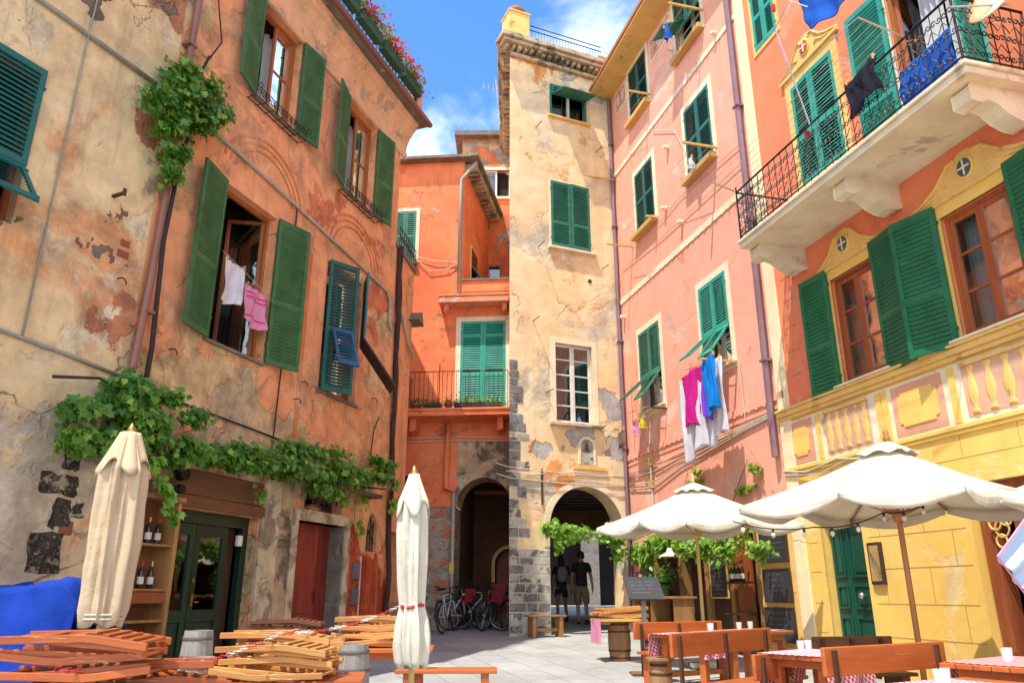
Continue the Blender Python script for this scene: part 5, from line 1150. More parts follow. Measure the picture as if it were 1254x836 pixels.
sheet('rag','dark blue rag hanging from the topmost pink house window','rag',PK,4.55,4.75,13.1,.4,'deep_blue_cloth',.6,seed=11,waist=.3)
sheet('rag','small white cloth at the middle right window of the pink house','cloth',PK,4.5,4.65,9.85,.25,'white_cloth',.25,seed=12)
sheet('shirt','black garment hung over the long balcony railing','shirt',PK,10.0,10.6,7.55,.48,'black_cloth',1.04,seed=13,waist=.12,pegs=True)
sheet('towel','big blue towel draped inside the long balcony railing','towel',PK,10.65,11.45,7.3,.6,'deep_blue_cloth',.8,'blue washing on the long balcony',seed=14,pegs=False)
sheet('towel','royal blue cloth hanging high above the shuttered window of the long balcony','towel',PK,9.2,10.1,9.65,.75,'deep_blue_cloth',.9,'blue washing on the long balcony',seed=15,skew=.2)
for i,(s,z,c,l) in enumerate(((8.9,9.75,'flower_red','red clothes pegs bunched on the line by the small top window'),(9.25,7.3,'plastic_red','red peg on the long balcony washing line'))):
    t=thing('clothes_peg',l,'clothes peg',PK.M@T(s,-1.1,z)); MB().box(s-.02,s+.02,-1.12,-1.08,z-.09,z+.03).build('jaw',c,t,PK.M); MB().box(s-.04,s-.02,-1.12,-1.08,z-.07,z+.05).build('jaw',c,t,PK.M)
t=thing('satellite_dish','white satellite dish with rusty orange stains above the long balcony','satellite dish',PK.M@T(12.0,-.5,7.3)); 
m=MB(); m.lathe([(.02,0),(.2,.02),(.38,.07),(.48,.12),(.47,.135),(.36,.085),(.02,.015)],24,T(11.98,-.62,7.35)@RX(R(70))@RZ(.4)@Matrix.Scale(.8,4)); m.build('dish','dish_white',t,PK.M,smooth=True)
m=MB(); m.tube([(11.98,0,7.3),(11.98,-.58,7.35)],.02,6).tube([(11.98,-.58,7.2),(11.7,-1.05,7.3)],.012,5); m.build('arm','steel',t,PK.M)
t=thing('tv_antenna','small aerial on the roof edge left of the tower','antenna',T(-.5,20,15.6))
m=MB(); m.tube([(-.35,19.5,14.6),(-.5,19.5,16.2)],.015,5).tube([(-.9,19.4,15.9),(-.2,19.6,15.75)],.012,5); m.build('mast','steel',t)
m=MB()
for k in range(5): m.tube([(-.85+k*.14,19.25,15.9-k*.03),(-.85+k*.14,19.55,15.9-k*.03)],.006,4)
m.build('element','steel',t)
# -------- parasols
def open_parasol(name,label,c,corners,zedge,zapex,zg,polemat,rnd_seed,group):
    """corners: the four canopy corners in plan, in order"""
    t=thing(name,label,'parasol',T(c[0],c[1],zg),group); C=Vector((c[0],c[1],zapex)); K=[Vector((x,y,zedge)) for x,y in corners]
    E=[]
    for i in range(4): E+= [K[i],(K[i]+K[(i+1)%4])/2+Vector((0,0,.05))]
    m=MB(); h=MB(); n=9
    for i in range(8):
        a,b=E[i],E[(i+1)%8]
        def f(u,v,a=a,b=b):
            p=C.lerp(a.lerp(b,u),v); sag=.055*math.sin(PI*u)*v*v; p.z-=sag+.035*math.sin(PI*v)
            q=(C-p); q.z=0
            p+=q*(.05*math.sin(PI*u)*v*v); return tuple(p)
        m.grid(lambda u,v:f(u,.08+.92*v),n,n)
        def hem(u,v,f=f): p=Vector(f(u,1)); p.z-=v*(.07+.05*math.sin(PI*u)); p.x+=.012*math.sin(u*17+i)*v; p.y+=.012*math.cos(u*15+i)*v; return (p.x,p.y,p.z)
        h.grid(hem,n,3)
    m.build('canopy','canvas_white',t,smooth=True,thick=.004); h.build('valance','canvas_white',t,smooth=True,thick=.004)
    m=MB()
    for i in range(8):
        a,b=E[i],E[(i+1)%8]; ca=C+Vector((0,0,.06))
        m.grid(lambda u,v:tuple(ca.lerp(a.lerp(b,u)+Vector((0,0,.02)),.02+.20*v)+Vector((0,0,.0*v-.022*math.sin(PI*u)*v+.010*math.sin(u*PI*3)*v*v))),6,3)
    m.build('vent_cap','canvas_white',t,smooth=True,thick=.004)
    for i in range(8): MB().tube([C+Vector((0,0,-.09)),C.lerp(E[i],.5)+Vector((0,0,-.075)),E[i]+Vector((0,0,-.03))],.012,5).build('rib',polemat,t)
    hub=Vector((c[0],c[1],zedge-.12))
    for i in range(8): MB().tube([hub,C.lerp(E[i],.5)+Vector((0,0,-.08))],.010,5).build('strut',polemat,t)
    m=MB(); m.tube([(c[0],c[1],zg+.05),(c[0],c[1],zapex+.05)],.027,10); m.lathe([(.05,-.05),(.06,0),(.05,.05)],12,T(*hub)); m.build('pole',polemat,t,smooth=True)
    m=MB(); m.lathe([(.03,0),(.04,.03),(.025,.06),(.03,.1),(.01,.14)],10,T(c[0],c[1],zapex+.05)); m.build('finial',polemat,t,smooth=True)
    m=MB(); m.box(c[0]-.3,c[0]+.3,c[1]-.3,c[1]+.3,zg,zg+.08); m.lathe([(.05,0),(.05,.25)],12,T(c[0],c[1],zg+.08)); m.build('base','quoin_light',t,bevel=.02)
    return t
def sq(L_,N_,dep=1.0):
    L_=Vector(L_);N_=Vector(N_); d=N_-L_; nrm=Vector((-d.y,d.x)); 
    if nrm.y<0: nrm=-nrm
    nrm*=dep; a=[L_,N_,N_+nrm,L_+nrm]; c=sum(a,Vector((0,0)))/4; return c,[(p.x,p.y) for p in a]
c1,k1=sq((2.36,8.05),(3.72,6.3)); open_parasol('open_parasol','large open cream parasol on a brown pole near the green panelled door',c1,k1,2.16,2.76,g(c1.y),'pole_wood',1,'open cream parasols over the restaurant tables')
c=Vector((2.86,12.1)); k2=[(1.31,12.05),(2.40,10.72),(4.22,11.25),(3.1,12.9)]; open_parasol('open_parasol','smaller open cream parasol on a pale pole in front of the shopfront',c,k2,2.27,2.92,g(c.y),'pole_pale',2,'open cream parasols over the restaurant tables')
c3,k3=sq((4.15,6.55),(5.0,4.9)); open_parasol('open_parasol','cut off cream parasol at the right edge of the picture',c3,k3,2.10,2.7,g(c3.y),'pole_wood',3,'open cream parasols over the restaurant tables')
def closed_parasol(name,label,x,y,zt,zb,r,mat,polemat,lean=0,tie=None,seed=0,group=None,rb=None):
    zg=g(y); M=T(x,y,zg)@RY(lean); t=thing(name,label,'parasol',M,group); rg=random.Random(seed); H=zt-zb; b=zb-zg; ph=[rg.uniform(0,6) for _ in range(4)]
    rb=rb or r
    def prof(v): # v 0 bottom .. 1 top
        if tie and v<tie: q=v/tie; return r*(.70+ .42*math.sin(PI*min(1,q*.75+.2))) if q<1 else r
        return (r*(.66+.34*math.sin(PI*min(1,(v-(tie or 0))/(1-(tie or 0))*.8+.12))))*(1 if v<.86 else max(.3,1-(v-.86)*4.2)) if tie else (rb*(1+.06*math.sin(PI*v)) if v<.8 else r*(.98-(v-.8)*2.9))
    def f(u,v):
        A=u*2*PI; rr=prof(v)*(1.05+.20*(1-2*abs(math.sin(3.5*A+ph[0]+v*.6))**.7)+.07*math.sin(13*A+ph[1]-v*3)+.07*math.sin(3*A+ph[2]+v*3)+.03*math.sin(23*A+v*9))
        if v<.06 and not tie: rr*=.86+2*v
        return (rr*math.cos(A),rr*math.sin(A),b+H*v+(.02*math.sin(5*A+ph[2]) if v<.02 else 0))
    m=MB(); m.grid(f,120,40); m.build('canopy',mat,t,M,smooth=True,thick=.006)
    # upper flap that falls over the folded canopy in points
    m=MB()
    def f2(u,v):
        A=u*2*PI; pt=.5+.5*math.cos(4*A+ph[3]); vv=1.015-v*(.16+.09*pt); rr=prof(max(.8,vv) if not tie else vv)*1.07*(1+.08*math.sin(7*A+ph[0])+.08*pt*v)+.010
        return (rr*math.cos(A),rr*math.sin(A),b+H*vv)
    m.grid(f2,64,10); m.build('vent_flap',mat,t,M,smooth=True,thick=.005)
    m=MB(); m.tube([(0,0,.05),(0,0,zt-zg+.05)],.026,10); m.build('pole',polemat,t,M,smooth=True)
    m=MB(); m.lathe([(.015,0),(.032,.015),(.036,.04),(.025,.07),(.012,.09),(.002,.11)],12,T(0,0,zt-zg)); m.build('finial','brass',t,M,smooth=True)
    m=MB(); m.box(-.28,.28,-.28,.28,0,.07); m.lathe([(.05,0),(.05,.3)],12,T(0,0,.07)); m.build('base','quoin_light',t,M,bevel=.02)
    if tie:
        m=MB(); m.tube([(r*.80*math.cos(a*.4),r*.80*math.sin(a*.4),b+H*tie+.01*math.sin(a)) for a in range(16)],.016,6,closed=True); m.build('tie','chain_red',t,M)
    else:
        m=MB()
        for k in range(2): m.tube([(rb*.98*math.cos(a*.4),rb*.98*math.sin(a*.4),b+H*.03+k*.03) for a in range(16)],.008,5,closed=True)
        m.build('tie','cable_white',t,M)
    return t
closed_parasol('closed_parasol','folded beige parasol with brass finial behind the big pile of orange chairs',-3.10,6.1,2.52,1.08,.165,'canvas_beige','pole_pale',0,None,3,'folded parasols',rb=.15)
closed_parasol('closed_parasol','slim folded white parasol tied with a red chain in the middle of the square',-.84,7.0,2.32,.72,.122,'canvas_white','pole_pale',-.025,.3,5,'folded parasols')
# -------- blue tarp
t=thing('blue_tarp','bright blue tarpaulin thrown over a heap at the left edge','tarp',T(-4.2,6.8,g(6.8)))
ra=random.Random(9)
def ft(u,v):
    x=-5.3+1.8*u; q=mnoise.noise(Vector((u*3.2,v*2.4,1.7)))*.16+mnoise.noise(Vector((u*9+2,v*7,4)))*.05
    rid=abs(mnoise.noise(Vector((u*5-v*3,v*1.5,9))))*.12
    if v<.12: y,z=7.45,1.22-(.12-v)*6
    elif v<.5: y,z=7.45-(v-.12)/.38*.95,1.22+.07*math.sin((v-.12)/.38*PI)+.06*u
    else: y,z=6.5-(v-.5)*.35-.05*math.sin(u*22+v*3)*(v-.4),1.28+.0*u-(v-.5)*2.1
    e=max(0,(u-.86)/.14); z-=e*e*.35*(1 if v<.5 else .4)
    return (x+.03*math.sin(v*9+u*4),y-q*.6-rid*(v>.4),z+q*.5-rid*(v<=.4)+g(6.8))
MB().grid(ft,90,70).build('tarp_sheet','tarp_blue',t,smooth=True,thick=.004)
m=MB(); m.box(-5.05,-3.5,6.55,7.2,g(6.8),g(6.8)+.92); m.build('covered_crate','old_wood',t)
# -------- bottle shelf with bottles
sh=thing('bottle_shelf','wooden wall shelf of wine bottles beside the green door','shelf',LM.M@T(.45,-.15,.7))
SX0,SX1,SZ0,SZ1=-.05,.86,.55,2.36
m=MB(); m.box(SX1-.06,SX1,-.34,.0,SZ0,SZ1); m.build('side_panel','shelf_wood',sh,LM.M,bevel=.005); m=MB(); m.box(SX0,SX0+.06,-.34,0,SZ0,SZ1); m.build('side_panel','shelf_wood',sh,LM.M,bevel=.005)
MB().box(SX0-.03,SX1+.03,-.37,0,SZ1,SZ1+.06).build('top','shelf_wood',sh,LM.M,bevel=.005); MB().box(SX0+.06,SX1-.06,-.04,-.005,SZ0,SZ1).build('back_panel','lintel_wood',sh,LM.M)
zs=[.60,1.02,1.36,1.86]
for z in zs: MB().box(SX0+.06,SX1-.06,-.32,-.04,z-.03,z).build('shelf_board','shelf_wood',sh,LM.M,bevel=.004)
MB().box(SX0+.06,SX1-.06,-.32,-.30,1.2,1.32).build('rail','sash_brown',sh,LM.M)
def bottle(label,s,z,kind=0,W=LM,off=.2,lm='paper'):
    M=W.M@T(s,-off,z); t=thing('wine_bottle',label,'bottle',M,'bottles on the wall shelf' if W is LM else 'bottles in the restaurant front')
    MB().lathe([(.036,0),(.038,.01),(.038,.17),(.03,.205),(.014,.235),(.013,.285),(.015,.287),(.015,.30),(.0,.30)],14).build('glass','bottle_glass',t,M,smooth=True)
    MB().lathe([(.0388,.05),(.0388,.13)],14,cap=False).build('label',lm,t,M,smooth=True); MB().lathe([(.0158,.25),(.0162,.305),(.001,.306)],10).build('cap','label_red' if kind else 'brass',t,M)
o3=['leftmost','second','third','rightmost']
for i in range(4): bottle('dark wine bottle on the top board of the wall shelf, %s of four'%o3[i],.22+i*.15,1.86,i%2)
for i in range(4): bottle('dark wine bottle on the middle board of the wall shelf, %s of four'%o3[i],.2+i*.15,1.36,(i+1)%2)
for i in range(3): bottle('pale labelled bottle on the lowest board of the wall shelf, %s of three'%['leftmost','middle','rightmost'][i],.3+i*.16,.60,1)
# -------- folding chairs in piles
def chair_parts(mat):
    t=thing('folding_chair','x','folding chair',I4)
    bend=[(-.46,-.002),(.06,.022),(.14,.018),(.46,-.022)]
    for y in (-.2,.2):
        m=MB(); P=[(x,z-.024) for x,z in bend]+[(x,z+.024) for x,z in reversed(bend)]; m.prism(P,y-.014,y+.014); m.build('side_rail',mat,t,bevel=.005)
        m=MB(); P=[(-.3,.02),(.44,-.03),(.44,.005),(-.3,.05)]; s_=.88; m.prism([(a,b-.03) for a,b in P],y*s_-.012,y*s_+.012); m.build('leg',mat,t,bevel=.004)
    m=MB()
    for i in range(7): x=-.06+i*.075; z=.05-abs(i-2)*.012; m.box(x,x+.045,-.172,.172,z-.008,z+.008)
    m.build('seat',mat,t,bevel=.003)
    m=MB()
    for i in range(3):
        x=-.44+i*.09; z=-.008+.009*i; m.box(x,x+.06,-.186,.186,z,z+.016)
    m.build('backrest',mat,t,bevel=.003)
    m=MB(); m.tube([(.3,-.19,.0),(.3,.19,.0)],.011,6); m.build('stretcher','steel' if False else mat,t)
    return t
protos={}
def pile(prefix,cx,cy,z0,n,rz,mat,labels,seed,dz=.062,jit=.12,group='x'):
    rg=random.Random(seed)
    for i in range(n):
        flip=rg.random()<.5
        M=T(cx+rg.gauss(0,.03),cy+rg.gauss(0,.03),z0+.04+i*dz)@Matrix.Scale(.86,4)@RZ(rz+rg.gauss(0,jit)+(PI if flip else 0))@RY(rg.gauss(0,.02))@RX(rg.gauss(0,.012)+(PI if rg.random()<.3 else 0))
        if mat not in protos: protos[mat]=chair_parts(mat); o=protos[mat]; o.matrix_basis=M; WM[o.name]=M
        else: o=copy_thing(protos[mat],M)
        o['label']=labels%['lowest','second from the bottom','third from the bottom','fourth from the bottom','fifth from the bottom','sixth from the bottom','seventh from the bottom','eighth from the bottom','ninth from the bottom','tenth from the bottom'][i] if i<n-1 else labels%'topmost'; o['group']=group
def table(name,label,cx,cy,rz,L_,Wd,mat,h=.75,group=None,legs='post'):
    zg=g(cy); M=T(cx,cy,zg)@RZ(rz); t=thing(name,label,'table',M,group)
    m=MB(); n=5
    for i in range(n): y=-Wd/2+Wd*i/n; m.box(-L_/2,L_/2,y+.003,y+Wd/n-.003,h-.035,h)
    m.build('tabletop',mat,t,M,bevel=.004)
    m=MB(); m.box(-L_/2+.1,L_/2-.1,-Wd/2+.08,Wd/2-.08,h-.10,h-.036); m.build('apron',mat,t,M)
    for x in (-L_/2+.14,L_/2-.14):
        for y in (-Wd/2+.1,Wd/2-.1): MB().box(x-.035,x+.035,y-.035,y+.035,0,h-.1).build('leg','dark_wood' if mat!='bench_orange' else mat,t,M,bevel=.004)
    return t
def P(x,D): return ((x-627)/1000*D)
# left foreground
table('pub_table','orange table at the left carrying the biggest pile of folded chairs',-2.22,4.75,R(8),1.4,.8,'bench_orange',.575)
pile('a',-2.36,4.55,g(4.7)+.58,6,R(6),'chair_orange','orange folding chair in the biggest pile at the left, %s',1,.084,.09,'orange folding chairs piled at the left')
pile('a2',-2.12,4.9,g(4.9)+.58,4,R(10),'chair_orange','orange folding chair in the short heap behind the biggest pile, %s',21,.08,.12,'orange folding chairs piled at the left')
table('pub_table','orange table carrying the pale heap of folded chairs',-1.66,6.0,R(8),1.15,.7,'bench_orange',.66)
pile('b',-1.70,6.15,g(6)+.665,4,R(6),'chair_yellow','pale wooden folding chair in the sunlit heap, %s',3,.075,.10,'pale folding chairs heaped on the second table')
pile('b2',-1.66,5.85,g(6)+.665,3,R(-4),'chair_yellow','pale wooden folding chair on the front side of the sunlit heap, %s',13,.078,.08,'pale folding chairs heaped on the second table')
table('pub_table','brown table with pale folded chairs beside the white parasol',-1.32,8.5,R(4),1.0,.7,'bench_orange',.62)
pile('c',-1.45,8.55,g(8.5)+.625,4,R(6),'chair_yellow','pale folding chair on the table beside the folded white parasol, %s',5,.075,.1,'folding chairs on the table by the white parasol')
pile('d',-2.62,9.3,g(9.3)+.62,4,R(5),'chair_brown','dark folded chair behind the sunlit heap by the red door, %s',7,.05,.06,'dark folding chairs before the red door')
table('pub_table','low table under the dark folded chairs before the red door',-2.62,9.3,R(5),.8,.5,'chair_brown',.61)
def bench(name,label,x0,y0,az,L_,mat,back=True,seat=.45,bh=.9,group=None,posts=3,thick=.035):
    """x0,y0: left end of the seat front line, az: compass direction of its length"""
    rz=R(90-az); zg=g(y0); M=T(x0,y0,zg)@RZ(rz); t=thing(name,label,'bench',M,group)
    m=MB(); m.box(0,L_,-.16,-.005,seat-thick,seat); m.box(0,L_,.005,.16,seat-thick,seat); m.build('seat',mat,t,M,bevel=.006)
    if back:
        m=MB(); m.box(.02,L_+.02,.20,.235,bh-.2,bh); m.build('backrest',mat,t,M,bevel=.008)
        for i in range(posts): x=.12+(L_-.24)*i/(posts-1); MB().box(x-.02,x+.02,.175,.199,seat-.3,bh-.02).build('post','iron_rust',t,M,bevel=.003)
    for x in (.12,L_-.12): MB().box(x-.04,x+.04,-.14,.14,0,seat-thick).build('leg',mat,t,M,bevel=.005)
    MB().box(.16,L_-.16,-.02,.02,.12,.18).build('stretcher',mat,t,M)
    return t
bench('wooden_bench','backless orange bench behind the folded white parasol',-1.15,8.2,88,1.0,'bench_orange',False)
bench('wooden_bench','low brown bench against the stone corner of the tower',.30,16.75,70,.85,'shelf_wood',False,.44)
# right foreground
G2='orange benches of the restaurant'
bench('wooden_bench','long orange bench with three iron posts facing away in the middle of the restaurant tables',1.52,6.95,46,1.75,'bench_orange',True,.45,.87,G2)
bench('wooden_bench','orange bench with carved back nearest the right foreground',2.35,5.75,58,1.55,'bench_orange',True,.45,.87,G2,2)
bench('wooden_bench','orange bench end partly hidden between the two nearer benches',2.1,6.55,50,.55,'bench_orange',True,.42,.74,G2,2)
bench('wooden_bench','orange bench behind the first gingham table',1.62,10.0,60,1.5,'bench_orange',True,.42,.75,G2)
bench('wooden_bench','dark brown bench against the yellow wall behind the parasol pole',3.1,8.15,80,.9,'chair_brown',True,.42,.74,G2)
bench('wooden_bench','orange bench back cut off by the right edge of the picture',3.05,5.0,75,1.6,'bench_orange',True,.45,.70,G2)
T1=table('dining_table','first dining table with a pink gingham runner next to the barrel stool',2.35,8.95,R(44),1.9,.65,'bench_orange',.73,'restaurant dining tables')
table('dining_table','dining table with gingham runner between the two benches',2.62,7.0,R(40),.9,.6,'bench_orange',.72,'restaurant dining tables')
table('dining_table','dining table with gingham cloth and two tumblers in the right foreground',2.78,5.15,R(30),1.1,.6,'bench_orange',.72,'restaurant dining tables')
table('dining_table','dining table with dark gingham cloth at the shop entrance',3.75,6.1,R(35),1.1,.6,'bench_orange',.75,'restaurant dining tables')
def runner(label,cx,cy,rz,x0,x1,Wd,h,drop,mat='gingham'):
    zg=g(cy); M=T(cx,cy,zg)@RZ(rz); t=MB()
    def f(u,v):
        y=(v-.5)*(Wd+2*drop); a=max(0,abs(y)-Wd/2); yy=math.copysign(min(abs(y),Wd/2+.004+.02*a),y); return (x0+(x1-x0)*u+.01*math.sin(v*9),yy-.015*math.sin(u*14)*a/ max(.01,drop)*math.copysign(1,-y),h+.005-a)
    o=t.grid(f,14,26).build('table_runner',mat,None,M,smooth=False,thick=.003); prop(o,label,'tablecloth','gingham cloths on the restaurant tables'); return o
runner('pink gingham runner over the left end of the first dining table',2.35,8.95,R(44),-.97,-.55,.65,.73,.22)
runner('long dark gingham runner along the middle of the first dining table',2.35,8.95,R(44),-.4,.9,.5,.73,.0,'gingham_dark')
runner('pink gingham runner hanging from the table between the benches',2.62,7.0,R(40),-.46,.3,.6,.72,.25)
runner('pink gingham cloth on the foreground table with two tumblers',2.78,5.15,R(30),-.56,.3,.6,.72,.2)
runner('dark gingham cloth on the table at the shop entrance',3.75,6.1,R(35),-.5,.5,.6,.75,.15,'gingham_dark')
_m,_N,_b=newmat('tumbler_glass'); _b.inputs['Base Color'].default_value=(.85,.88,.88,1); _b.inputs['Alpha'].default_value=.2; _b.inputs['Roughness'].default_value=.08
def tumbler(label,x,y,z):
    t=MB().lathe([(.026,0),(.032,.09),(.030,.09),(.024,.006)],16,cap=False); t.lathe([(.026,0),(.026,.004)],16)
    o=t.build('tumbler','tumbler_glass',None,T(x,y,z),smooth=True); prop(o,label,'glass','upturned tumblers on the tables')
def ontab(cx,cy,rz,x,y): v=T(cx,cy,0)@RZ(rz)@Vector((x,y,0)); return v.x,v.y
for i,(cx,cy,rz,x,y,h,l) in enumerate(((2.78,5.15,R(30),-.12,.05,.727,'left tumbler of the pair on the foreground gingham cloth'),(2.78,5.15,R(30),.0,.08,.727,'right tumbler of the pair on the foreground gingham cloth'),
  (2.62,7.0,R(40),-.1,.1,.727,'left tumbler on the table between the benches'),(2.62,7.0,R(40),.02,.1,.727,'right tumbler on the table between the benches'),
  (2.35,8.95,R(44),-.3,.0,.737,'tumbler nearest the pink runner on the first table'),(2.35,8.95,R(44),-.2,.05,.737,'second tumbler from the pink runner on the first table'),(2.35,8.95,R(44),.3,.0,.737,'tumbler in the middle of the first table'),(2.35,8.95,R(44),.6,.03,.737,'tumbler at the far end of the first table'),
  (3.75,6.1,R(35),-.15,.0,.757,'left tumbler on the table at the shop entrance'),(3.75,6.1,R(35),.0,.05,.757,'right tumbler on the table at the shop entrance'))):
    X,Y=ontab(cx,cy,rz,x,y); tumbler(l,X,Y,g(cy)+h)
def barrel(name,label,x,y,r,h,mat,group=None,top=None):
    zg=g(y); M=T(x,y,zg); t=thing(name,label,'barrel',M,group); seg=20
    pr=[(r*(.84+.16*math.sin(PI*k/10)),h*k/10) for k in range(11)]
    MB().lathe([(r*.8,0)]+pr+[(r*.8,h),(r*.8,h-.02)],seg,mod=lambda A,z:1-(.012 if int(A/(2*PI)*seg+.5)%2 else 0)).build('staves',mat,t,M)
    for q in (.08,.26,.74,.92):
        rr=r*(.84+.16*math.sin(PI*q)); MB().lathe([(rr+.004,h*q-.014),(rr+.008,h*q),(rr+.004,h*q+.014)],24,cap=False).build('hoop','iron_rust' if mat!='barrel_grey' else 'meter_grey',t,M,smooth=True)
    if top: MB().lathe([(top,0),(top,.03),(0,.03)],24,T(0,0,h+.001)).build('top',mat,t,M,bevel=.004)
    return t
barrel('wooden_barrel','weathered grey barrel between the orange chairs and the green door',-2.89,7.5,.15,.86,'barrel_grey','weathered grey barrels')
barrel('wooden_barrel','weathered grey barrel squeezed between the orange pile and the sunlit chair heap',-2.27,5.95,.13,.80,'barrel_grey','weathered grey barrels')
barrel('wooden_barrel','weathered grey barrel right of the sunlit chair heap',-1.36,7.0,.155,.79,'barrel_grey','weathered grey barrels')
barrel('barrel_stool','small brown barrel stool with round top in front of the menu stand',1.86,10.6,.15,.52,'barrel_brown','brown barrels of the restaurant',.18)
barrel('barrel_stool','brown barrel carrying the little table by the passage arch',1.70,12.9,.18,.58,'barrel_brown','brown barrels of the restaurant')
barrel('barrel_stool','brown barrel stool next to the nearest gingham runner',2.05,6.1,.13,.5,'barrel_brown','brown barrels of the restaurant',.14)
barrel('barrel_stool','brown barrel stool below the end of the long orange bench',1.55,8.6,.12,.48,'barrel_brown','brown barrels of the restaurant',.15)
t=thing('barrel_table','small square wooden table top on a barrel beside the arch','table',T(1.7,12.9,g(12.9)+.58)); M=T(1.7,12.9,g(12.9)+.58)@RZ(.2)
MB().box(-.38,.38,-.3,.3,0,.035).build('tabletop','yellow_wood',t,M,bevel=.005); MB().box(-.3,.3,-.05,.05,-.05,0).build('batten','yellow_wood',t,M)
o=MB().grid(lambda u,v:(-.39-.015*math.sin(v*8)*u,-.28+.5*v,.037-u*.36),8,8).build('table_cloth','pink_cloth',None,M,thick=.003); prop(o,'plain pink cloth hanging from the barrel table','tablecloth')
pile('e',1.72,12.92,g(12.9)+.62,3,R(8),'chair_yellow','pale folded chair lying on the barrel table, %s',17,.05,.2,'folded chairs on the barrel table')
# chains
def chain(label,P0,P1,sag,n,m1,m2):
    t=thing('barrier_chain',label,'chain',T(*P0)); a,b=MB(),MB(); P0=Vector(P0);P1=Vector(P1)
    for i in range(n):
        u=i/n; p=P0.lerp(P1,u)-Vector((0,0,sag*4*u*(1-u))); q=P0.lerp(P1,u+1.35/n)-Vector((0,0,sag*4*u*(1-u))); d=(q-p); up=Vector((0,0,1)) if i%2 else d.cross(Vector((0,0,1))).normalized()
        (a if (i//6)%2==0 else b).tube([p+up*.007,p.lerp(q,.5)+up*.010,q+up*.007,q-up*.007,p.lerp(q,.5)-up*.010,p-up*.007],.003,4,closed=True)
    build_each(a,'white_link',m1,t); build_each(b,'red_link',m2,t)
chain('white and red plastic chain from the white parasol down to the sunlit chair heap',(-.93,6.93,1.22),(-1.62,5.75,1.04),.06,46,'chain_white','chain_red')
chain('white and red plastic chain sagging from the sunlit heap onto the pile of orange chairs',(-1.62,5.75,1.04),(-2.35,4.25,.94),.10,60,'chain_white','chain_red')
# -------- menu stand
t=thing('menu_stand','slanted slate blackboard on a pale post beside the barrel stool','menu stand',T(1.85,11.3,g(11.3))); zg=g(11.3)
m=MB(); m.box(-.03,.03,-.03,.03,.02,.98); m.build('post','pipe_grey',t,T(1.85,11.3,zg),bevel=.004); MB().box(-.22,.22,-.18,.18,0,.03).build('foot','old_wood',t,T(1.85,11.3,zg),bevel=.004)
Mb=T(1.85,11.2,zg+1.12)@RZ(R(14))@RX(R(52)); MB().box(-.26,.26,-.19,.19,-.015,.015).build('board','slate_board',t,Mb,bevel=.004)
rg=random.Random(8)
def scrib(x0,x1,z,rg,pitch=.022,amp=.007,y=0):
    m=MB(); x=x0; pts=[]
    while x<x1:
        if rg.random()<.12 and len(pts)>2: m.tube(pts,.0022,3); pts=[]; x+=pitch
        pts.append((x,y,z+rg.uniform(-amp,amp))); x+=pitch*rg.uniform(.35,.7)
    if len(pts)>2: m.tube(pts,.0022,3)
    return m
mm=MB()
for k in range(4):
    a=scrib(-.2,.2-.04*k,.1-.06*k,rg); mm.add([(x,z,.0165) for x,y,z in a.v],a.f)
mm.build('chalk_writing','chalk',t,Mb)
def menu_board(label,s0,s1,z0,z1,W=PK,off=.05,frame='dark_wood',lines=6,seed=0,group='slate menu boards on the wall'):
    t=thing('menu_board',label,'menu board',W.M@T((s0+s1)/2,-off,z0),group); rg=random.Random(seed)
    MB().box(s0,s1,-off-.012,-off+.01,z0,z1).build('slate',"slate_board",t,W.M)
    m=MB(); f=.025; m.box(s0-f,s0,-off-.02,-off+.012,z0-f,z1+f); m.box(s1,s1+f,-off-.02,-off+.012,z0-f,z1+f); m.box(s0,s1,-off-.02,-off+.012,z1,z1+f); m.box(s0,s1,-off-.02,-off+.012,z0-f,z0); m.build('frame',frame,t,W.M,bevel=.003)
    c=MB()
    for k in range(lines):
        z=z1-(z1-z0)*(k+.8)/(lines+.6); a=scrib(s0+.05+rg.uniform(0,.1),s1-.05-rg.uniform(0,.25)*(s1-s0),z,rg,.03,.010); c.add([(x,-off-.0145,zz) for x,y,zz in a.v],a.f)
    c.build('chalk_writing','chalk',t,W.M)
menu_board('top slate menu board on the wall left of the green panelled door',5.45,6.15,1.80,2.28,seed=1); menu_board('middle slate menu board on the wall left of the green panelled door',5.45,6.15,1.20,1.66,seed=2,lines=5); menu_board('lowest slate menu board on the wall left of the green panelled door',5.4,6.15,.62,1.08,seed=3,lines=5)
menu_board('tall wood framed chalk menu standing in the shopfront',3.62,4.2,1.25,1.95,seed=4,frame='yellow_wood',lines=9,off=.0,group='chalk menus in the shopfront'); menu_board('small chalk menu leaning under the shopfront counter',1.6,2.0,.55,.95,seed=5,frame='yellow_wood',lines=5,off=.3,group='chalk menus in the shopfront')
# counter, shelves, plant, lantern and hanging lamp in the shopfront
t=thing('counter','open wooden counter standing before the shopfront','counter',PK.M@T(2.5,-.5,g(15.5)))
m=MB(); m.box(1.5,3.5,-.75,-.25,1.22,1.26); m.build('counter_top','shelf_wood',t,PK.M,bevel=.005)
for s in (1.55,2.4,3.4): MB().box(s,s+.06,-.7,-.3,.3,1.22).build('leg','shelf_wood',t,PK.M,bevel=.004)
MB().box(1.6,3.4,-.65,-.3,.75,.78).build('shelf_board','shelf_wood',t,PK.M)
pot_plant('potted_palm','leafy potted palm on the shopfront counter',PK.M@T(2.7,-.5,1.265),.22,.22,.2,'pot_green','plant_leaf',200,.13,.22,None,round_=True,seed=50,fh=.35)
t=thing('lantern','black wooden lantern crate standing on the counter','lantern',PK.M@T(1.75,-.5,1.265)); m=MB()
for s in (1.6,1.9):
    for y in (-.6,-.36): m.box(s-.015,s+.015,y-.015,y+.015,1.265,1.7)
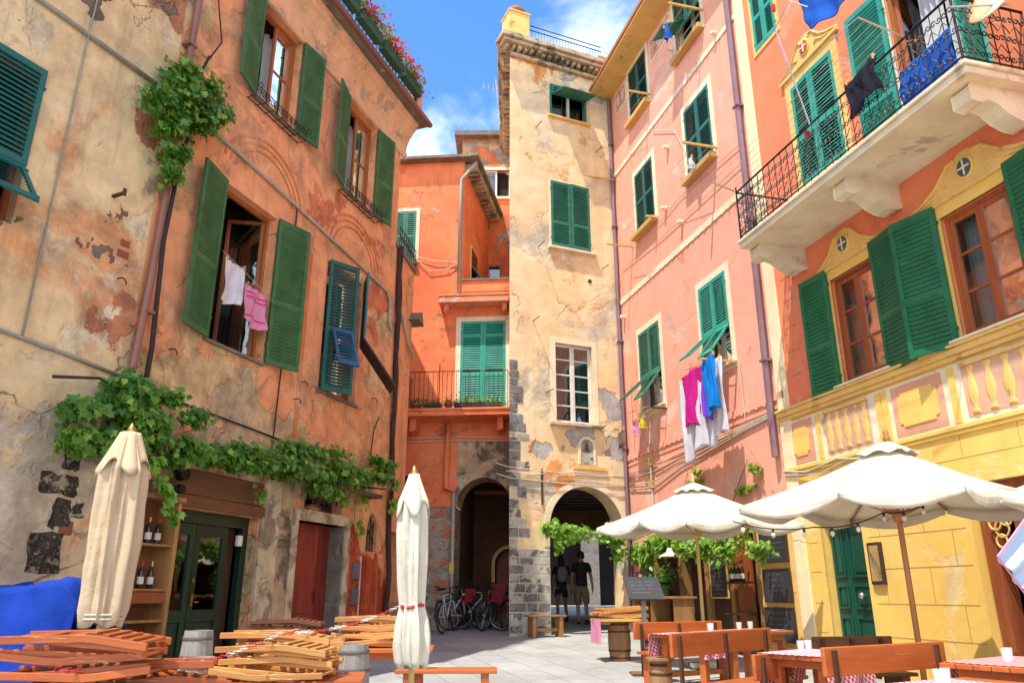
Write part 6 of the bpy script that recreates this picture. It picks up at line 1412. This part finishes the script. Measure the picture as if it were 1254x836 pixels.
m.box(1.58,1.92,-.62,-.34,1.7,1.74); m.box(1.66,1.84,-.56,-.4,1.741,1.8); m.build('case','dark_wood',t,PK.M)
MB().lathe([(.05,0),(.05,.2),(.02,.25)],12,T(1.75,-.48,1.27)).build('candle','paper',t,PK.M,smooth=True)
t=thing('hanging_lamp','pale enamel lamp hanging over the shopfront counter','lamp',PK.M@T(3.1,-.55,2.2)); m=MB(); m.lathe([(.03,.16),(.05,.14),(.07,.08),(.2,.01),(.21,0),(.2,.0),(.06,.07)],20,T(3.1,-.55,1.98),cap=False); m.build('shade','cream_trim',t,PK.M,smooth=True); MB().tube([(3.1,-.55,2.14),(3.1,-.55,2.6),(3.1,0,2.65)],.01,6).build('arm','iron',t,PK.M); MB().lathe([(.01,0),(.04,.03),(.03,.08),(.01,.1)],10,T(3.1,-.55,1.97)).build('bulb','bulb',t,PK.M,smooth=True)
for i in range(4): bottle('dark bottle on the board below the top menu boards, %s of four'%o3[i],4.55+i*.12,1.5,i%2,PK,.12)
t=thing('bottle_rack','narrow dark rack of bottles between the shopfront and the menu boards','rack',PK.M@T(4.75,-.1,1.4)); 
for z in (1.5,1.0,.6): MB().box(4.45,5.1,-.24,-.03,z-.03,z).build('shelf_board','dark_wood',t,PK.M)
# string lights under the big parasol
t=thing('string_lights','string of small clear bulbs hanging below the large cream parasol','string lights',T(2.4,8.0,2.0)); m=MB(); A_=[Vector((2.3,8.1,2.02)),Vector((2.95,7.6,1.92)),Vector((3.5,7.3,2.03)),Vector((3.9,7.1,2.15))]
pts=[]
for i in range(3):
    for k in range(8): u=k/8; p=A_[i].lerp(A_[i+1],u); p.z-=.10*u*(1-u)*2; pts.append(p)
pts.append(A_[-1]); m.tube(pts,.006,4); m.build('cable','cable_black',t)
for i in range(1,24,3):
    p=pts[i]; MB().lathe([(.012,-.02),(.014,0),(.012,.02)],8,T(p.x,p.y,p.z-.02)).build('socket','plastic_black',t); MB().lathe([(.002,-.07),(.02,-.05),(.024,-.035),(.012,-.015)],10,T(p.x,p.y,p.z-.02)).build('bulb','bulb',t,smooth=True)
# hanging pale cloth cut off by the right edge
t=thing('hanging_cloth','pale blue folded cloth with pink edge hanging at the right edge','cloth',T(3.0,4.6,1.2))
Q=lambda x,y,D:on_depth(x,y,D)
m=MB()
p0,p1,p2,p3=Q(1268,618,4.7),Q(1222,681,4.5),Q(1262,735,4.6),Q(1330,700,4.9)
m.grid(lambda u,v:tuple((p0.lerp(p1,u)).lerp(p3.lerp(p2,u),v)+Vector((0,.03*math.sin(v*14),.0))),12,20); m.build('cloth','pale_blue_cloth',t,smooth=True,thick=.004)
m=MB(); e=[p0,p1,p2]; m.tube(e,.008,5); m.build('hem','pink_cloth',t)
m=MB(); m.tube([p0,p0.lerp(Vector((3.62,5.6,2.1)),.5),Vector((3.9,6.2,2.12))],.005,5); m.tube([p3,Vector((3.7,5.2,2.1))],.005,5); m.build('cord','cable_white',t)
# -------- bicycles in the archway
def bicycle():
    t=thing('bicycle','x','bicycle',I4,'bicycles parked under the dark archway')
    for x in (-.52,.52):
        w=MB(); w.tube([(x+.325*math.cos(a*PI/14),0,.335+.325*math.sin(a*PI/14)) for a in range(28)],.017,6,closed=True); wo=w.build('wheel','rubber',t,smooth=True)
        m=MB(); m.tube([(x+.30*math.cos(a*PI/14),0,.335+.30*math.sin(a*PI/14)) for a in range(28)],.008,5,closed=True); m.build('rim','bike_silver',wo)
        m=MB()
        for k in range(14): A=k*PI/7; m.tube([(x,0,.335),(x+.3*math.cos(A),.0,.335+.3*math.sin(A))],.0018,3)
        m.tube([(x,-.05,.335),(x,.05,.335)],.018,8); m.build('spokes','bike_silver',wo)
    m=MB(); bb=(-.08,0,.3); st=(-.22,0,.78); hd=(.33,0,.82); hb=(.36,0,.70)
    for a,b in ((bb,st),(st,hd),(bb,hb),(hd,hb)): m.tube([a,b],.019,7)
    for y in (-.05,.05): m.tube([bb,(-.52,y,.335)],.010,5); m.tube([(-.21,0,.74),(-.52,y,.335)],.009,5)
    fr=m.build('frame','bike_silver',t,smooth=True)
    m=MB()
    for y in (-.05,.05): m.tube([(.365,y,.66),(.44,y,.5),(.52,y,.335)],.011,6)
    m.tube([(.365,-.05,.66),(.365,.05,.66)],.014,6); m.build('fork','bike_silver',t,smooth=True)
    m=MB(); m.tube([(.33,0,.82),(.31,0,.95)],.013,6); m.tube([(.22,-.30,1.0),(.31,-.16,.96),(.33,0,.95),(.31,.16,.96),(.22,.30,1.0)],.012,6); hb_=m.build('handlebar','bike_black',t,smooth=True)
    for y in (-.27,.27): MB().tube([(.24,y*.95,.99),(.18,y*1.12,1.01)],.019,7).build('grip','rubber',hb_)
    m=MB(); m.tube([st,(-.25,0,.9)],.012,6); m.build('seat_post','bike_silver',t)
    m=MB(); m.grid(lambda u,v:(-.38+.28*u,(v-.5)*(.15*(1-u)**1.2+.035),.92+.02*math.cos((v-.5)*4)-.015*u),8,6); m.build('saddle','bike_black',t,smooth=True,thick=.03)
    m=MB(); m.lathe([(.08,-.004),(.085,0),(.08,.004)],20,T(-.08,-.06,.3)@RX(R(90))); m.tube([(-.08,-.07,.3),(.06,-.08,.2)],.009,5); m.tube([(-.08,.07,.3),(-.22,.08,.4)],.009,5); m.box(.02,.10,-.14,-.06,.185,.205); m.box(-.26,-.18,.06,.14,.39,.41); m.build('crankset','bike_black',t)
    m=MB(); m.tube([(-.08,-.06,.38),(-.52,-.06,.38)],.004,4); m.tube([(-.08,-.06,.22),(-.52,-.06,.30)],.004,4); m.build('chain','bike_black',t)
    m=MB(); m.grid(lambda u,v:(-.52+.36*math.cos(R(60+120*u)),(v-.5)*.05,.335+.36*math.sin(R(60+120*u))),10,2); m.build('mudguard','bike_black',t,smooth=True,thick=.003)
    m=MB(); m.box(.38,.46,-.03,.03,.78,.84); m.build('lamp','plastic_black',t)
    return t
b0=bicycle()
def setmat(o,part,mat):
    for c in kids_map().get(o.name,[]):
        if c.name.split('.')[0] in part: c.data=c.data.copy(); c.data.materials[0]=MATS[mat]
spots=[(-1.40,18.0,R(78),'white bicycle seen from the front at the left end of the bicycle row','bike_white'),(-1.05,18.85,R(40),'silver framed bicycle slanting inside the dark archway','bike_silver'),(-.72,18.7,R(160),'black bicycle with a silver basket side in the middle of the bicycle row','bike_black'),(-.40,18.75,R(60),'dark bicycle leaning at the stone corner of the tower','bike_black'),(-.75,19.2,R(20),'red bicycle at the back of the bicycle row','bike_red'),(-1.2,19.3,R(150),'dark bicycle furthest inside the archway','bike_black')]
for i,(x,y,rz,l,mt) in enumerate(spots):
    M=T(x,y,g(y))@RZ(rz)@RX(R(7 if i%2 else -6))
    if i==0: o=b0; o.matrix_basis=M; WM[o.name]=M
    else: o=copy_thing(b0,M)
    o['label']=l
    if mt!='bike_silver': setmat(o,('frame','fork'),mt)
for i,(x,y,l) in enumerate(((-1.0,18.3,'small red plastic seat on the bicycles, left one'),(-.35,18.3,'bigger red child seat beside the tower corner'))):
    t=thing('child_seat',l,'child seat',T(x,y,g(y)+.62)); M=T(x,y,g(y)+.62)@RZ(R(-20)); s_=1+.35*i
    MB().box(-.13*s_,.13*s_,-.1,.1,0,.05).build('seat','plastic_red',t,M,bevel=.02); MB().box(-.13*s_,.13*s_,.08,.12,0,.3*s_).build('backrest','plastic_red',t,M,bevel=.02)
    for sd in (-1,1): MB().box(sd*.13*s_-.015,sd*.13*s_+.015,-.1,.1,.05,.15).build('side_wing','plastic_red',t,M,bevel=.01)
# -------- people walking through the passage
def skin_obj(name,verts,edges,radii,mat,parent,M,root=0,sub=2):
    me=bpy.data.meshes.new(name); me.from_pydata(verts,edges,[]); me.materials.append(MATS[mat]); o=bpy.data.objects.new(name,me); COL.objects.link(o); put(o,parent,M)
    md=o.modifiers.new('skin','SKIN'); md.use_smooth_shade=True
    L_=me.skin_vertices[0].data if me.skin_vertices else None
    if L_ is None:
        bpy.context.view_layer.objects.active=o
        bm=__import__('bmesh').new(); bm.from_mesh(me); bm.verts.layers.skin.verify(); bm.to_mesh(me); bm.free(); L_=me.skin_vertices[0].data
    for i,r in enumerate(radii):
        L_[i].radius=(r,r) if isinstance(r,(int,float)) else r; L_[i].use_root=(i==root)
    s_=o.modifiers.new('sub','SUBSURF'); s_.levels=sub; s_.render_levels=sub; return o
simple('skin_tone',(.42,.22,.14),.55,0,.15,6,0); simple('hair_dark',(.03,.02,.015),.7,0,.3,30,.002); simple('shirt_black',(.015,.015,.018),.85,0,.2,10,.004); simple('shorts_khaki',(.20,.15,.085),.85,0,.25,10,.004); simple('shorts_dark',(.03,.03,.045),.85,0,.25,10,.004); simple('backpack_pink',(.34,.27,.29),.7,0,.25,10,.004); simple('shoe_dark',(.03,.025,.02),.7)
def person(label,x,y,rz,H,top,bottom,long_hair=False,pack=False,short_h=.47):
    k=H/1.75; M=T(x,y,g(y))@RZ(rz)@Matrix.Scale(k,4); t=thing('person',label,'person',M)
    # facing +y (away from the camera); stride: left leg forward
    V=[(0,0,.95),(0,.0,1.12),(0,.01,1.30),(0,.0,1.45),(0,.02,1.53),(0,.03,1.62),(0,.04,1.70),
       (-.17,.0,1.42),(-.24,-.05,1.16),(-.25,.03,.92),(-.25,.06,.84),
       (.17,.0,1.42),(.24,-.03,1.16),(.27,-.12,.93),(.27,-.13,.85),
       (-.09,.0,.90),(-.10,.14,.50),(-.10,.10,.12),(-.10,.10,.05),(-.10,.26,.035),
       (.09,.0,.90),(.10,.02,.50),(.10,-.22,.16),(.10,-.26,.09),(.10,-.12,.035)]
    E=[(0,1),(1,2),(2,3),(3,4),(4,5),(5,6),(3,7),(7,8),(8,9),(9,10),(3,11),(11,12),(12,13),(13,14),(0,15),(15,16),(16,17),(17,18),(18,19),(0,20),(20,21),(21,22),(22,23),(23,24)]
    Rr=[(.14,.10),(.125,.09),(.15,.10),(.12,.08),.055,.085,.075,.06,.042,.032,.035,.06,.042,.032,.035,.085,.058,.042,.04,.03,.085,.058,.042,.04,.03]
    b=skin_obj('body',V,E,Rr,'skin_tone',t,M)
    # hands with five fingers
    for sd,(hx,hy,hz) in ((-1,(-.25,.06,.84)),(1,(.27,-.13,.85))):
        hm=MB(); hm.lathe([(.012,-.075),(.034,-.06),(.036,-.02),(.026,.02)],8,T(hx,hy,hz)@Matrix.Diagonal((.55,1,1,1)))
        for f in range(4):
            yy=hy-.027+f*.018; l=(.055,.068,.072,.06)[f]; hm.tube([(hx,yy,hz-.06),(hx-sd*.006,yy+.006,hz-.06-l*.5),(hx-sd*.016,yy+.01,hz-.06-l)],[.009,.008,.006],6)
        hm.tube([(hx,hy+.03,hz-.01),(hx-sd*.008,hy+.05,hz-.04),(hx-sd*.014,hy+.052,hz-.07)],[.011,.009,.007],6); hm.build('hand','skin_tone',t,M,smooth=True)
    # head details
    MB().lathe([(.0,-.13),(.06,-.11),(.082,-.04),(.088,.03),(.075,.09),(.04,.12),(0,.13)],18,T(0,.045,1.64)@Matrix.Diagonal((.9,1.05,1,1)),cap=False).build('head','skin_tone',t,M,smooth=True)
    m=MB(); m.lathe([(.092,-.05),(.098,.02),(.088,.09),(.05,.13),(0,.14)],18,T(0,.025,1.645)@Matrix.Diagonal((.95,1.08,1,1)),cap=False)
    if long_hair: m.lathe([(.03,-.28),(.075,-.2),(.095,-.05),(.09,.05)],14,T(0,-.01,1.64)@Matrix.Diagonal((1,.8,1,1)),cap=False)
    m.build('hair','hair_dark',t,M,smooth=True)
    m=MB()
    for sd in (-1,1): m.lathe([(.0,-.03),(.014,-.01),(.016,.01),(0,.03)],8,T(sd*.082,.04,1.63),cap=False)
    m.build('ears','skin_tone',t,M,smooth=True)
    m=MB(); m.lathe([(.0,-.02),(.014,-.01),(.01,.015),(0,.03)],8,T(0,.137,1.625),cap=False); m.build('nose','skin_tone',t,M,smooth=True)
    m=MB()
    for sd in (-1,1): m.lathe([(0,-.012),(.013,0),(0,.012)],8,T(sd*.032,.122,1.655),cap=False)
    m.build('eyes','hair_dark',t,M); MB().box(-.024,.024,.118,.128,1.572,1.58).build('mouth','label_red',t,M)
    # clothes
    skin_obj('shirt',[(0,0,.86),(0,0,1.0),(0,0,1.14),(0,.01,1.30),(0,0,1.44),(-.17,0,1.425),(-.225,-.04,1.22),(.17,0,1.425),(.225,-.025,1.22),(0,.01,1.49)],[(0,1),(1,2),(2,3),(3,4),(4,5),(5,6),(4,7),(7,8),(4,9)],[(.175,.125),(.165,.12),(.155,.115),(.18,.125),(.145,.10),.078,.068,.078,.068,.07],top,t,M,root=2)
    zz=short_h
    def lerp(a,b,q): return tuple(a[i]+(b[i]-a[i])*q for i in range(3))
    skin_obj('shorts',[(0,0,.98),(0,0,.90),(-.09,.02,.84),(-.105,.12,zz+.08),(-.108,.14,zz),(.09,0,.84),(.105,.02,zz+.08),(.107,.02,zz)],[(0,1),(1,2),(2,3),(3,4),(1,5),(5,6),(6,7)],[(.16,.12),(.165,.125),.118,.095,.092,.118,.095,.092],bottom,t,M,root=1)
    for (fx,fy,fz,a) in ((-.10,.17,.0,0),(.10,-.2,.03,-.35)):
        s_=MB(); s_.grid(lambda u,v:(.045*math.cos(u*2*PI)*(1-.2*v)*(1 if v<.9 else .4),.13*math.sin(u*2*PI)*(1-.25*v)*(1 if v<.9 else .4)+.0,.085*v),16,6); s_.build('shoe','shoe_dark',t,M@T(fx,fy,fz)@RX(a),smooth=True,thick=.008)
    if pack:
        m=MB(); m.grid(lambda u,v:(.155*math.cos(u*2*PI)*abs(math.cos(u*2*PI))**-.4*(math.sin(PI*(.12+.80*v)))**.45,-.19+.10*math.sin(u*2*PI)*(math.sin(PI*(.12+.80*v)))**.5,1.05+.42*v),20,12); m.build('backpack','backpack_pink',t,M,smooth=True,thick=.01)
        m=MB()
        for sd in (-1,1): m.tube([(sd*.09,-.12,1.44),(sd*.11,0,1.53),(sd*.12,.12,1.38),(sd*.13,.04,1.15)],.014,6)
        m.build('backpack_strap','backpack_pink',t,M)
    return t
person('man in black t-shirt and khaki shorts walking away through the passage',1.78,20.4,R(-3),1.76,'shirt_black','shorts_khaki')
person('woman with pale backpack and dark shorts walking away ahead of the man',1.34,21.6,R(5),1.66,'shorts_dark','shorts_dark',True,True,.62)
# ------------------------------------------------------------ sky, sun, camera
SUN_AZ=R(-143); SUN_EL=R(66)
w=bpy.data.worlds.new('World'); SC.world=w; w.use_nodes=True; N=NT(w.node_tree); bg=w.node_tree.nodes['Background']
sky=N.new('ShaderNodeTexSky',sky_type='NISHITA'); sky.sun_disc=False; sky.sun_elevation=SUN_EL; sky.sun_rotation=SUN_AZ; sky.air_density=1.0; sky.dust_density=.4; sky.ozone_density=2.2
tc=N.new('ShaderNodeTexCoord'); se=N.sep(tc.outputs['Generated'])
zz=N.math('ADD',se[2],.25); px=N.math('DIVIDE',se[0],zz); py=N.math('DIVIDE',se[1],zz); cv=N.new('ShaderNodeCombineXYZ'); N.link(px,cv.inputs[0]); N.link(py,cv.inputs[1])
n=N.noise(N.stretch(cv.outputs[0],(1,1.0,1)),2.0,9,.58,.25,off=CLOUD_OFF if 'CLOUD_OFF' in globals() else (1.3,.4,0)); n2=N.noise(cv.outputs[0],6,8,.6,.4,off=(3,3,0))
lowz=N.step(se[2],.75,.35)
cl=N.step(N.math('ADD',N.math('ADD',n,N.math('MULTIPLY',n2,.18)),N.math('MULTIPLY',lowz,.25)),.62,.86)
hs=N.new('ShaderNodeHueSaturation'); hs.inputs['Saturation'].default_value=1.25; hs.inputs['Value'].default_value=1.0; N.link(sky.outputs[0],hs.inputs['Color'])
skyc=hs.outputs[0]
col=N.mix(N.math('MULTIPLY',cl,.9),skyc,(6.5,6.8,7.2)); N.link(col,bg.inputs[0]); bg.inputs[1].default_value=.15
sl=bpy.data.lights.new('sun','SUN'); sl.energy=3.0; sl.angle=R(.5); sl.color=(1,.95,.86); so=bpy.data.objects.new('sun',sl); COL.objects.link(so)
S=Vector((math.sin(SUN_AZ)*math.cos(SUN_EL),math.cos(SUN_AZ)*math.cos(SUN_EL),math.sin(SUN_EL))); so.rotation_euler=S.to_track_quat('Z','Y').to_euler(); so.location=(0,0,40)
cam=bpy.data.cameras.new('camera'); co=bpy.data.objects.new('camera',cam); COL.objects.link(co); SC.camera=co
cam.sensor_width=36; cam.lens=FPX/1254*36; cam.clip_start=.05; cam.clip_end=1500; co.location=(0,0,CZ); co.rotation_euler=(R(90)+PITCH,0,0)
SC.render.engine='CYCLES'; SC.render.resolution_x=1024; SC.render.resolution_y=682
SC.view_settings.view_transform='Standard'; SC.view_settings.look='None'; SC.view_settings.gamma=1; SC.view_settings.exposure=1.18
SC.cycles.max_bounces=8; SC.cycles.diffuse_bounces=4; SC.cycles.transparent_max_bounces=12
